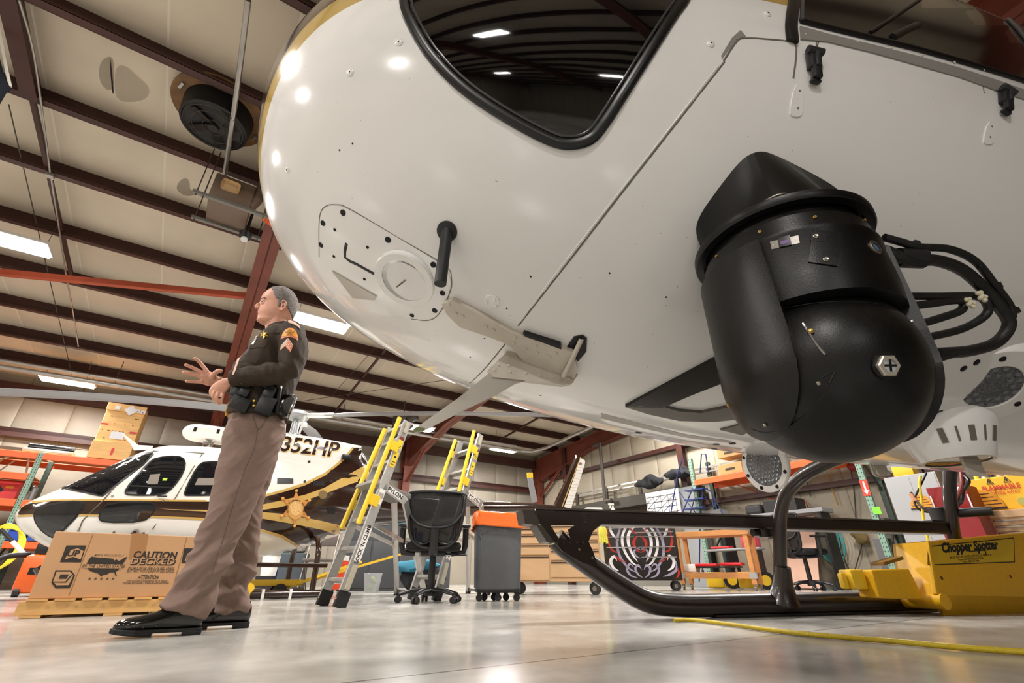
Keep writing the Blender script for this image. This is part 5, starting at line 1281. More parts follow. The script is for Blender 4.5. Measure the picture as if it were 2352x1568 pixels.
# ================================================================== LADDERS, CHAIRS, BINS, CHESTS
MAL = mat('ladder_aluminium', '#c4c4c2', .35, .75, noise=.08, scale=15)
MYR = mat('rail_yellow', '#f0cb2c', .4)
MRF = mat('rubber_foot', '#141414', .6)
def onpl(x, y, P0, n):
    r = ray(x, y); return CAM + r*((P0-CAM).dot(n)/r.dot(n))
def ladder(label, fA, fB, tA, tB, ya, yb, rungs, rearA, rearB, pyl, group=None, tagp=None, twin=None):
    A0, B0 = onz(*fA), onz(*fB); n = (B0-A0); n.z = 0; n.normalize()
    t = thing('platform_ladder', label, 'ladder', (A0+B0)/2, 'w')
    PA_ = lambda q, o=0: onpl(q[0], q[1], A0+n*o, n); PBq = lambda q, o=0: onpl(q[0], q[1], B0+n*o, n)
    TA, TB = PA_(tA), PBq(tB)
    for (P, T) in ((A0, TA), (B0, TB)):
        d = (T-P).normalized(); f = n.cross(d).normalized()
        r_ = B().bar(P+V((0, 0, .05)), T, .03, .085, up=f, bev=.004).obj('front_rail', MAL, t, smooth=False)
        B().bar(P+d*.0, P+d*.13, .045, .11, up=f, bev=.006).obj('rubber_foot', MRF, r_, smooth=False)
    d = (TB-B0).normalized(); f = n.cross(d).normalized()
    LA, LB = (TA-A0).length, (TB-B0).length
    for i, (k, deep) in enumerate(rungs):
        a, c = A0+(TA-A0)*k, B0+(TB-B0)*k
        B().bar(a+f*(.05 if deep else 0), c+f*(.05 if deep else 0), .16 if deep else .075, .035, up=d, bev=.006).obj('step', mat('step_plate', '#98958e', .5, .5, noise=.15, scale=20), t, smooth=False)
    for q, pl_, o in ((ya, PA_, -.03), (yb, PBq, .03)):
        a, c = pl_(q[0], o), pl_(q[1], o)
        h_ = B().tube([a, c], .023, n=14).obj('handrail', MYR, t, label='yellow handrail')
        for k in (.27, .78):
            m_ = a+(c-a)*k; base = (TA-A0 if pl_ is PA_ else TB-B0); P0 = A0 if pl_ is PA_ else B0
            kk = (m_-P0).dot(base.normalized()); tgt = P0+base.normalized()*kk+n*(o*.7)
            B().bar(m_, tgt, .010, .10, up=base, bev=.003).obj('rail_bracket', MYR, h_, smooth=False)
    if f.dot(onz(*rearA)-A0) < 0: f = -f
    # rear legs from the hinge
    hA, hB = A0+(TA-A0)*.60, B0+(TB-B0)*.60
    RA, RB = onz(*rearA), onz(*rearB)
    kA, kB = (PA_(pyl[0]), PBq(pyl[1]))
    for P, K, R_, nm in ((hA, kA, RA, 'a'), (hB, kB, RB, 'b')):
        l_ = B().bar(P, K, .07, .03, up=n, bev=.004).bar(K, R_+V((0, 0, .03)), .07, .03, up=n, bev=.004).obj('rear_leg', MAL, t, smooth=False)
        B().box(R_+V((0, 0, .03)), (.08, .06, .06), bev=.01).obj('rubber_foot', MRF, l_)
    for P, R_, K, T, P0 in ((hA, RA, kA, TA, A0), (hB, RB, kB, TB, B0)):
        B().bar(P0+(T-P0)*.40, K+(R_-K)*.42, .015, .04, up=(0, 0, 1)).obj('spreader', MAL, t, smooth=False)
    B().bar(kA+(RA-kA)*.35, kB+(RB-kB)*.35, .02, .05).obj('rear_brace', MAL, t, smooth=False); B().bar(RA+V((0, 0, .05)), RB+V((0, 0, .05)), .02, .04).obj('rear_brace', MAL, t, smooth=False)
    B().box((hA+hB)/2+f*.14, ((hB-hA).length, .34, .05), R=Matrix((n, f, n.cross(f))).transposed(), bev=.01).obj('platform', mat('wrapped_pad', '#75726d', .7, bump=.8, bscale=30), t)
    # stickers on the near rail, lettering running up the rail
    mk = lambda k, o=0: B0+(TB-B0).normalized()*(k*LB)+n*.0165+f*o
    u = (TB-B0).normalized()
    def stick(k0, k1, m, w=.06, nm='label'):
        b = B(); a, c = mk(k0), mk(k1); b.bar(a, c, w, .001, up=n); return b.obj(nm, m, t, smooth=False)
    def rot_text(body, k, size, par, m=MRUB, off=0):
        o_ = mk(k, off)+n*.0012
        B().text(body, lambda x, y: o_+u*x+(-f)*(-y)*(-1), size, .02).obj('lettering', m, par, smooth=False)
    if n.dot(CAM-B0) < 0: pass
    lw = stick(.21, .375, mat('sticker_white', '#eceae6', .5)); rot_text("LOCK 'N CLIMB", .292, .047, lw)
    lw = stick(.50, .58, mat('sticker_white', '#eceae6', .5)); lw2 = stick(.51, .53, mat('sticker_blue', '#3b4a86', .5), .05); stick(.53, .56, mat('sticker_red', '#c86a62', .5), .05)
    y1 = stick(.71, .80, mat('sticker_yellow', '#e8c92c', .5), .055); y2 = stick(.82, .875, mat('sticker_yellow', '#e8c92c', .5), .055); stick(.878, .895, mat('sticker_dark_red', '#7c2a2a', .5), .055)
    for k in (.725, .74, .83, .84): 
        B().bar(mk(k, -.02)+n*.001, mk(k, .02)+n*.001, .006, .0008, up=n).obj('print_line', MRUB, y1, smooth=False)
    B().bar(mk(.765)+n*.001, mk(.775)+n*.001, .02, .0008, up=n).obj('warning_figure', MRUB, y1, smooth=False)
    B().bar(mk(.92)+n*.008, mk(.985)+n*.008, .035, .02, up=n, bev=.004).bar(mk(.08)+n*.008, mk(.19)+n*.008, .045, .02, up=n, bev=.004).obj('rubber_bumper', mat('beige_bumper', '#b5ae9a', .6), t, smooth=False)
    # hinge plate with lettering
    hq = kB-hB; hl = hq.length; hu = hq.normalized(); 
    o_ = (hB+kB)/2+n*.020
    pp = B().bar(hB+hu*.05+n*.017, kB-hu*.05+n*.017, .055, .001, up=n).obj('plate', mat('sticker_white', '#eceae6', .5), t, smooth=False)
    w2 = n.cross(hu)
    if w2.z < 0: w2 = -w2
    B().text('PYLON', lambda x, y: o_+hu*x+w2*y, .055, .02).obj('lettering', MRUB, pp, smooth=False)
    return t
ladder('left silver platform ladder with two long yellow handrails and a PYLON label', (738, 1391), (778, 1396), (899, 985), (936, 968),
       ((884, 985), (784, 1213)), ((918, 959), (823, 1202)), ((.12, 0), (.27, 0), (.42, 0), (.60, 1), (.74, 0), (.88, 0), (.97, 0)), (911, 1366), (975, 1372), ((905, 1140), (930, 1150)))
ladder('right silver platform ladder with yellow handrails, standing behind the mesh office chair', (945, 1377), (1001, 1380), (1058, 1015), (1104, 998),
       ((1046, 1010), (1003, 1130)), ((1089, 989), (1053, 1133)), ((.12, 0), (.27, 0), (.42, 0), (.60, 1), (.75, 0), (.90, 0)), (1075, 1362), (1120, 1366), ((1075, 1150), (1105, 1160)))
# ------------------------------------------------------------------ office chairs
MMESH = mat('black_mesh', '#0b0b0c', .7, alpha=.82, bump=.6, bscale=400)
MCH = mat('chair_plastic', '#1c1c1f', .4); MSEAT = mat('chair_fabric', '#131315', .85, bump=.4, bscale=200)
def chair(label, P, rz, H1=1.0, wx=1.0):
    t = lthing('office_chair', label, 'chair', P, rz)
    s = H1/1.0
    b = B().cyl((0, 0, .09), (0, 0, .42), .032, .028).cyl((0, 0, .06), (0, 0, .12), .05)
    b.obj('gas_column', MCH, t)
    for k in range(5):
        a = k*2*PI/5 + .5; d = V((math.cos(a), math.sin(a), 0))
        l_ = B().loft([((d*.03+V((0, 0, .11))), d, .035, .025), ((d*.16+V((0, 0, .105))), d, .03, .020), ((d*.27+V((0, 0, .075))), d, .024, .014)], 12).obj('base_arm', MCH, t)
        c = d*.275
        w = V((-d.y, d.x, 0)); B().cyl(c+V((0, 0, .029))-w*.026, c+V((0, 0, .029))-w*.008, .029).cyl(c+V((0, 0, .029))+w*.008, c+V((0, 0, .029))+w*.026, .029).box(c+V((0, 0, .055)), (.03, .03, .03), rz=a, bev=.006).obj('caster', MCH, l_)
    B().box((0, 0, .50), (.48, .46, .085), bev=.035).obj('seat', MSEAT, t)
    B().box((0, -.02, .44), (.22, .22, .05), bev=.01).tube([(.1, 0, .44), (.26, -.02, .43), (.30, -.02, .43)], .010).obj('seat_mechanism', MCH, t)
    for sx in (-1, 1):
        b = B().tube([(sx*.16, 0, .44), (sx*.27, .0, .45), (sx*.285, 0, .52), (sx*.285, .0, .68)], .020, n=10, flat=1.4).box((sx*.285, .03, .70), (.08, .25, .03), bev=.012)
        b.obj('armrest', MCH, t)
    # back: local +y is forward, the back stands at -y
    def bp(x, z): return V((x, -.235 - .05*(z-.55) + .10*x*x*2 - .03*math.sin((z-.5)*PI/.5), z))
    out = [(-.235, 1.00), (0, 1.015), (.235, 1.00), (.25, .93), (.235, .76), (.20, .58), (.12, .50), (0, .485), (-.12, .50), (-.20, .58), (-.235, .76), (-.25, .93)]
    P_ = [bp(x, z) for x, z in out]
    fr_ = B().tube(catmull(P_, 5, True), .019, n=10, closed=True, flat=.8).obj('back_frame', MCH, t)
    ol = [(q.x, q.z) for q in catmull([(x*.95, 0, .75+(z-.75)*.96) for x, z in out], 3, True)]
    g = grid_cut(ol, .05); b = B(); mp_ = {v: b.bm.verts.new(bp(v.co.x, v.co.y)) for v in g.verts}
    for f in g.faces: b.bm.faces.new([mp_[v] for v in f.verts])
    g.free(); mo = b.obj('backrest', MMESH, t, label='see-through black mesh backrest'); md = mo.modifiers.new('so', 'SOLIDIFY'); md.thickness = .003
    B().tube(catmull([bp(-.235, .80), bp(-.15, .70), bp(0, .665), bp(.15, .70), bp(.235, .80)], 5), .020, n=10, flat=.7).tube([bp(0, .66)+V((0, -.01, 0)), bp(0, .50)+V((0, -.02, 0)), (0, -.2, .44), (0, -.05, .43)], .038, n=12, flat=.5).obj('lumbar_frame', MCH, t)
    for sx in (-1, 1): B().tube(catmull([bp(sx*.04, .63), bp(sx*.03, .56), bp(sx*.10, .52), bp(sx*.16, .56), bp(sx*.17, .66)], 4), .014, n=8, flat=.7).obj('back_brace', MCH, t)
    t.scale = (s*wx, s, s)
    return t
cp = onz(987, 1384); d = cp.normalized()
chair('black mesh-back office chair seen from behind, in front of the right ladder', cp, math.atan2(d.y, d.x)-PI/2, 1.02, 1.14)
r_ = ray(1862, 1335, 'pq'); cp = rot2(V((10.3, r_.y/r_.x*10.3, 0)), ALPHA)
c_ = chair('black office chair with thick seat beside the skid cross tube near the right wall', cp, math.radians(-70), 1.34)
# ------------------------------------------------------------------ grey waste bin with orange liner
bp_ = onz(1141, 1380); az_ = math.atan2(bp_.y, bp_.x)-PI/2
MG = mat('grey_bin', '#63666a', .5, noise=.06, scale=12, bump=.12, bscale=200)
t = lthing('waste_bin', 'tall grey slim waste bin with orange bag liner on a wheeled dolly', 'bin', bp_, az_+.12)
b = B()
def rrect(w, d, z, r=.05, n=5):
    out = []
    for cx, cy, a0 in ((w-r, d-r, 0), (-w+r, d-r, PI/2), (-w+r, -d+r, PI), (w-r, -d+r, 1.5*PI)):
        for i in range(n): a = a0+PI/2*i/(n-1); out.append(V((cx+r*math.cos(a), cy+r*math.sin(a), z)))
    return out
b.skin([[b.bm.verts.new(v) for v in rrect(w, d, z)] for w, d, z in ((.235, .125, .115), (.245, .13, .13), (.262, .145, .76), (.275, .155, .765), (.275, .155, .79))]); b.obj('bin_body', MG, t, ang=50)
B().tube(catmull([(-.20, -.140, .60), (-.21, -.143, .66), (-.12, -.146, .69), (0, -.148, .715), (.12, -.146, .69), (.21, -.143, .66), (.20, -.140, .60)], 4), .008, n=8).tube([(-.20, -.140, .62), (-.195, -.130, .20)], .006, n=8).tube([(.20, -.140, .62), (.195, -.130, .20)], .006, n=8).obj('embossed_arch', MG, t)
b = B(); rings = []
for w, d, z, am in ((.262, .142, .80, 0), (.268, .148, .885, .006), (.276, .156, .892, .008), (.288, .168, .86, .012), (.284, .164, .82, .014), (.292, .172, .78, .014), (.288, .168, .74, .014), (.292, .173, .715, .018)):
    rr = rrect(w, d, z, .06, 9); rings.append([b.bm.verts.new(v + V((NZ.noise(v*26)*am*1.4, NZ.noise(v*26+V((5, 0, 0)))*am*1.4, NZ.noise(V((v.x*8, v.y*8, z*3)))*am*3))) for v in rr])
b.skin(rings, cap=False); o = b.obj('orange_liner', mat('orange_bag', '#f2702a', .22, bump=.5, bscale=22), t, ang=70, label='orange plastic bag liner'); md = o.modifiers.new('so', 'SOLIDIFY'); md.thickness = .002
B().box((0, 0, .10), (.46, .26, .035), bev=.01).obj('dolly_plate', MBLK, t)
for x, y in ((-.20, -.09), (-.13, .08), (.0, -.10), (.11, .08), (.20, -.09), (-.02, .1)):
    B().cyl((x, y-.012, .036), (x+.004, y+.012, .036), .036, n=18).cyl((x, y-.014, .036), (x+.004, y+.014, .036), .018, n=10).box((x, y, .07), (.04, .04, .03)).obj('caster', mat('caster_black', '#222224', .5), t)
# ------------------------------------------------------------------ tan tool chest
MTAN = mat('tan_enamel', '#d0aa80', .4, noise=.02)
MTD = mat('tan_gap', '#4a3a28', .7)
def chest(label, P, rz, W, D, Hh, m, cols, name='tool_chest', hz=.17, chrome=False):
    t = lthing(name, label, 'tool chest', P, rz)
    B().box((0, 0, hz+(Hh-hz)/2), (W, D, Hh-hz), bev=.008).obj('cabinet', m, t, smooth=False)
    for x0, x1, rows in cols:
        for z0, z1 in rows:
            dr = B().box(((x0+x1)/2*W, -D/2-.008, hz+(z0+z1)/2*(Hh-hz)), ((x1-x0)*W-.012, .018, (z1-z0)*(Hh-hz)-.010), bev=.003).obj('drawer', m, t, smooth=False)
            zz = hz+z1*(Hh-hz)-.016
            B().box(((x0+x1)/2*W, -D/2-.026, zz), ((x1-x0)*W-.02, .018, .012), bev=.003).obj('handle', MCHR if chrome else mat('dark_pull', '#33291e', .4, .4), dr, smooth=False)
    for x in (-.42, .42):
        for y in (-.38, .38):
            c = B().cyl((x*W-.012, y*D-.02, .08), (x*W+.012, y*D+.02, .08), .08, n=22).box((x*W, y*D, .14), (.07, .08, .05)).obj('caster', mat('caster_black', '#222224', .5), t)
            B().cyl((x*W-.013, y*D-.022, .08), (x*W+.013, y*D+.022, .08), .035, n=16).obj('caster_hub', MSTL, c)
    return t
P = onz(1280, 1366); a_ = math.atan2(P.y, P.x)-PI/2
chest('tan steel tool chest on casters with many drawers, behind the grey bin', P+V((.02, .25, 0)), a_-.05, 1.35, .5, 1.08, MTAN,
      ((-.49, -.06, ((.02, .38), (.39, .55), (.56, .70), (.71, .80), (.81, .88), (.89, .96))), (-.05, .49, ((.06, .30), (.31, .46), (.47, .60), (.61, .72), (.73, .84), (.85, .95)))))
tag(B().lathe(onpl(1432, 1170, P+V((0, .3, 0)), V((0, 1, 0))), (0, 0, 1), [(-.0, .03), (.05, .032), (.06, .012), (.07, .012)], 14).obj('dummy_tmp', MW, None), 'x') if False else None
# ------------------------------------------------------------------ painted tool chest with swirl art
P2 = onz(1478, 1356); a_ = math.atan2(P2.y, P2.x)-PI/2
MBK = mat('art_black', '#15110f', .25, coat=.5)
ft = chest('black tool chest covered in white, red and grey flame artwork with chrome handles', P2+V((.1, .3, 0)), a_+.03, 1.42, .65, 1.33, MBK, (), chrome=True)
def fl2(x, z): return V((x, -.325-.004, z))
mw_, mr_, ml_ = mat('art_white', '#e6e2e6', .3), mat('art_red', '#b8281c', .3), mat('art_lilac', '#9a92a8', .3)
art = B().box((0, -.327, .74), (1.38, .002, 1.1)).obj('front_panel', MBK, ft, smooth=False)
def swirl(pts, r, m, nm='flame_art'):
    P_ = catmull([(x, 0, z) for x, z in pts], 6); N = len(P_); b = B(); L1, L2 = [], []
    for i, p in enumerate(P_):
        t_ = (P_[min(i+1, N-1)]-P_[max(i-1, 0)]).normalized(); w = r*math.sin(PI*min(.98, max(.02, i/(N-1))))**.7; nn = V((-t_.z, 0, t_.x))
        L1.append(b.bm.verts.new((p.x+nn.x*w, -.3295, p.z+nn.z*w))); L2.append(b.bm.verts.new((p.x-nn.x*w, -.3295, p.z-nn.z*w)))
    for i in range(N-1): b.bm.faces.new((L1[i], L1[i+1], L2[i+1], L2[i]))
    return b.obj(nm, m, art, smooth=False)
random.seed(3)
for s in (-1, 1):
    for pts, r, m in (([(.08, .50), (.16, .62), (.22, .82), (.20, 1.0), (.10, 1.12), (.02, 1.16)], .030, mw_), ([(.05, .40), (.2, .5), (.32, .72), (.33, .95), (.22, 1.15), (.10, 1.24)], .026, mw_),
                      ([(.10, .30), (.28, .40), (.42, .62), (.44, .88), (.36, 1.1), (.28, 1.22)], .026, ml_), ([(.0, .66), (.08, .72), (.12, .84), (.06, .94), (.0, .96)], .026, mr_),
                      ([(.02, .56), (.10, .60), (.13, .68), (.06, .74), (.0, .70)], .020, ml_), ([(.40, .9), (.50, .98), (.56, 1.12), (.52, 1.24)], .026, mw_), ([(.44, .66), (.56, .72), (.62, .90), (.60, 1.1)], .022, mr_),
                      ([(.46, .34), (.56, .40), (.60, .52), (.52, .60), (.48, .52)], .030, mw_), ([(.36, .24), (.50, .28), (.62, .36), (.64, .50)], .024, ml_), ([(.02, .22), (.10, .28), (.14, .38), (.08, .44), (.02, .36)], .022, ml_),
                      ([(.12, .22), (.24, .26), (.30, .36), (.24, .46), (.16, .40)], .022, ml_), ([(.02, 1.0), (.10, 1.04), (.18, 1.14), (.16, 1.24)], .018, mr_), ([(.3, .5), (.40, .52), (.52, .62)], .02, mr_), ([(.60, .2), (.66, .3), (.64, .42)], .018, mr_)):
        swirl([(s*x, z) for x, z in pts], r, m)
for z, xa, xb in ((1.20, -.66, -.1), (1.20, -.06, .66), (1.12, -.66, -.1), (1.12, -.06, .66), (1.03, -.06, .66), (.95, -.66, -.1), (.95, -.06, .66), (.76, -.66, -.08), (.76, -.04, .66), (.58, .0, .66)):
    B().tube([(xa, -.36, z), (xb, -.36, z)], .010, n=8).bar((xa, -.35, z), (xb, -.35, z), .02, .008).obj('chrome_handle', MCHR, ft)
# side art
b = B().box((-.715, 0, .74), (.004, .6, 1.1)); sd = b.obj('side_panel', MBK, ft, smooth=False)
for pts, m in (([(-.25, .3), (-.05, .6), (.1, .9), (.2, 1.2)], mw_), ([(.1, .3), (.2, .6), (.0, .8), (-.1, 1.1)], ml_), ([(-.1, .25), (.1, .5), (.22, .8)], mr_)):
    P_ = catmull([(0, y, z) for y, z in pts], 5); b = B()
    for i in range(len(P_)-1): b.bar(P_[i]+V((-.719, 0, 0)), P_[i+1]+V((-.719, 0, 0)), .05*math.sin(PI*(i+.5)/(len(P_)-1)), .002, up=(-1, 0, 0))
    b.obj('flame_art', m, sd, smooth=False)
P3 = onpl(1390, 1195, P2, V((0, 1, 0)))
cl = lthing('work_glove', 'yellow cloth glove hanging on the side of the flame-painted tool chest', 'glove', onpl(1385, 1225, P2+V((0, -.05, 0)), V((0, 1, 0))), 0)
b = B().ball((0, 0, .02), .10, 16, (.9, .35, 1.3))
for k in range(4): b.tube([(-.06+k*.04, 0, -.05), (-.07+k*.045, 0, -.16-.02*(k % 2))], .026, n=10)
b.obj('glove', mat('yellow_cloth', '#d8d052', .8, bump=.5, bscale=30), cl)
# ------------------------------------------------------------------ wooden workbench with casters
MWD2 = mat('pine_wood', '#c98a4e', .55, noise=.12, scale=6, stretch=(1, 8, 8), bump=.1, bscale=20)
MDUCT = mat('duct_tape', '#a4a29e', .4, .2)
PW = onz(1660, 1354); a_ = math.atan2(PW.y, PW.x)-PI/2
wb = lthing('workbench', 'rough orange wooden workbench on casters with duct-taped corners, under the skid step', 'workbench', PW, a_-.25)
wb.scale = (.86,)*3; W_, D_, T_ = 1.75, .75, 1.28
B().box((0, 0, T_-.06), (W_, D_, .12), bev=.004).obj('tabletop', MWD2, wb, smooth=False)
for x in (-W_/2+.07, W_/2-.07):
    for y in (-D_/2+.06, D_/2-.06):
        l_ = B().box((x, y, .64), (.10, .09, 1.04), bev=.004).obj('leg', MWD2, wb, smooth=False)
        B().cyl((x-.02, y, .05), (x+.02, y, .05), .05, n=16).box((x, y, .10), (.06, .06, .04)).obj('caster', MSTL, l_)
        if y < 0: B().box((x, y-.002, .30), (.16, .10, .13)).box((x, y-.002, T_-.05), (.17, .10, .11)).obj('tape_wrap', MDUCT, l_, smooth=False)
B().box((0, -D_/2+.04, .30), (W_-.1, .05, .13)).box((0, D_/2-.04, .30), (W_-.1, .05, .13)).box((0, 0, .36), (W_-.1, D_-.1, .02)).obj('lower_shelf', MWD2, wb, smooth=False)
def wl(x, y, z): return wb.matrix_basis @ V((x, y, z))
WS = .86
def wpt(x, p): r_ = ray(x, 1335, 'pq'); return rot2(V((p, r_.y/r_.x*p, 0)), ALPHA)
# creeper on the lower shelf
cr = lthing('mechanics_creeper', 'red padded creeper lying on the lower shelf of the wooden workbench', 'creeper', wl(.02, -.05, .372), a_-.25)
B().box((-.28, 0, .16), (.55, .36, .06), bev=.02).box((.32, 0, .17), (.5, .36, .07), bev=.03).obj('pad', mat('red_vinyl', '#d8202a', .35), cr); cr.scale = (.86,)*3
B().bar((-.5, -.15, .11), (.5, -.15, .11), .03, .03).bar((-.5, .15, .11), (.5, .15, .11), .03, .03).obj('frame', MBLK, cr)
for x in (-.35, .1, .42): B().cyl((x, -.17, .03), (x, -.14, .03), .03).bar((x, -.155, .05), (x, -.155, .1), .02, .02).obj('caster', MSTL, cr)
wbx = lthing('white_box', 'small white carton on the left end of the workbench lower shelf', 'box', wl(-.66, -.08, .376), a_-.25)
B().box((.0, 0, .08), (.3, .3, .15), bev=.01).obj('carton', MWHITE, wbx)
gt = lthing('grey_table', 'low grey plastic table behind the wooden workbench', 'table', wpt(1700, 10.82), ALPHA-PI/2)
B().box((0, 0, .80), (1.4, .25, .05), bev=.02).obj('table_top', mat('grey_plastic', '#8e8f92', .5), gt)
for x in (-.6, .6): B().box((x, 0, .39), (.05, .2, .77)).obj('leg', MBLK, gt)
pk0 = lthing('pink_case', 'pink square case with round dial on the grey table behind the wooden workbench', 'case', gt.matrix_basis @ V((.45, 0, .828)), ALPHA-PI/2)
pk = B().box((0, 0, .2), (.36, .2, .40), bev=.01).obj('case_body', mat('pink_case', '#c4485a', .45), pk0)
B().cyl((0.02, -.11, .26), (.02, -.10, .26), .06).obj('dial', MBLK, pk0)
rb = lthing('red_tray', 'red plastic lid lying on the grey table', 'lid', gt.matrix_basis @ V((-.3, 0, .828)), ALPHA-PI/2)
B().box((0, 0, .03), (.5, .2, .05), bev=.02).obj('lid', mat('red_plastic', '#c8232a', .4), rb)
for i, (x, y, lb) in enumerate(((1660, 1345, 'yellow jack body with black wheel on the floor behind the workbench, left one'), (1735, 1345, 'yellow jack with dark tyre on the floor behind the workbench, right one'))):
    r_ = ray(x, 1335, 'pq'); q = rot2(V((10.35, r_.y/r_.x*10.35, 0)), ALPHA); jk = lthing('yellow_jack', lb, 'jack', q, -.4)
    B().box((-.15, 0, .18), (.35, .25, .30), bev=.02).bar((-.3, 0, .05), (.3, 0, .05), .2, .06).obj('jack_body', MYR, jk)
    w_ = B().cyl((.2, -.16, .17), (.2, -.06, .17), .17, n=28).obj('wheel', MBLK, jk); B().cyl((.2, -.17, .17), (.2, -.15, .17), .10, n=20).obj('wheel_rim', MYR, w_)
# spray bottle, tub on the tan chest
def on_top(x, y, P, z): 
    d_ = V((P.x, P.y, 0)).length; r = ray(x, y); k = d_/math.hypot(r.x, r.y); return V((r.x*k, r.y*k, z))
spb = lthing('spray_bottle', 'white trigger spray bottle standing above the painted tool chest', 'bottle', on_top(1408, 1170, P2, 1.331), .1)
B().lathe((0, 0, 0), (0, 0, 1), [(0, .05), (.13, .052), (.19, .02), (.22, .018)], 20).obj('bottle_body', MWHITE, spb); B().box((-.03, 0, .25), (.12, .03, .04), bev=.008).bar((-.05, 0, .23), (-.06, 0, .17), .02, .015).obj('trigger', MWHITE, spb)
tb = lthing('plastic_tub', 'low white tub on the tan tool chest behind the skid step', 'tub', on_top(1366, 1170, P, 1.085)+V((0, .15, 0)), .1)
B().box((0, 0, .06), (.26, .18, .11), bev=.015).obj('tub', MWHITE, tb)
rg = lthing('rag_heap', 'crumpled clear plastic and foil heap behind the white tub', 'rags', on_top(1352, 1158, P2, 1.331), .1)
b = B().ball((0, 0, .09), .12, 20, (1.3, .7, .75)); 
for v in b.bm.verts: v.co += V((NZ.noise(v.co*18), NZ.noise(v.co*18+V((4, 0, 0))), NZ.noise(v.co*18+V((0, 4, 0)))))*.035
b.obj('foil', mat('crumpled_foil', '#b9b5ab', .3, .6), rg)
# ================================================================== LEFT: RACK, CRATE, CARTON
MORB = mat('rack_orange', '#e2622a', .45, noise=.05); MGRN = mat('rack_green', '#7fa08e', .5, noise=.05)
def upright(b, x, y, h, w=.09):
    b.box((x, y, h/2), (w, .07, h))
def rack_post(par, x, y, h, m=MGRN):
    p_ = B().box((x, y, h/2), (.09, .075, h)).obj('post', m, par, smooth=False)
    b = B()
    n_ = int(h/.052)
    for k in range(n_): 
        for s in (-.022, .022): b.box((x+s, y-.038, .05+k*.052), (.014, .003, .022))
    tag(b.obj('slots', mat('slot_dark', '#2c3a32', .7), p_, smooth=False), kind='stuff')
QK = 14.1
rk = thing('pallet_rack', 'orange and green pallet rack along the back wall at far left', 'rack', (-3.2, QK, 0), 'pq')
def kz(x, y, q=QK): return ony(x, y, q, 'pq')
xs = kz(60, 1120).x
zt = kz(95, 1042).z
for x in (xs-2.9, xs, xs+2.9, xs+5.5):
    for y in (QK, QK+1.1): rack_post(rk, x, y, zt+.02, MGRN if y == QK else mat('rack_dark_green', '#2c3a30', .6))
    for za_, zc_ in ((zt-.4, zt-1.2), (.4, 1.2)): B().bar((x, QK, za_), (x, QK+1.1, zc_), .03, .04).obj('rack_brace', mat('rack_dark_green', '#2c3a30', .6), rk, smooth=False)
zs = [zt-.06, kz(30, 1093).z, kz(30, 1155).z, kz(60, 1252).z]
def beam(x0, x1, z, nm='beam', h=.13):
    for y in (QK-.045, QK+1.12): B().box(((x0+x1)/2, y, z), (x1-x0-.1, .05, h), bev=.006).obj(nm, MORB, rk, smooth=False)
for x0, x1 in ((xs-2.9, xs), (xs, xs+2.9), (xs+2.9, xs+5.5)):
    beam(x0, x1, zs[0])
    B().box(((x0+x1)/2, QK+.55, zs[0]+.075), (x1-x0-.1, 1.05, .02)).obj('shelf_deck', MWD2, rk, smooth=False)
for z in zs[1:]:
    beam(xs-2.9, xs, z); B().box((xs-1.45, QK+.55, z+.075), (2.8, 1.05, .02)).obj('shelf_deck', MWD2, rk, smooth=False)
for z in zs[2:]:
    beam(xs, xs+2.9, z); B().box((xs+1.45, QK+.55, z+.075), (2.8, 1.05, .02)).obj('shelf_deck', MWD2, rk, smooth=False)
# wooden crate on the top deck
MPLY = mat('plywood', '#d8ab6c', .6, noise=.12, scale=3, stretch=(1, 1, 5), bump=.08, bscale=25)
A = kz(207, 1032, QK-.02); zt0 = zs[0]+.086
TL, TR, BR = kz(256, 924, QK-.02), kz(345, 932, QK-.02), kz(296, 1046, QK-.02)
cw_ = BR.x-A.x; chh = TL.z-zt0
ck = thing('wooden_crate', 'tall plywood crate with red marks and a paper label on top of the pallet rack', 'crate', (A.x+cw_/2, QK+.4, zt0), 'pq')
cb = B().box((A.x+cw_/2, QK+.4, zt0+chh/2), (cw_, .8, chh), bev=.006).box((A.x+cw_/2, QK-.02, zt0+.15*chh), (cw_+.03, .04, .3*chh), bev=.004).box((A.x+cw_/2, QK-.02, zt0+.93*chh), (cw_+.03, .04, .14*chh), bev=.004).obj('crate_body', MPLY, ck, smooth=False)
def cm(x0, y0, w, h, m, nm, rz=0): B().box((A.x+cw_*x0, QK-.043, zt0+chh*y0), (w, .006, h), R=Matrix.Rotation(rz, 3, 'Y')).obj(nm, m, ck, smooth=False)
MRD = mat('red_tape', '#c8302a', .5); MPP = mat('paper_label', '#d8d8dc', .5)
cm(.52, .42, .26, .17, MPP, 'paper_label'); cm(.62, .90, .18, .18, MPP, 'paper_label', .8); cm(.26, .92, .09, .09, MPP, 'sticker'); cm(.80, .91, .09, .08, MPP, 'sticker'); cm(.95, .90, .09, .08, MPP, 'sticker')
cm(.80, .90, .04, .04, MRD, 'warning_mark'); cm(.95, .89, .04, .04, MRD, 'warning_mark')
cm(.10, .60, .14, .035, MRD, 'red_tape'); cm(.90, .50, .14, .04, MRD, 'red_tape'); cm(.55, .13, .05, .16, MRD, 'red_tape')
b = B()
random.seed(5)
for k in range(22): b.cyl((A.x+cw_*random.uniform(.15, .9), QK-.042, zt0+chh*random.choice((.38, .5, .62, .74))), (A.x, QK-.042, zt0), .001) if False else b.ball((A.x+cw_*random.uniform(.08, .92), QK-.0, zt0+chh*random.choice((.36, .5, .63, .76))), .016, 8, (1, .2, .7))
b.obj('knots', mat('wood_knot', '#6f4420', .7), ck)
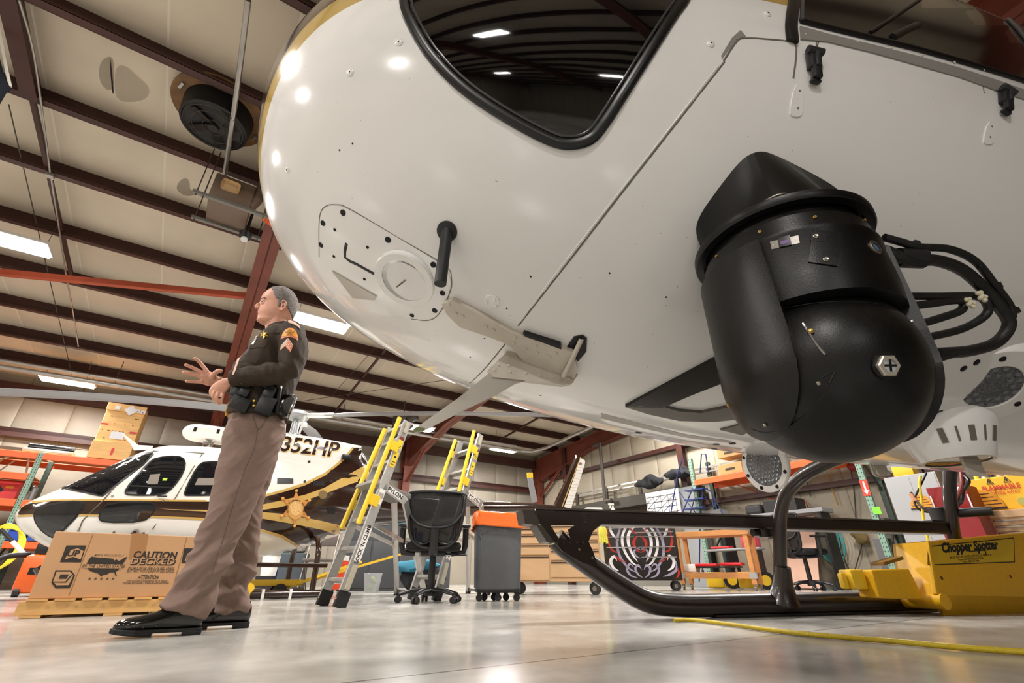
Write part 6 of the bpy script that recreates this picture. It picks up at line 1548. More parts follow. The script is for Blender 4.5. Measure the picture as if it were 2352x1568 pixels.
# film-wrapped bundle, small plywood sheet, board
q = kz(135, 1016); bn = thing('wrapped_bundle', 'black rolls wrapped in clear film lying on the top rack deck', 'bundle', (q.x, QK+.3, zt0), 'pq')
for k, (dz, dy) in enumerate(((.06, 0), (.17, .02))): B().tube([(q.x-.5, QK+.2+dy, zt0+dz), (q.x+.28, QK+.2+dy, zt0+dz)], .055, n=14).obj('roll', mat('black_film', '#18181a', .12, coat=.8), bn)
B().box((q.x-.12, QK+.2, zt0+.05), (.85, .3, .09), bev=.03).obj('clear_film', mat('crumpled_foil', '#b9b5ab', .3, .6), bn)
q = kz(30, 1018); bd_ = thing('dark_board', 'long dark board lying on the top deck of the pallet rack', 'board', (q.x-.7, QK+.3, zt0), 'pq')
B().box((q.x-.9, QK+.3, zt0+.04), (2.6, .4, .08)).obj('board', MDKP, bd_, smooth=False)
q = kz(378, 1018, QK+.9); pb_ = thing('plywood_offcut', 'small brown carton behind the roof of the far helicopter, on the rack', 'carton', (q.x, QK+.8, zt0), 'pq')
B().box((q.x, QK+.8, zt0+.13), (.5, .3, .26), bev=.005).obj('carton', mat('brown_card', '#b9905c', .7), pb_, smooth=False)
q = kz(155, 1010, QK+.2); fr_ = thing('metal_hoop', 'thin bent metal frame on the rack deck left of the crate', 'frame', (q.x, QK+.6, zt0), 'pq')
B().tube(catmull([(q.x-.4, QK+.6, zt0), (q.x-.3, QK+.6, zt0+.2), (q.x-.1, QK+.6, zt0+.27), (q.x+.5, QK+.6, zt0+.26)], 5), .012).obj('hoop', MDKP, fr_)
# things on the middle decks
def onshelf(x, k, dy=.5): q = kz(x, 1100, QK+dy); return q.x, QK+dy, zs[k]+.086
x, y, z = onshelf(25, 1); t = thing('folding_frame', 'white tubular folding frame on the second rack deck', 'frame', (x, y, z), 'pq')
B().tube(catmull([(x-.4, y, z+.02), (x-.25, y, z+.35), (x, y, z+.42), (x+.12, y, z+.38), (x+.2, y, z+.02)], 4), .02).tube([(x-.3, y+.1, z+.02), (x-.1, y+.1, z+.33)], .015).obj('frame_tube', mat('cream_tube', '#ddd3bd', .5), t)
x, y, z = onshelf(12, 2); t = thing('red_carton', 'bright red printed carton on the middle rack deck at the left edge', 'carton', (x, y, z), 'pq')
B().box((x, y, z+.19), (.62, .3, .38), bev=.004).obj('carton', mat('red_print', '#d8363a', .5), t, smooth=False)
B().box((x+.02, y-.152, z+.2), (.12, .006, .10), R=Matrix.Rotation(.78, 3, 'Y')).obj('print_mark', MRUB, t, smooth=False); B().box((x-.14, y-.152, z+.1), (.14, .004, .05)).box((x+.16, y-.152, z+.26), (.12, .004, .05)).obj('print_stripe', MOR, t, smooth=False)
x, y, z = onshelf(72, 2); t = thing('metal_canister', 'grey metal canister on the middle rack deck beside the green post', 'canister', (x+.1, y, z), 'pq')
B().lathe((x+.1, y, z), (0, 0, 1), [(0, .09), (.28, .09), (.33, .04), (.36, .03)], 18).obj('canister_body', mat('dull_alu', '#8c8c8c', .4, .6), t)
for i, (xx, lb) in enumerate(((45, 'blue plastic bin on the lower rack deck, left of two'), (92, 'blue plastic bin on the lower rack deck behind the helicopter nose'))):
    q = kz(xx, 1230, QK+.2); x, y, z = q.x, QK+.2, zs[3]+.086; t = thing('storage_bin', lb, 'bin', (x, y, z), 'pq')
    b = B(); w = .13
    b.box((x, y, z+.01), (2*w, .5, .02)).box((x-w, y, z+.13), (.02, .5, .26)).box((x+w, y, z+.13), (.02, .5, .26)).box((x, y+.25, z+.13), (2*w, .02, .26)).box((x, y-.25, z+.08), (2*w, .02, .16)); b.obj('bin_shell', mat('blue_plastic', '#2346a8', .4), t, smooth=False)
# shop vacuum, hose coil, white crate at the left edge
q = onz(60, 1372); t = lthing('shop_vacuum', 'orange and black shop vacuum on the floor left of the cardboard box', 'vacuum cleaner', q+V((-.15, .4, 0)), .6)
B().box((0, 0, .27), (.62, .5, .46), bev=.06).obj('tank', mat('vac_orange', '#e2601c', .4), t); B().box((0, 0, .58), (.5, .42, .22), bev=.07).obj('motor_head', MBLK, t); B().tube([(-.15, -.2, .70), (-.12, -.2, .78), (.12, -.2, .78), (.15, -.2, .70)], .025).obj('carry_handle', mat('vac_orange', '#e2601c', .4), t)
for x in (-.25, .25): B().cyl((x-.03, -.2, .06), (x+.03, -.2, .06), .06).obj('caster', MBLK, t)
b = B().box((-.12, -.256, .30), (.18, .006, .08)); b.obj('badge', MRUB, t, smooth=False)
B().tube(catmull([(-.3, 0, .5), (-.55, -.1, .45), (-.7, -.1, .2), (-.8, -.1, .06), (-1.0, -.1, .05)], 4), .035).obj('hose', MBLK, t)
q0 = kz(28, 1243, 12.6); q1 = kz(82, 1300, 12.6)
t = thing('extension_pole', 'white telescopic pole leaning against the rack beside the vacuum', 'pole', q1, 'pq'); B().tube([q0, q1], .035).obj('pole', MWHITE, t); B().tube([q0, q0+(q0-q1).normalized()*.3], .03).obj('grip', MBLK, t)
t = thing('hose_coil', 'yellow hose coil hanging from the rack post at the left edge', 'hose', kz(10, 1250, 13.5), 'pq')
for k in range(4):
    c = kz(5+k*1.5, 1245, 13.5); B().tube([c+V((.24*math.cos(a)*(1+.08*k), .05*math.sin(3*a), .42*math.sin(a)*(1-.05*k)-.1)) for a in [2*PI*i/28 for i in range(28)]], .022, n=8, closed=True).obj('hose_loop', mat('yellow_hose_bright', '#e2d22c', .45), t)
# ------------------------------------------------------------------ cardboard box on pallet
MCB = mat('cardboard', '#bd9268', .75, noise=.04, scale=3, bump=.05, bscale=90); MINK = mat('box_ink', '#2b241e', .7); MPAL = mat('pallet_wood', '#d3a566', .6, noise=.15, scale=4, stretch=(1, 6, 6), bump=.1)
QB = 4.47; PX0 = onz(45, 1420, .0, 'pq').x; ZB0 = .105
x0 = ony(60, 1382, QB, 'pq').x; x1 = x0+1.06
zb0, zb1 = ony(62, 1386, QB, 'pq').z, ony(130, 1220, QB, 'pq').z
pal = thing('wooden_pallet', 'low wooden pallet on the floor under the large cardboard box', 'pallet', ((x0+x1)/2, QB+.35, 0), 'pq')
for y in (QB-.01, QB+.33, QB+.68): B().box(((x0+x1)/2, y, .055), (x1-x0+.06, .035, .075)).obj('runner', MPAL, pal, smooth=False)
for k in range(8): B().box((x0+.05+k*(x1-x0-.1)/7, QB+.34, .100), (.10, .76, .012)).obj('slat', MPAL, pal, smooth=False)
for k in (0, 3, 7): B().box((x0+.05+k*(x1-x0-.1)/7, QB+.34, .009), (.10, .76, .014)).obj('slat', MPAL, pal, smooth=False)
cbx = thing('cardboard_box', 'large brown cardboard box printed CAUTION and UP on a pallet behind the officer', 'box', ((x0+x1)/2, QB+.35, .107), 'pq')
cbo = B().box(((x0+x1)/2, QB+.35, (.107+zb1)/2), (x1-x0, .7, zb1-.107), bev=.004).obj('carton', MCB, cbx, smooth=False)
FY = QB-.0012
def bxy(x, y): q = ony(x, y, QB, 'pq'); return q.x, q.z
def bpoly(polys, name, m=MINK, off=0, par=cbo):
    b = B()
    for pl_ in polys: b.prism([bxy(*q) for q in pl_], lambda x, z, h: V((x, FY-off+h, z)), .001)
    return b.obj(name, m, par, smooth=False)
C4 = lambda *p: [(x/3.92, 1080+y/3.92) for x, y in p]
bpoly([C4((598, 675), (777, 675), (728, 828), (540, 826))], 'up_mark')
bpoly([C4((628, 720), (700, 700), (752, 725), (726, 800), (658, 778), (584, 800))], 'up_arrow', MCB, .0012)
def btext(body, x, y, size, bold=0, m=MINK, off=.0005, name='lettering', space=1, align='CENTER', shear=0, wx=1):
    ox, oz = bxy(*C4((x, y))[0]); 
    return B().text(body, lambda a, c: V((ox+a*wx, FY-off, oz+c)), size, bold, align, shear, space).obj(name, m, cbo, smooth=False)
btext('UP', 662, 748, .052, .03, off=.0026)
bpoly([C4((500, 898), (640, 898), (676, 945), (628, 1060), (500, 1062), (462, 1010))], 'd_mark')
bpoly([C4((510, 912), (632, 912), (660, 948), (618, 1032), (506, 1034), (478, 1000))], 'd_mark', MCB, .0012)
bpoly([C4((545, 935), (620, 935), (600, 975), (530, 975))], 'd_mark', MINK, .0024)
bpoly([C4((482, 1000), (590, 1000), (640, 940), (648, 946), (596, 1010), (480, 1008))], 'd_mark', MINK, .0024)
bpoly([C4((822, 775), (870, 782), (980, 790), (1020, 795), (1030, 812), (1048, 800), (1070, 815), (1100, 800), (1120, 785), (1146, 776), (1130, 810), (1110, 835), (1085, 880), (1062, 900), (1040, 915), (1052, 948), (1040, 948), (1028, 918), (990, 918), (965, 935), (930, 940), (908, 956), (890, 930), (850, 918), (810, 905), (785, 880), (780, 840), (800, 800))], 'country_map')
bpoly([C4((755, 842), (1115, 846), (1108, 882), (752, 878))], 'banner', MCB, .0012)
btext('IN THE UNITED STATES', 938, 862, .030, .006, off=.0026, wx=.72)
btext('MADE EXCLUSIVELY', 985, 765, .017, .002, space=1.3, wx=.85)
btext('* * * * *', 910, 985, .035, .01, space=1.2)
btext('CAUTION', 1402, 765, .062, .035, wx=.92)
btext('DECKED', 1384, 826, .056, .06, space=1.12, wx=1.12); btext('DECKED', 1378, 820, .056, .004, MCB, .0016, space=1.12, wx=1.12)
btext('WORKS WITH SPRAY-IN BED LINERS', 1365, 882, .027, .006, wx=.56, space=1.1); btext('BUT NOT WITH DROP-IN BED LINERS', 1360, 906, .027, .008, wx=.55, space=1.1)
btext('ATTENTION', 1338, 962, .034, .02, wx=.62); btext("Instructions d'installation de la langue", 1328, 993, .019, .004, wx=.82); btext('française sont situees a www.DECKED.com/install', 1318, 1012, .018, .006, wx=.72)
bpoly([C4((1660, 700), (1840, 704), (1800, 838), (1632, 834))], 'up_mark'); bpoly([C4((1690, 745), (1750, 722), (1805, 748), (1780, 815), (1722, 795), (1662, 815))], 'up_arrow', MCB, .0012); btext('UP', 1732, 768, .052, .03, off=.0026)
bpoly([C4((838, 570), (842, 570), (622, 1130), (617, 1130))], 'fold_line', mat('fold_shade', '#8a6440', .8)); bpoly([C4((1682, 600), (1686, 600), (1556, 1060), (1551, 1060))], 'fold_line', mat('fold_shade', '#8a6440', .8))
bpoly([C4((1190, 565), (1335, 572), (1300, 800), (1160, 800))], 'packing_tape', mat('clear_brown_tape', '#a87a50', .25, coat=.3))
# ------------------------------------------------------------------ behind the ladders
def crate(name, label, cat, x, y, w, d, h, m, dq=.3, rz=.2, bev=.01, part='body', z0=0):
    P = onz(x, y); P = P+V((0, dq, z0)); t = lthing(name, label, cat, P, rz); B().box((0, 0, h/2), (w, d, h), bev=bev).obj(part, m, t, smooth=False); return t
MCAB_ = mat('dark_grey_cabinet', '#3f4144', .5)
t = crate('storage_cabinet', 'dark grey plastic cabinet standing behind the left ladder', 'cabinet', 835, 1357, 1.1, .6, 1.35, MCAB_)
for x in (-.27, .27): B().box((x, -.305, .45), (.5, .012, .8), bev=.004).obj('door', MCAB_, t)
t = crate('white_appliance', 'tall narrow white cabinet behind the far helicopter skid, left of the ladders', 'cabinet', 758, 1357, .36, .5, 1.62, MWHITE, .9)
t = lthing('wire_wastebasket', 'small clear wastebasket with rubbish in front of the dark cabinet', 'bin', onz(852, 1362), 0); B().lathe((0, 0, 0), (0, 0, 1), [(0, .11), (.28, .145), (.29, .15), (.28, .14), (.02, .10)], 24, cap=False).obj('basket', mat('clear_plastic', '#aeb2b4', .2, alpha=.45), t)
b = B(); random.seed(4)
for k in range(6): b.ball((random.uniform(-.05, .05), random.uniform(-.05, .05), .06+.03*k), .045, 8, (1, 1, .6))
b.obj('rubbish', mat('green_rubbish', '#8f9a3a', .7, noise=.5, scale=30), t)
t = crate('grey_folding_chair', 'grey folding chair behind the far helicopter skid', 'chair', 702, 1360, .06, .06, .02, mat('grey_chair', '#6d6560', .5), .5, .1)
B().box((0, 0, .95), (.50, .05, .42), bev=.03).obj('backrest', mat('grey_chair', '#6d6560', .5), t); B().box((0, -.2, .50), (.48, .42, .05), bev=.02).obj('seat', mat('grey_chair', '#6d6560', .5), t)
for x in (-.24, .24): B().tube([(x, -.38, 0), (x, 0, .95), (x, .02, 1.1)], .013).tube([(x, .15, 0), (x, -.2, .5)], .013).obj('leg', MSTL, t)
crate('grey_tote', 'dark blue-grey lidded tote behind the far helicopter skid, between bins', 'tote', 634, 1360, .42, .4, .62, mat('slate_plastic', '#4b555c', .5), .5)
crate('foil_bag', 'crumpled silver plastic bag on the slate tote', 'bag', 636, 1360, .36, .3, .28, mat('crumpled_foil', '#b9b5ab', .3, .6), .5, .2, .08, 'bag', .63)
crate('blue_tote', 'small blue tote beside the slate tote, behind the helicopter skid', 'tote', 610, 1358, .34, .3, .45, mat('navy_plastic', '#2c3f78', .5), .7)
t = lthing('white_bucket', 'white bucket just right of the officer trousers, behind the skid', 'bucket', onz(589, 1358)+V((0, .3, 0)), 0); B().lathe((0, 0, .25), (0, 0, 1), [(0, .13), (.34, .16), (.35, .17)], 24).obj('bucket_body', MWHITE, t); B().box((0, 0, .125), (.3, .3, .25)).obj('stand', MBLK, t)
t = lthing('orange_sign_box', 'orange and white striped box behind the far skid tube', 'box', onz(756, 1362)+V((.05, .2, 0)), .1)
for k in range(3): B().box((0, 0, .09+k*.17), (.20, .3, .09)).obj('orange_stripe', mat('safety_orange', '#dc4a26', .5), t); B().box((0, 0, .175+k*.17), (.19, .29, .08)).obj('white_stripe', MWHITE, t)
t = crate('office_desk', 'grey desk with drawers in the back corner behind the right ladder', 'desk', 925, 1352, 1.7, .7, .85, MCAB_, 1.3, .15); B().box((0, 0, .88), (1.8, .75, .05), bev=.01).obj('desk_top', mat('beige_top', '#a39a8c', .5), t)
t = lthing('teal_jacket', 'teal and black clothes heap on the floor behind the office chair', 'clothes', onz(940, 1362)+V((0, .5, 0)), 0)
for nm, c_, m_ in (('black_coat', (.12, 0, .22), mat('black_cloth', '#15161a', .9)), ('teal_cloth', (0, -.05, .40), mat('teal_cloth', '#2c6f86', .9))):
    b = B().ball(c_, .3, 20, (1.3, .8, .72 if nm == 'black_coat' else .35))
    for v in b.bm.verts: v.co += V((NZ.noise(v.co*6), NZ.noise(v.co*6+V((4, 0, 0))), NZ.noise(v.co*6+V((0, 4, 0)))))*.08
    b.obj(nm, m_, t)
for i, (x, y, h, w, m_, lb) in enumerate(((905, 1262, .28, .25, mat('brown_card', '#b9905c', .7), 'small brown carton on the grey desk'), (930, 1268, .20, .3, mat('cream_case', '#d6cfc0', .5), 'cream case on the grey desk beside the carton'), (885, 1258, .35, .12, mat('navy_plastic', '#2c3f78', .5), 'narrow blue folder box on the grey desk'))):
    P = t0 = lthing('desk_item', lb, 'box', bpy.data.objects['office_desk'].matrix_basis @ V((-.65+.35*i, -.1, .906)), .15+.1*i); B().box((0, 0, h/2), (w, .2, h), bev=.01).obj('carton', m_, P, smooth=False)
# ceiling: round exhaust vent and unit heater
c = onz(500, 270, 5.50, 'pq'); zr0 = zroof(c.y, .2)
t = thing('exhaust_fan', 'large round black roof exhaust fan in a rusty ring, above the officer', 'fan', (c.x, c.y, zr0-.35), 'pq')
B().lathe((c.x, c.y, zr0), (0, 0, -1), [(0, .36), (.0, .54), (.03, .54), (.035, .42), (.05, .38), (.03, .36)], 48, cap=False).obj('ring_flange', mat('rusty_ring', '#6b4c28', .6, noise=.3, scale=9), t)
B().lathe((c.x, c.y, zr0), (0, 0, -1), [(.0, .40), (.30, .375), (.31, .35), (.29, .34), (.285, .01)], 48, cap=False).obj('fan_drum', mat('sooty_black', '#0d0d0d', .6), t)
b = B()
for k in range(5): a = k*1.2566; b.bar((c.x, c.y, zr0-.305), (c.x+.3*math.cos(a), c.y+.3*math.sin(a), zr0-.305), .12, .006, up=(math.cos(a+1.57)*.3, math.sin(a+1.57)*.3, 1))
b.cyl((c.x, c.y, zr0-.29), (c.x, c.y, zr0-.34), .06).obj('blades', mat('blade_dark', '#1b1a18', .5, .3), t)
b = B()
for r_ in (.12, .24, .33): b.tube([V((c.x+r_*math.cos(a), c.y+r_*math.sin(a), zr0-.325)) for a in [2*PI*i/32 for i in range(32)]], .003, n=5, closed=True)
b.obj('wire_guard', MDKP, t)
for k in range(4):
    a = k*1.57+.4; B().box((c.x+.46*math.cos(a), c.y+.46*math.sin(a), zr0-.045), (.11, .03, .02), rz=a+1.57).obj('clip', MPIPE, t)
hc = onz(530, 480, 4.75, 'pq')
t = thing('unit_heater', 'brown gas unit heater hung on steel channels below the roof, with flue pipe', 'heater', hc, 'pq')
B().box(hc+V((-.02, .0, .10)), (.48, .55, .42), bev=.02).obj('heater_case', mat('heater_brown', '#6c5a4b', .5), t)
B().box(hc+V((-.06, -.285, .14)), (.22, .01, .16), bev=.04).obj('label', mat('faded_paper', '#c9a878', .7), t)
for dy in (-.28, .28): B().bar(hc+V((-.42, dy, -.13)), hc+V((.45, dy, -.13)), .05, .04).obj('channel', mat('grey_channel', '#7c7b74', .5, .5), t, smooth=False)
for dx, dy in ((-.38, -.28), (-.30, -.28), (.40, -.28), (-.38, .28), (.40, .28)): B().tube([hc+V((dx, dy, -.18)), V((hc.x+dx, hc.y+dy, zroof(hc.y+dy, .02)))], .007, n=6).obj('threaded_rod', MDKP, t)
B().tube([hc+V((.20, -.18, -.02)), hc+V((.26, -.18, .15)), hc+V((.30, -.15, .55)), V((hc.x+.32, hc.y-.1, zroof(hc.y, .1)))], .075, n=16).obj('flue_pipe', mat('heater_brown', '#6c5a4b', .5), t)
B().tube([hc+V((.29, -.16, .34)), hc+V((.31, -.12, .70))], .085, n=16).obj('flue_sleeve', MRUB, t)
bl_ = onz(562, 545, 4.45, 'pq'); t = thing('bulb_fixture', 'black hanging bulb holder with clear glass, under the unit heater', 'lamp', bl_, 'pq')
B().lathe(bl_, (0, 0, 1), [(0, .075), (.07, .08), (.09, .05), (.10, .02), (.42, .02)], 24).obj('holder', MBLK, t); B().ball(bl_+V((0, 0, -.03)), .045, 16).obj('glass', mat('frosted_glass', '#cfd2cf', .3), t)
dk_ = onz(610, 495, 4.7, 'pq'); t = thing('orange_duct', 'short orange flexible duct on the rafter behind the white nose', 'duct', dk_, 'pq')
b = B().lathe(dk_, (.8, 0, -.4), [(k*.02, .07+.012*(k % 2)) for k in range(14)], 20); b.obj('duct', mat('duct_orange', '#d8561e', .5), t)
sk_ = onz(925, 973, 4.15, 'pq'); t = thing('unit_heater', 'small dark heater unit above the left ladder near the back rafter', 'heater', sk_, 'pq'); B().box(sk_+V((0, 0, .05)), (.5, .4, .35), bev=.02).cyl(sk_+V((.1, -.2, .08)), sk_+V((.25, -.4, .16)), .1).obj('heater_case', mat('heater_dark', '#3a342c', .5), t); B().tube([sk_+V((0, 0, .2)), V((sk_.x, sk_.y, zroof(sk_.y)))], .02).obj('hanger', MDKP, t)
# flag corner at the upper left
fl_ = ont(4, 150, 4.9, 'pq'); t = thing('banner', 'dark blue banner corner with white edge at the upper left border', 'banner', fl_, 'pq')
def fq(x, y): return ont(x, y, 4.9)
b = B(); base = [fq(*q) for q in ((-30, 150), (0, 135), (12, 180), (28, 205), (14, 215), (0, 240), (-30, 262))]; base = [rot2(p, -ALPHA) for p in base]
vs = [b.bm.verts.new(p) for p in base]; b.bm.faces.new(vs); o = b.obj('cloth', mat('navy_cloth', '#101828', .8), t); md = o.modifiers.new('so', 'SOLIDIFY'); md.thickness = .01
P_ = [rot2(fq(x, y), -ALPHA) for x, y in ((-4, 60), (6, 110), (16, 165), (24, 200))]
B().tube(P_, .03, n=8, flat=.3).obj('white_edge', MWHITE, t)
# ================================================================== RIGHT WALL AREA
def wq(x, p): r = ray(x, 1335, 'pq'); return r.y/r.x*p
def wbox(name, label, cat, x0, y0, x1, y1, p, d, m, part='body', bev=.006, z0=None, group=None, fr=None):
    """box whose face stands in the plane p; px corners give its q and z extents"""
    a, c = onx(x0, y0, p, 'pq'), onx(x1, y0, p, 'pq'); zt_, zb_ = onx((x0+x1)/2, y0, p, 'pq').z, onx((x0+x1)/2, y1, p, 'pq').z
    if z0 is not None: zb_ = z0
    qa, qc = max(a.y, c.y), min(a.y, c.y); cy = (qa+qc)/2
    t = thing(name, label, cat, (p+d/2, cy, zb_), 'pq', group=group)
    o = B().box((p+d/2, cy, (zt_+zb_)/2), (d, qa-qc, zt_-zb_), bev=bev).obj(part, m, t, smooth=False)
    return t, o, (p, qa, qc, zb_, zt_)
def face_fn(E):      # (0..1, 0..1) on the face -> point ; u runs to the right of the photo
    p, qa, qc, zb_, zt_ = E
    return lambda u, w, o=0: V((p-o, qa+(qc-qa)*u, zb_+(zt_-zb_)*w))
def fbox(E, u0, w0, u1, w1, m, name, par, o=.004, th=.006):
    f = face_fn(E); a, c = f(u0, w0), f(u1, w1)
    return B().box((a.x-o, (a.y+c.y)/2, (a.z+c.z)/2), (th, abs(a.y-c.y), abs(a.z-c.z))).obj(name, m, par, smooth=False)
def ftx(E, body, u, w, size, m, par, bold=.01, o=.009, wx=1, shear=0):
    f = face_fn(E); c = f(u, w)
    return B().text(body, lambda x, y: V((c.x-o, c.y-x*wx, c.z+y)), size, bold, 'CENTER', shear).obj('lettering', m, par, smooth=False)
# whiteboard schedule
MWB = mat('whiteboard', '#e4e3e6', .25); MBL = mat('blue_frame', '#1f2f6e', .4)
PWB = 11.2
def px11(x, y, p=PWB): return onx(x, y, p, 'pq')
wbq = [(1482, 1133), (1556, 1122), (1563, 1178), (1487, 1178)]
t = thing('whiteboard', 'white planning board with black and red grid lines above the painted tool chest', 'whiteboard', px11(1520, 1178), 'pq')
P_ = [px11(*q) for q in wbq]
zt1 = P_[0].z; q_l, q_r, z_b = P_[0].y, px11(1560, 1150).y, px11(1520, 1200).z
wo = B().box((PWB+.02, (q_l+q_r)/2, (zt1+z_b)/2), (.04, q_l-q_r, zt1-z_b)).obj('board', MWB, t, smooth=False)
E_ = (PWB, q_l, q_r, z_b, zt1); f_ = face_fn(E_)
b = B(); br = B()
for k in range(5): b.bar(f_(.03+k*.22, .06, .004), f_(.03+k*.22, .86, .004), .012, .004, up=(1, 0, 0))
for k in range(5): (br if k < 1 else b).bar(f_(.02, .12+k*.18, .004), f_(.97, .12+k*.18, .004), .014, .004, up=(1, 0, 0))
for i in range(4):
    for j in range(4):
        if (i*3+j) % 5 == 0: continue
        (br if j == 0 else b).bar(f_(.03+i*.22, .12+j*.18, .004), f_(.25+i*.22, .30+j*.18, .004), .010, .004, up=(1, 0, 0))
b.obj('grid_lines', MRUB, wo, smooth=False); br.obj('red_lines', mat('red_tape', '#c8302a', .5), wo, smooth=False)
wbox('grey_partition', 'plain grey cabinet side right behind the planning board', 'cabinet', 1556, 1118, 1592, 1335, 11.35, .4, mat('grey_cabinet', '#8d9091', .5), z0=0)
# blue rolling ladder
PL_ = 10.9
t = thing('rolling_ladder', 'dark blue tubular rolling stair ladder against the right wall', 'ladder', px11(1590, 1250, PL_), 'pq')
def bl(pts, r=.016, nm='rail'): return B().tube([px11(x, y, PL_+dp) for x, y, dp in pts], r, n=8).obj(nm, MBL, t)
bl([(1541, 1178, 0), (1556, 1090, 0), (1568, 1050, 0)]); bl([(1566, 1180, .3), (1588, 1128, .3), (1596, 1090, .3)])
bl([(1608, 1175, 0), (1616, 1120, 0), (1634, 1130, 0), (1640, 1170, 0)]); bl([(1608, 1085, .1), (1611, 1043, .1), (1621, 1043, .1), (1627, 1085, .1)])
for y in (1126, 1148, 1168): B().bar(px11(1578, y+2, PL_), px11(1620, y-4, PL_), .22, .03, up=(0, 0, 1)).obj('tread', MBL, t, smooth=False)
for x0, y0, x1, y1 in ((1560, 1130, 1600, 1180), (1585, 1180, 1605, 1110), (1630, 1125, 1660, 1180)): bl([(x0, y0, .1), (x1, y1, .1)], .012, 'cross_brace')
bl([(1541, 1178, 0), (1545, 1300, 0)]); bl([(1608, 1175, 0), (1606, 1335, 0)])
# black gear draped over the shelf
for k, (x, y, lb) in enumerate(((1490, 1108, 'black nylon gear bag draped over the wall shelf, left one'), (1556, 1088, 'black folded jacket hanging over the wall rail above the planning board'))):
    c = px11(x, y, 11.3); t = thing('gear_bag', lb, 'bag', c, 'pq'); b = B().ball(c, .38, 24, (.45, 1.25, .42))
    for v in b.bm.verts: v.co += V((NZ.noise(v.co*5), NZ.noise(v.co*5+V((4, 0, 0))), NZ.noise(v.co*5+V((0, 4, 0)))))*.12
    b.obj('fabric', mat('black_cloth', '#15161a', .9), t)
# second pallet rack
rk2 = thing('pallet_rack', 'green and orange pallet rack with cartons against the right wall', 'rack', (10.7, 8, 0), 'pq')
PR = 10.95
qa_, qb_ = wq(1634, PR), wq(2062, PR)
ht2 = onx(1602, 1050, PR, 'pq').z
def post2(x, y, h, m=MGRN):
    p_ = B().box((x, y, h/2), (.08, .10, h)).obj('post', m, rk2, smooth=False); b = B()
    for k in range(int(h/.075)): 
        for s in (-.025, .025): b.box((x-.041, y+s, .05+k*.075), (.003, .014, .028))
    tag(b.obj('slots', mat('slot_dark', '#2c3a32', .7), p_, smooth=False), kind='stuff')
for y in (qa_, qb_):
    post2(PR, y, ht2); post2(PR+.75, y, ht2, mat('rack_dark_green', '#2c3a30', .6))
    for za_, zc_ in ((ht2-.5, ht2-1.3), (.5, 1.2)): B().bar((PR, y, za_), (PR+.75, y, zc_), .03, .04).obj('rack_brace', mat('rack_dark_green', '#2c3a30', .6), rk2, smooth=False)
zb2 = onx(1660, 1098, PR, 'pq').z
for x in (PR-.03, PR+.78): B().box((x, (qa_+qb_)/2, zb2), (.05, qa_-qb_-.1, .14), bev=.006).obj('beam', MORB, rk2, smooth=False)
B().box((PR+.38, (qa_+qb_)/2, zb2+.08), (.75, qa_-qb_-.1, .02)).obj('shelf_deck', MWD2, rk2, smooth=False)
E2 = (PR-.04, qb_+.05, qb_-.05, 0, ht2); f_ = face_fn(E2)
z1_, z2_ = onx(2000, 1100, PR, 'pq').z, onx(2010, 1137, PR, 'pq').z
ar_ = B().box((PR-.046, qb_, (z1_+z2_)/2), (.006, .13, z1_-z2_)).obj('arrow_sign', mat('arrow_red', '#d8402c', .5), rk2, smooth=False)
B().bar((PR-.050, qb_, z1_-.03), (PR-.050, qb_, z2_+.08), .03, .003, up=(1, 0, 0)).prism([(qb_-.045, z2_+.10), (qb_+.045, z2_+.10), (qb_, z2_+.02)], lambda y, z, h: V((PR-.051+h, y, z)), .003).obj('arrow', MWHITE, ar_, smooth=False)
c = onx(2014, 1172, PR-.06, 'pq'); tt = thing('sticky_note', 'small lime green note stuck on the right rack post', 'note', c, 'pq'); B().box(c, (.006, .13, .13)).obj('paper', mat('lime_paper', '#7fdc3a', .5), tt)
for k, (y0, y1, lb) in enumerate(((1067, 1090, 'lower of two brown cartons on the right rack beam'), (1047, 1068, 'upper brown carton with open flap on the right rack'))):
    t, o, E = wbox('carton', lb, 'carton', 1648, y0, 1703, y1, PR+.02, .5, mat('brown_card', '#b9905c', .7), z0=None, part='carton')
    dz_ = (zb2+.092 + k*.40) - E[3]; o.parent.location.z += dz_
    z_lo = zb2+.092 + k*.36; 
    for ob in (o,): pass
    fbox(E, .3, .35, .7, .55, mat('box_ink', '#2b241e', .7), 'print', o)
# table, clear box, dark case by the step
t, o, E = wbox('side_table', 'long grey table along the right wall behind the skid step', 'table', 1640, 1177, 1890, 1186, 11.05, .5, mat('grey_plastic', '#8e8f92', .5), part='table_top')
for y in (E[1]-.1, E[2]+.1): B().box((11.3, y, E[3]/2), (.4, .05, E[3])).obj('leg', MBLK, t)
def onw(name, label, cat, x, z, w, d, h, m, p=11.3, part='body', bev=.01):
    y = wq(x, p); tt = thing(name, label, cat, (p, y, z), 'pq'); o = B().box((p, y, z+h/2), (d, w, h), bev=bev).obj(part, m, tt, smooth=False); return tt, o, (p-d/2, y+w/2, y-w/2, z, z+h)
zt_ = E[4]+.002
onw('parts_box', 'clear plastic parts box on the wall table left of the cross tube', 'box', 1672, zt_, .55, .35, .22, mat('clear_plastic', '#aeb2b4', .2, alpha=.45))
onw('tool_case', 'black tool case with red latch on the wall table right of the cross tube', 'case', 1845, zt_, .75, .4, .26, MBLK)
onw('grey_case', 'dark grey rounded case on the wall table behind the curved cross tube', 'case', 1775, zt_, .4, .35, .22, mat('charcoal', '#2b2d2f', .6), bev=.06)
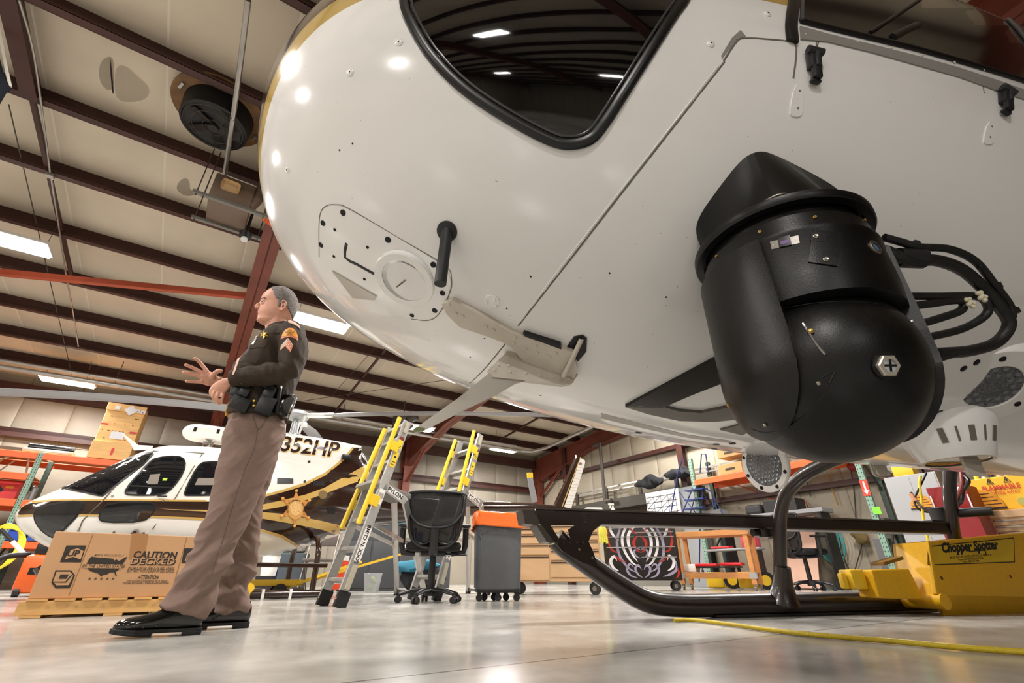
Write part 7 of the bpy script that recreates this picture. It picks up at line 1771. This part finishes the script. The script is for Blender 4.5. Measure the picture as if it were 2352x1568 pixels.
# leaning pink board, hose, wires
t = thing('leaning_board', 'pale pink plywood board leaning on the right wall behind the office chair', 'board', (11.3, wq(1855, 11.3), 0), 'pq')
q0_, q1_ = wq(1812, 11.3), wq(1888, 11.3)
B().bar((11.15, (q0_+q1_)/2, .02), (11.72, (q0_+q1_)/2, 1.45), q0_-q1_, .02, up=(-1, 0, 0)).obj('board', mat('pink_plywood', '#cda590', .7, noise=.06, scale=2), t, smooth=False)
t = thing('hose_coil', 'teal air hose coil hanging on the right wall behind the chair armrest', 'hose', (11.7, wq(1890, 11.7), 1.3), 'pq')
cz = onx(1890, 1235, 11.7, 'pq')
for k in range(5): B().tube([V((11.74-.012*k, cz.y-.1*k*.3+(.20+.02*k)*math.cos(a), cz.z-.05*k*.4+(.34+.02*k)*math.sin(a))) for a in [2*PI*i/26 for i in range(26)]], .012, n=6, closed=True).obj('hose_loop', mat('teal_hose', '#2a8f92', .45), t)
for pts, m_, lb in (([(1640, 1100), (1700, 1115), (1790, 1150), (1840, 1145), (1862, 1175)], mat('red_hose', '#b8302c', .5), 'red air line looping down the right wall'),
                    ([(1900, 1090), (1910, 1120), (1925, 1160)], mat('amber_cord', '#b8862c', .5), 'amber cord hanging on the right wall'),
                    ([(1925, 1215), (1935, 1270), (1950, 1310), (1945, 1335)], MDKP, 'thin dark wire hanging down the wall right of the teal hose'),
                    ([(1985, 1230), (1975, 1270), (1960, 1320)], MDKP, 'thin dark wire below the brown rag on the right wall'),
                    ([(1955, 1080), (1962, 1130), (1966, 1190)], MDKP, 'thin black cable left of the right rack post'),
                    ([(1850, 1090), (1862, 1140)], MDKP, 'short dark strap beside the curved cross tube')):
    P_ = [onx(x, y, 11.78, 'pq') for x, y in pts]; P_ = [V((q.x, q.y, max(.05, q.z))) for q in P_]
    tag(B().tube(catmull(P_, 5), .012, n=6).obj('hanging_cable', m_, None, fr='pq'), lb, 'cable')
c = onx(1976, 1228, 11.7, 'pq'); t = thing('brown_rag', 'brown rag hooked on the right wall', 'rag', c, 'pq'); b = B().ball(c, .14, 16, (.4, 1, 1.3))
for v in b.bm.verts: v.co += V((0, NZ.noise(v.co*9), NZ.noise(v.co*9+V((0, 4, 0)))))*.10
b.obj('cloth', mat('brown_cloth', '#6b5a34', .9), t)
wbox('grey_board', 'dark grey board standing on the floor by the right rack post', 'board', 2003, 1236, 2036, 1335, 11.2, .3, mat('panel_grey', '#5d5c5d', .5), z0=0)
t, o, E = wbox('work_sink', 'grey wall cabinet above the dark panel at the right rack', 'cabinet', 1996, 1190, 2030, 1225, 11.3, .4, mat('panel_grey', '#5d5c5d', .5))
# white-grey locker with sticker
t, o, E = wbox('metal_locker', 'tall light grey metal locker left of the red machine', 'locker', 2026, 1090, 2150, 1335, 10.2, .6, mat('locker_grey', '#a6a8aa', .45), z0=0)
fbox(E, .03, .02, .49, .98, mat('locker_grey', '#a6a8aa', .45), 'door', o); fbox(E, .51, .02, .97, .98, mat('locker_grey', '#a6a8aa', .45), 'door', o)
def beehive(E, u, w, s, par):
    f = face_fn(E); c = f(u, w)
    pts = [(-1, -.45), (-.92, .1), (-.6, .6), (-.2, .85), (.2, .85), (.6, .6), (.92, .1), (1, -.45)]
    o_ = B().prism([(c.y-x*s, c.z+y*s) for x, y in pts], lambda y, z, h: V((c.x-.012-h, y, z)), .003).obj('beehive_sticker', mat('hive_orange', '#d9901e', .5), par, smooth=False)
    b = B()
    for k in range(4): b.box((c.x-.0165, c.y, c.z+s*(-.2+k*.25)), (.001, s*(1.7-.3*k), s*.05))
    b.box((c.x-.0165, c.y, c.z-s*.5), (.002, s*2.1, s*.16)).obj('band', mat('letter_brown', '#2a1a10', .5), o_, smooth=False)
beehive(E, .55, .74, .16, o)
# red machine with hoses
MRED = mat('machine_red', '#8f1418', .4); 
t, o, E = wbox('red_machine', 'tall dark red machine cabinet with hoses, behind the rear cross tube', 'machine', 2124, 1116, 2218, 1335, 9.3, .5, MRED, z0=0)
fbox(E, .52, .86, .86, .98, mat('sticker_white', '#eceae6', .5), 'placard', o); fbox(E, .55, .89, .83, .90, MRUB, 'print_line', o, .009); fbox(E, .55, .93, .83, .94, MRUB, 'print_line', o, .009)
fbox(E, .02, .55, .06, .92, mat('sticker_white', '#eceae6', .5), 'trim_strip', o); fbox(E, .93, .7, .97, .9, mat('sticker_white', '#eceae6', .5), 'trim_strip', o)
f_ = face_fn(E)
def hz_(pts, r, m, nm='hose'): return B().tube(catmull([onx(x, y, p, 'pq') for x, y, p in pts], 5), r, n=10).obj(nm, m, t)
hz_([(2208, 1085, 9.1), (2210, 1115, 9.0), (2200, 1140, 9.0), (2185, 1162, 9.2)], .03, mat('dark_red_hose', '#6b1f1c', .5)); hz_([(2212, 1090, 9.1), (2225, 1105, 9.0), (2213, 1125, 9.0), (2208, 1150, 9.0), (2196, 1162, 9.2)], .025, MRUB)
hz_([(2128, 1085, 9.1), (2112, 1120, 9.0), (2100, 1150, 9.0), (2115, 1172, 9.0), (2155, 1178, 9.2)], .014, MRUB); hz_([(2092, 1130, 9.0), (2105, 1150, 9.0), (2125, 1170, 9.0), (2152, 1176, 9.2)], .018, mat('grey_hose', '#4a4540', .5))
B().tube([onx(2092, 1134, 9.0, 'pq'), onx(2103, 1150, 9.0, 'pq')], .03, n=10).obj('hose_nozzle', mat('peach_plastic', '#d99a78', .5), t)
tag(B().tube(catmull([onx(x, y, 9.0, 'pq') for x, y in ((2115, 1092), (2112, 1110), (2117, 1150), (2121, 1190), (2132, 1245), (2134, 1300))], 5), .018, n=8).obj('power_cord', MYR, None, fr='pq'), 'thick yellow cord hanging in front of the grey locker', 'cord')
# yellow flammables cabinet on tan chest, grey cabinet, bottles
PT = 9.9
t, o, E = wbox('tool_chest', 'tan steel tool chest with chrome handles at the right edge of the photo', 'tool chest', 2246, 1166, 2480, 1335, PT, .6, MTAN, z0=.1, part='cabinet')
fbox(E, .0, .90, 1.0, .99, MTAN, 'top_rail', o, .012, .02)
for k in range(7):
    w1_ = .87-k*.085
    d_ = fbox(E, .10, w1_-.075, .98, w1_, MTAN, 'drawer', t, .01, .016); fbox(E, .11, w1_-.022, .97, w1_-.005, MCHR, 'handle', d_, .028, .012)
for y in (E[1]-.2, E[2]+.2): B().cyl((PT+.1, y-.03, .07), (PT+.1, y+.03, .07), .07).cyl((PT+.5, y-.03, .07), (PT+.5, y+.03, .07), .07).obj('caster', MBLK, t)
ztc = E[4]+.004
qy0, qy1 = onx(2222, 1104, PT+.05, 'pq').y, onx(2352, 1090, PT+.05, 'pq').y
zty = onx(2290, 1094, PT+.05, 'pq').z
t = thing('flammables_cabinet', 'bright yellow cabinet marked FLAMMABLE KEEP FIRE AWAY on the tan tool chest', 'cabinet', (PT+.3, (qy0+qy1)/2, ztc), 'pq')
EY = (PT+.05, qy0, qy1, ztc, zty)
o = B().box((PT+.3, (qy0+qy1)/2, (ztc+zty)/2), (.5, qy0-qy1, zty-ztc), bev=.01).obj('cabinet_body', mat('safety_yellow', '#f2b81c', .4), t, smooth=False)
MRL = mat('red_lettering', '#c8401c', .5)
ftx(EY, 'FLAMMABLE', .53, .66, .10, MRL, o, .03, wx=.78); ftx(EY, 'KEEP FIRE AWAY', .53, .50, .06, MRL, o, .014, wx=.82)
f_ = face_fn(EY)
for u in (.38, .68):
    b = B(); a1, a2, a3 = f_(u-.06, .80, .006), f_(u+.06, .80, .006), f_(u, 1.0-.04, .006)
    for A_, B_ in ((a1, a2), (a2, a3), (a3, a1)): b.bar(A_, B_, .008, .004, up=(1, 0, 0))
    b.bar(f_(u, .83, .006), f_(u, .90, .006), .02, .004, up=(1, 0, 0)).obj('warning_triangle', MRUB, o, smooth=False)
c = f_(.78, .2); B().cyl((c.x, c.y, c.z), (c.x-.008, c.y, c.z), .055, n=24).obj('round_seal', mat('olive_seal', '#b8b25c', .5), o)
fbox(EY, .40, .02, .41, .98, mat('yellow_gap', '#a87c12', .6), 'door_gap', o, .002); beehive(EY, .16, .28, .20, o)
cols = [('#d8d8d8', 'white'), ('#a02a28', 'dark red'), ('#e0c83a', 'yellow'), ('#dcdcda', 'large white'), ('#1c1c1e', 'black'), ('#c9b9b4', 'pinkish'), ('#b8bcc0', 'silver'), ('#202024', 'tall black')]
for k, (cx_, lb) in enumerate(cols):
    x = 2190+k*16; y = qy0+.12-k*.115 if False else onx(2204+k*18, 1090, PT+.2, 'pq').y
    zz = zty+.004 if y < qy0-.04 and y > qy1 else None
    if zz is None: continue
    bt = thing('spray_can', '%s can or bottle standing on the yellow cabinet, %s in the row' % (lb, ('first from the left', 'second', 'third', 'fourth', 'fifth', 'sixth', 'seventh', 'eighth')[k]), 'can', (PT+.2, y, zz), 'pq', group='cans and bottles on the yellow cabinet')
    B().lathe((PT+.2, y, zz), (0, 0, 1), [(0, .030), (.16+.02*(k % 3), .031), (.19+.02*(k % 3), .02)], 14).obj('can_body', mat('can_%d' % k, cx_, .35), bt); B().lathe((PT+.2, y, zz+.19+.02*(k % 3)), (0, 0, 1), [(0, .022), (.045, .020)], 10).obj('cap', MBLK if k % 2 else MWHITE, bt)
y = onx(2316, 1090, PT+.2, 'pq').y
t, o, E = wbox('red_case', 'red first aid style case right of the cans on the yellow cabinet', 'case', 2310, 1062, 2334, 1090, PT+.1, .3, mat('red_plastic', '#c8232a', .4)); 
t, o, E = wbox('grey_cabinet', 'blue-grey steel cabinet at the right edge above the yellow cabinet', 'cabinet', 2338, 1056, 2480, 1335, PT+.75, .5, mat('blue_grey_steel', '#6d7782', .45), z0=0)
for k, (x, y, c_, lb) in enumerate(((1965, 1070, '#8c2320', 'red helmet-like part hanging high on the right wall'), (2060, 1082, '#d9b02a', 'yellow box on top of the grey locker'))):
    c = onx(x, y, 10.5, 'pq')
    if k == 1: c = V((10.5, onx(x+20, y, 10.5, 'pq').y, bpy.data.objects['metal_locker'].location.z + onx(2088, 1090, 10.2, 'pq').z + .10))
    else: c = V((11.55, onx(x, y, 11.55, 'pq').y, onx(x, y, 11.55, 'pq').z))
    t = thing('shelf_item', lb, 'box', c, 'pq')
    (B().ball(c, .16, 18, (.8, 1, .7)) if k == 0 else B().box(c, (.3, .3, .19), bev=.01)).obj('item_body', mat('item_%d' % k, c_, .4), t)
# helicopter belly hook seen at the right, tie-down ring
c = ont(2022, 1086, 2.3, 'h'); hk = B().box(c+V((0, 0, .03)), (.10, .03, .10), bev=.02).cyl(c+V((-.03, -.022, 0)), c+V((-.03, -.014, 0)), .016).cyl(c+V((.03, -.022, 0)), c+V((.03, -.014, 0)), .012).obj('belly_hook', MWD, heli)
# ceiling stains and tear beside the exhaust fan
def cpt(x, y): r = ray(x, y, 'pq'); return CAM + r*((H0+.255)/(r.z + G*r.y))
ceil_ = bpy.data.objects['ceiling']
for poly, al, c_ in (([(232, 140), (250, 128), (262, 135), (262, 200), (250, 210), (232, 195), (226, 165)], .17, '#6d6254'), ([(266, 150), (290, 150), (315, 175), (345, 200), (340, 225), (310, 235), (270, 232), (262, 200)], .12, '#6d6254'), ([(405, 425), (420, 408), (436, 412), (436, 440), (452, 430), (458, 444), (430, 452), (408, 440)], .2, '#5d5448'), ([(252, 130), (256, 150), (262, 215), (258, 215), (253, 160)], 1, '#15120f')):
    b = B().prism([(q[0], q[1]) for q in chaikin(poly, 2)], lambda x, y, h: cpt(x, y)+V((0, 0, -.002-h)), .001)
    o = b.obj('ceiling_stain', mat('stain_%s_%d' % (c_[1:], al*100), c_, .9, alpha=al), ceil_, smooth=False); o.matrix_parent_inverse.identity()
# ================================================================== camera, world, colour
cam = bpy.data.cameras.new('camera'); cam.sensor_width = 36; cam.lens = 36*F/2352; cam.clip_start = .02; cam.clip_end = 200
co = bpy.data.objects.new('camera', cam); COL.objects.link(co); co.location = CAM
co.rotation_euler = (PI/2 + TH, 0, 0); SC.camera = co
w = bpy.data.worlds.new('world'); SC.world = w; w.use_nodes = True
w.node_tree.nodes['Background'].inputs[0].default_value = (.5, .47, .42, 1); w.node_tree.nodes['Background'].inputs[1].default_value = .15
SC.view_settings.view_transform = 'Standard'; SC.view_settings.look = 'None'; SC.view_settings.gamma = 1
SC.view_settings.use_curve_mapping = False
SC.view_settings.exposure = EXPO
SC.cycles.use_denoising = True
SC.cycles.max_bounces = 6; SC.cycles.glossy_bounces = 3; SC.cycles.transparent_max_bounces = 8
SC.cycles.sample_clamp_indirect = 6
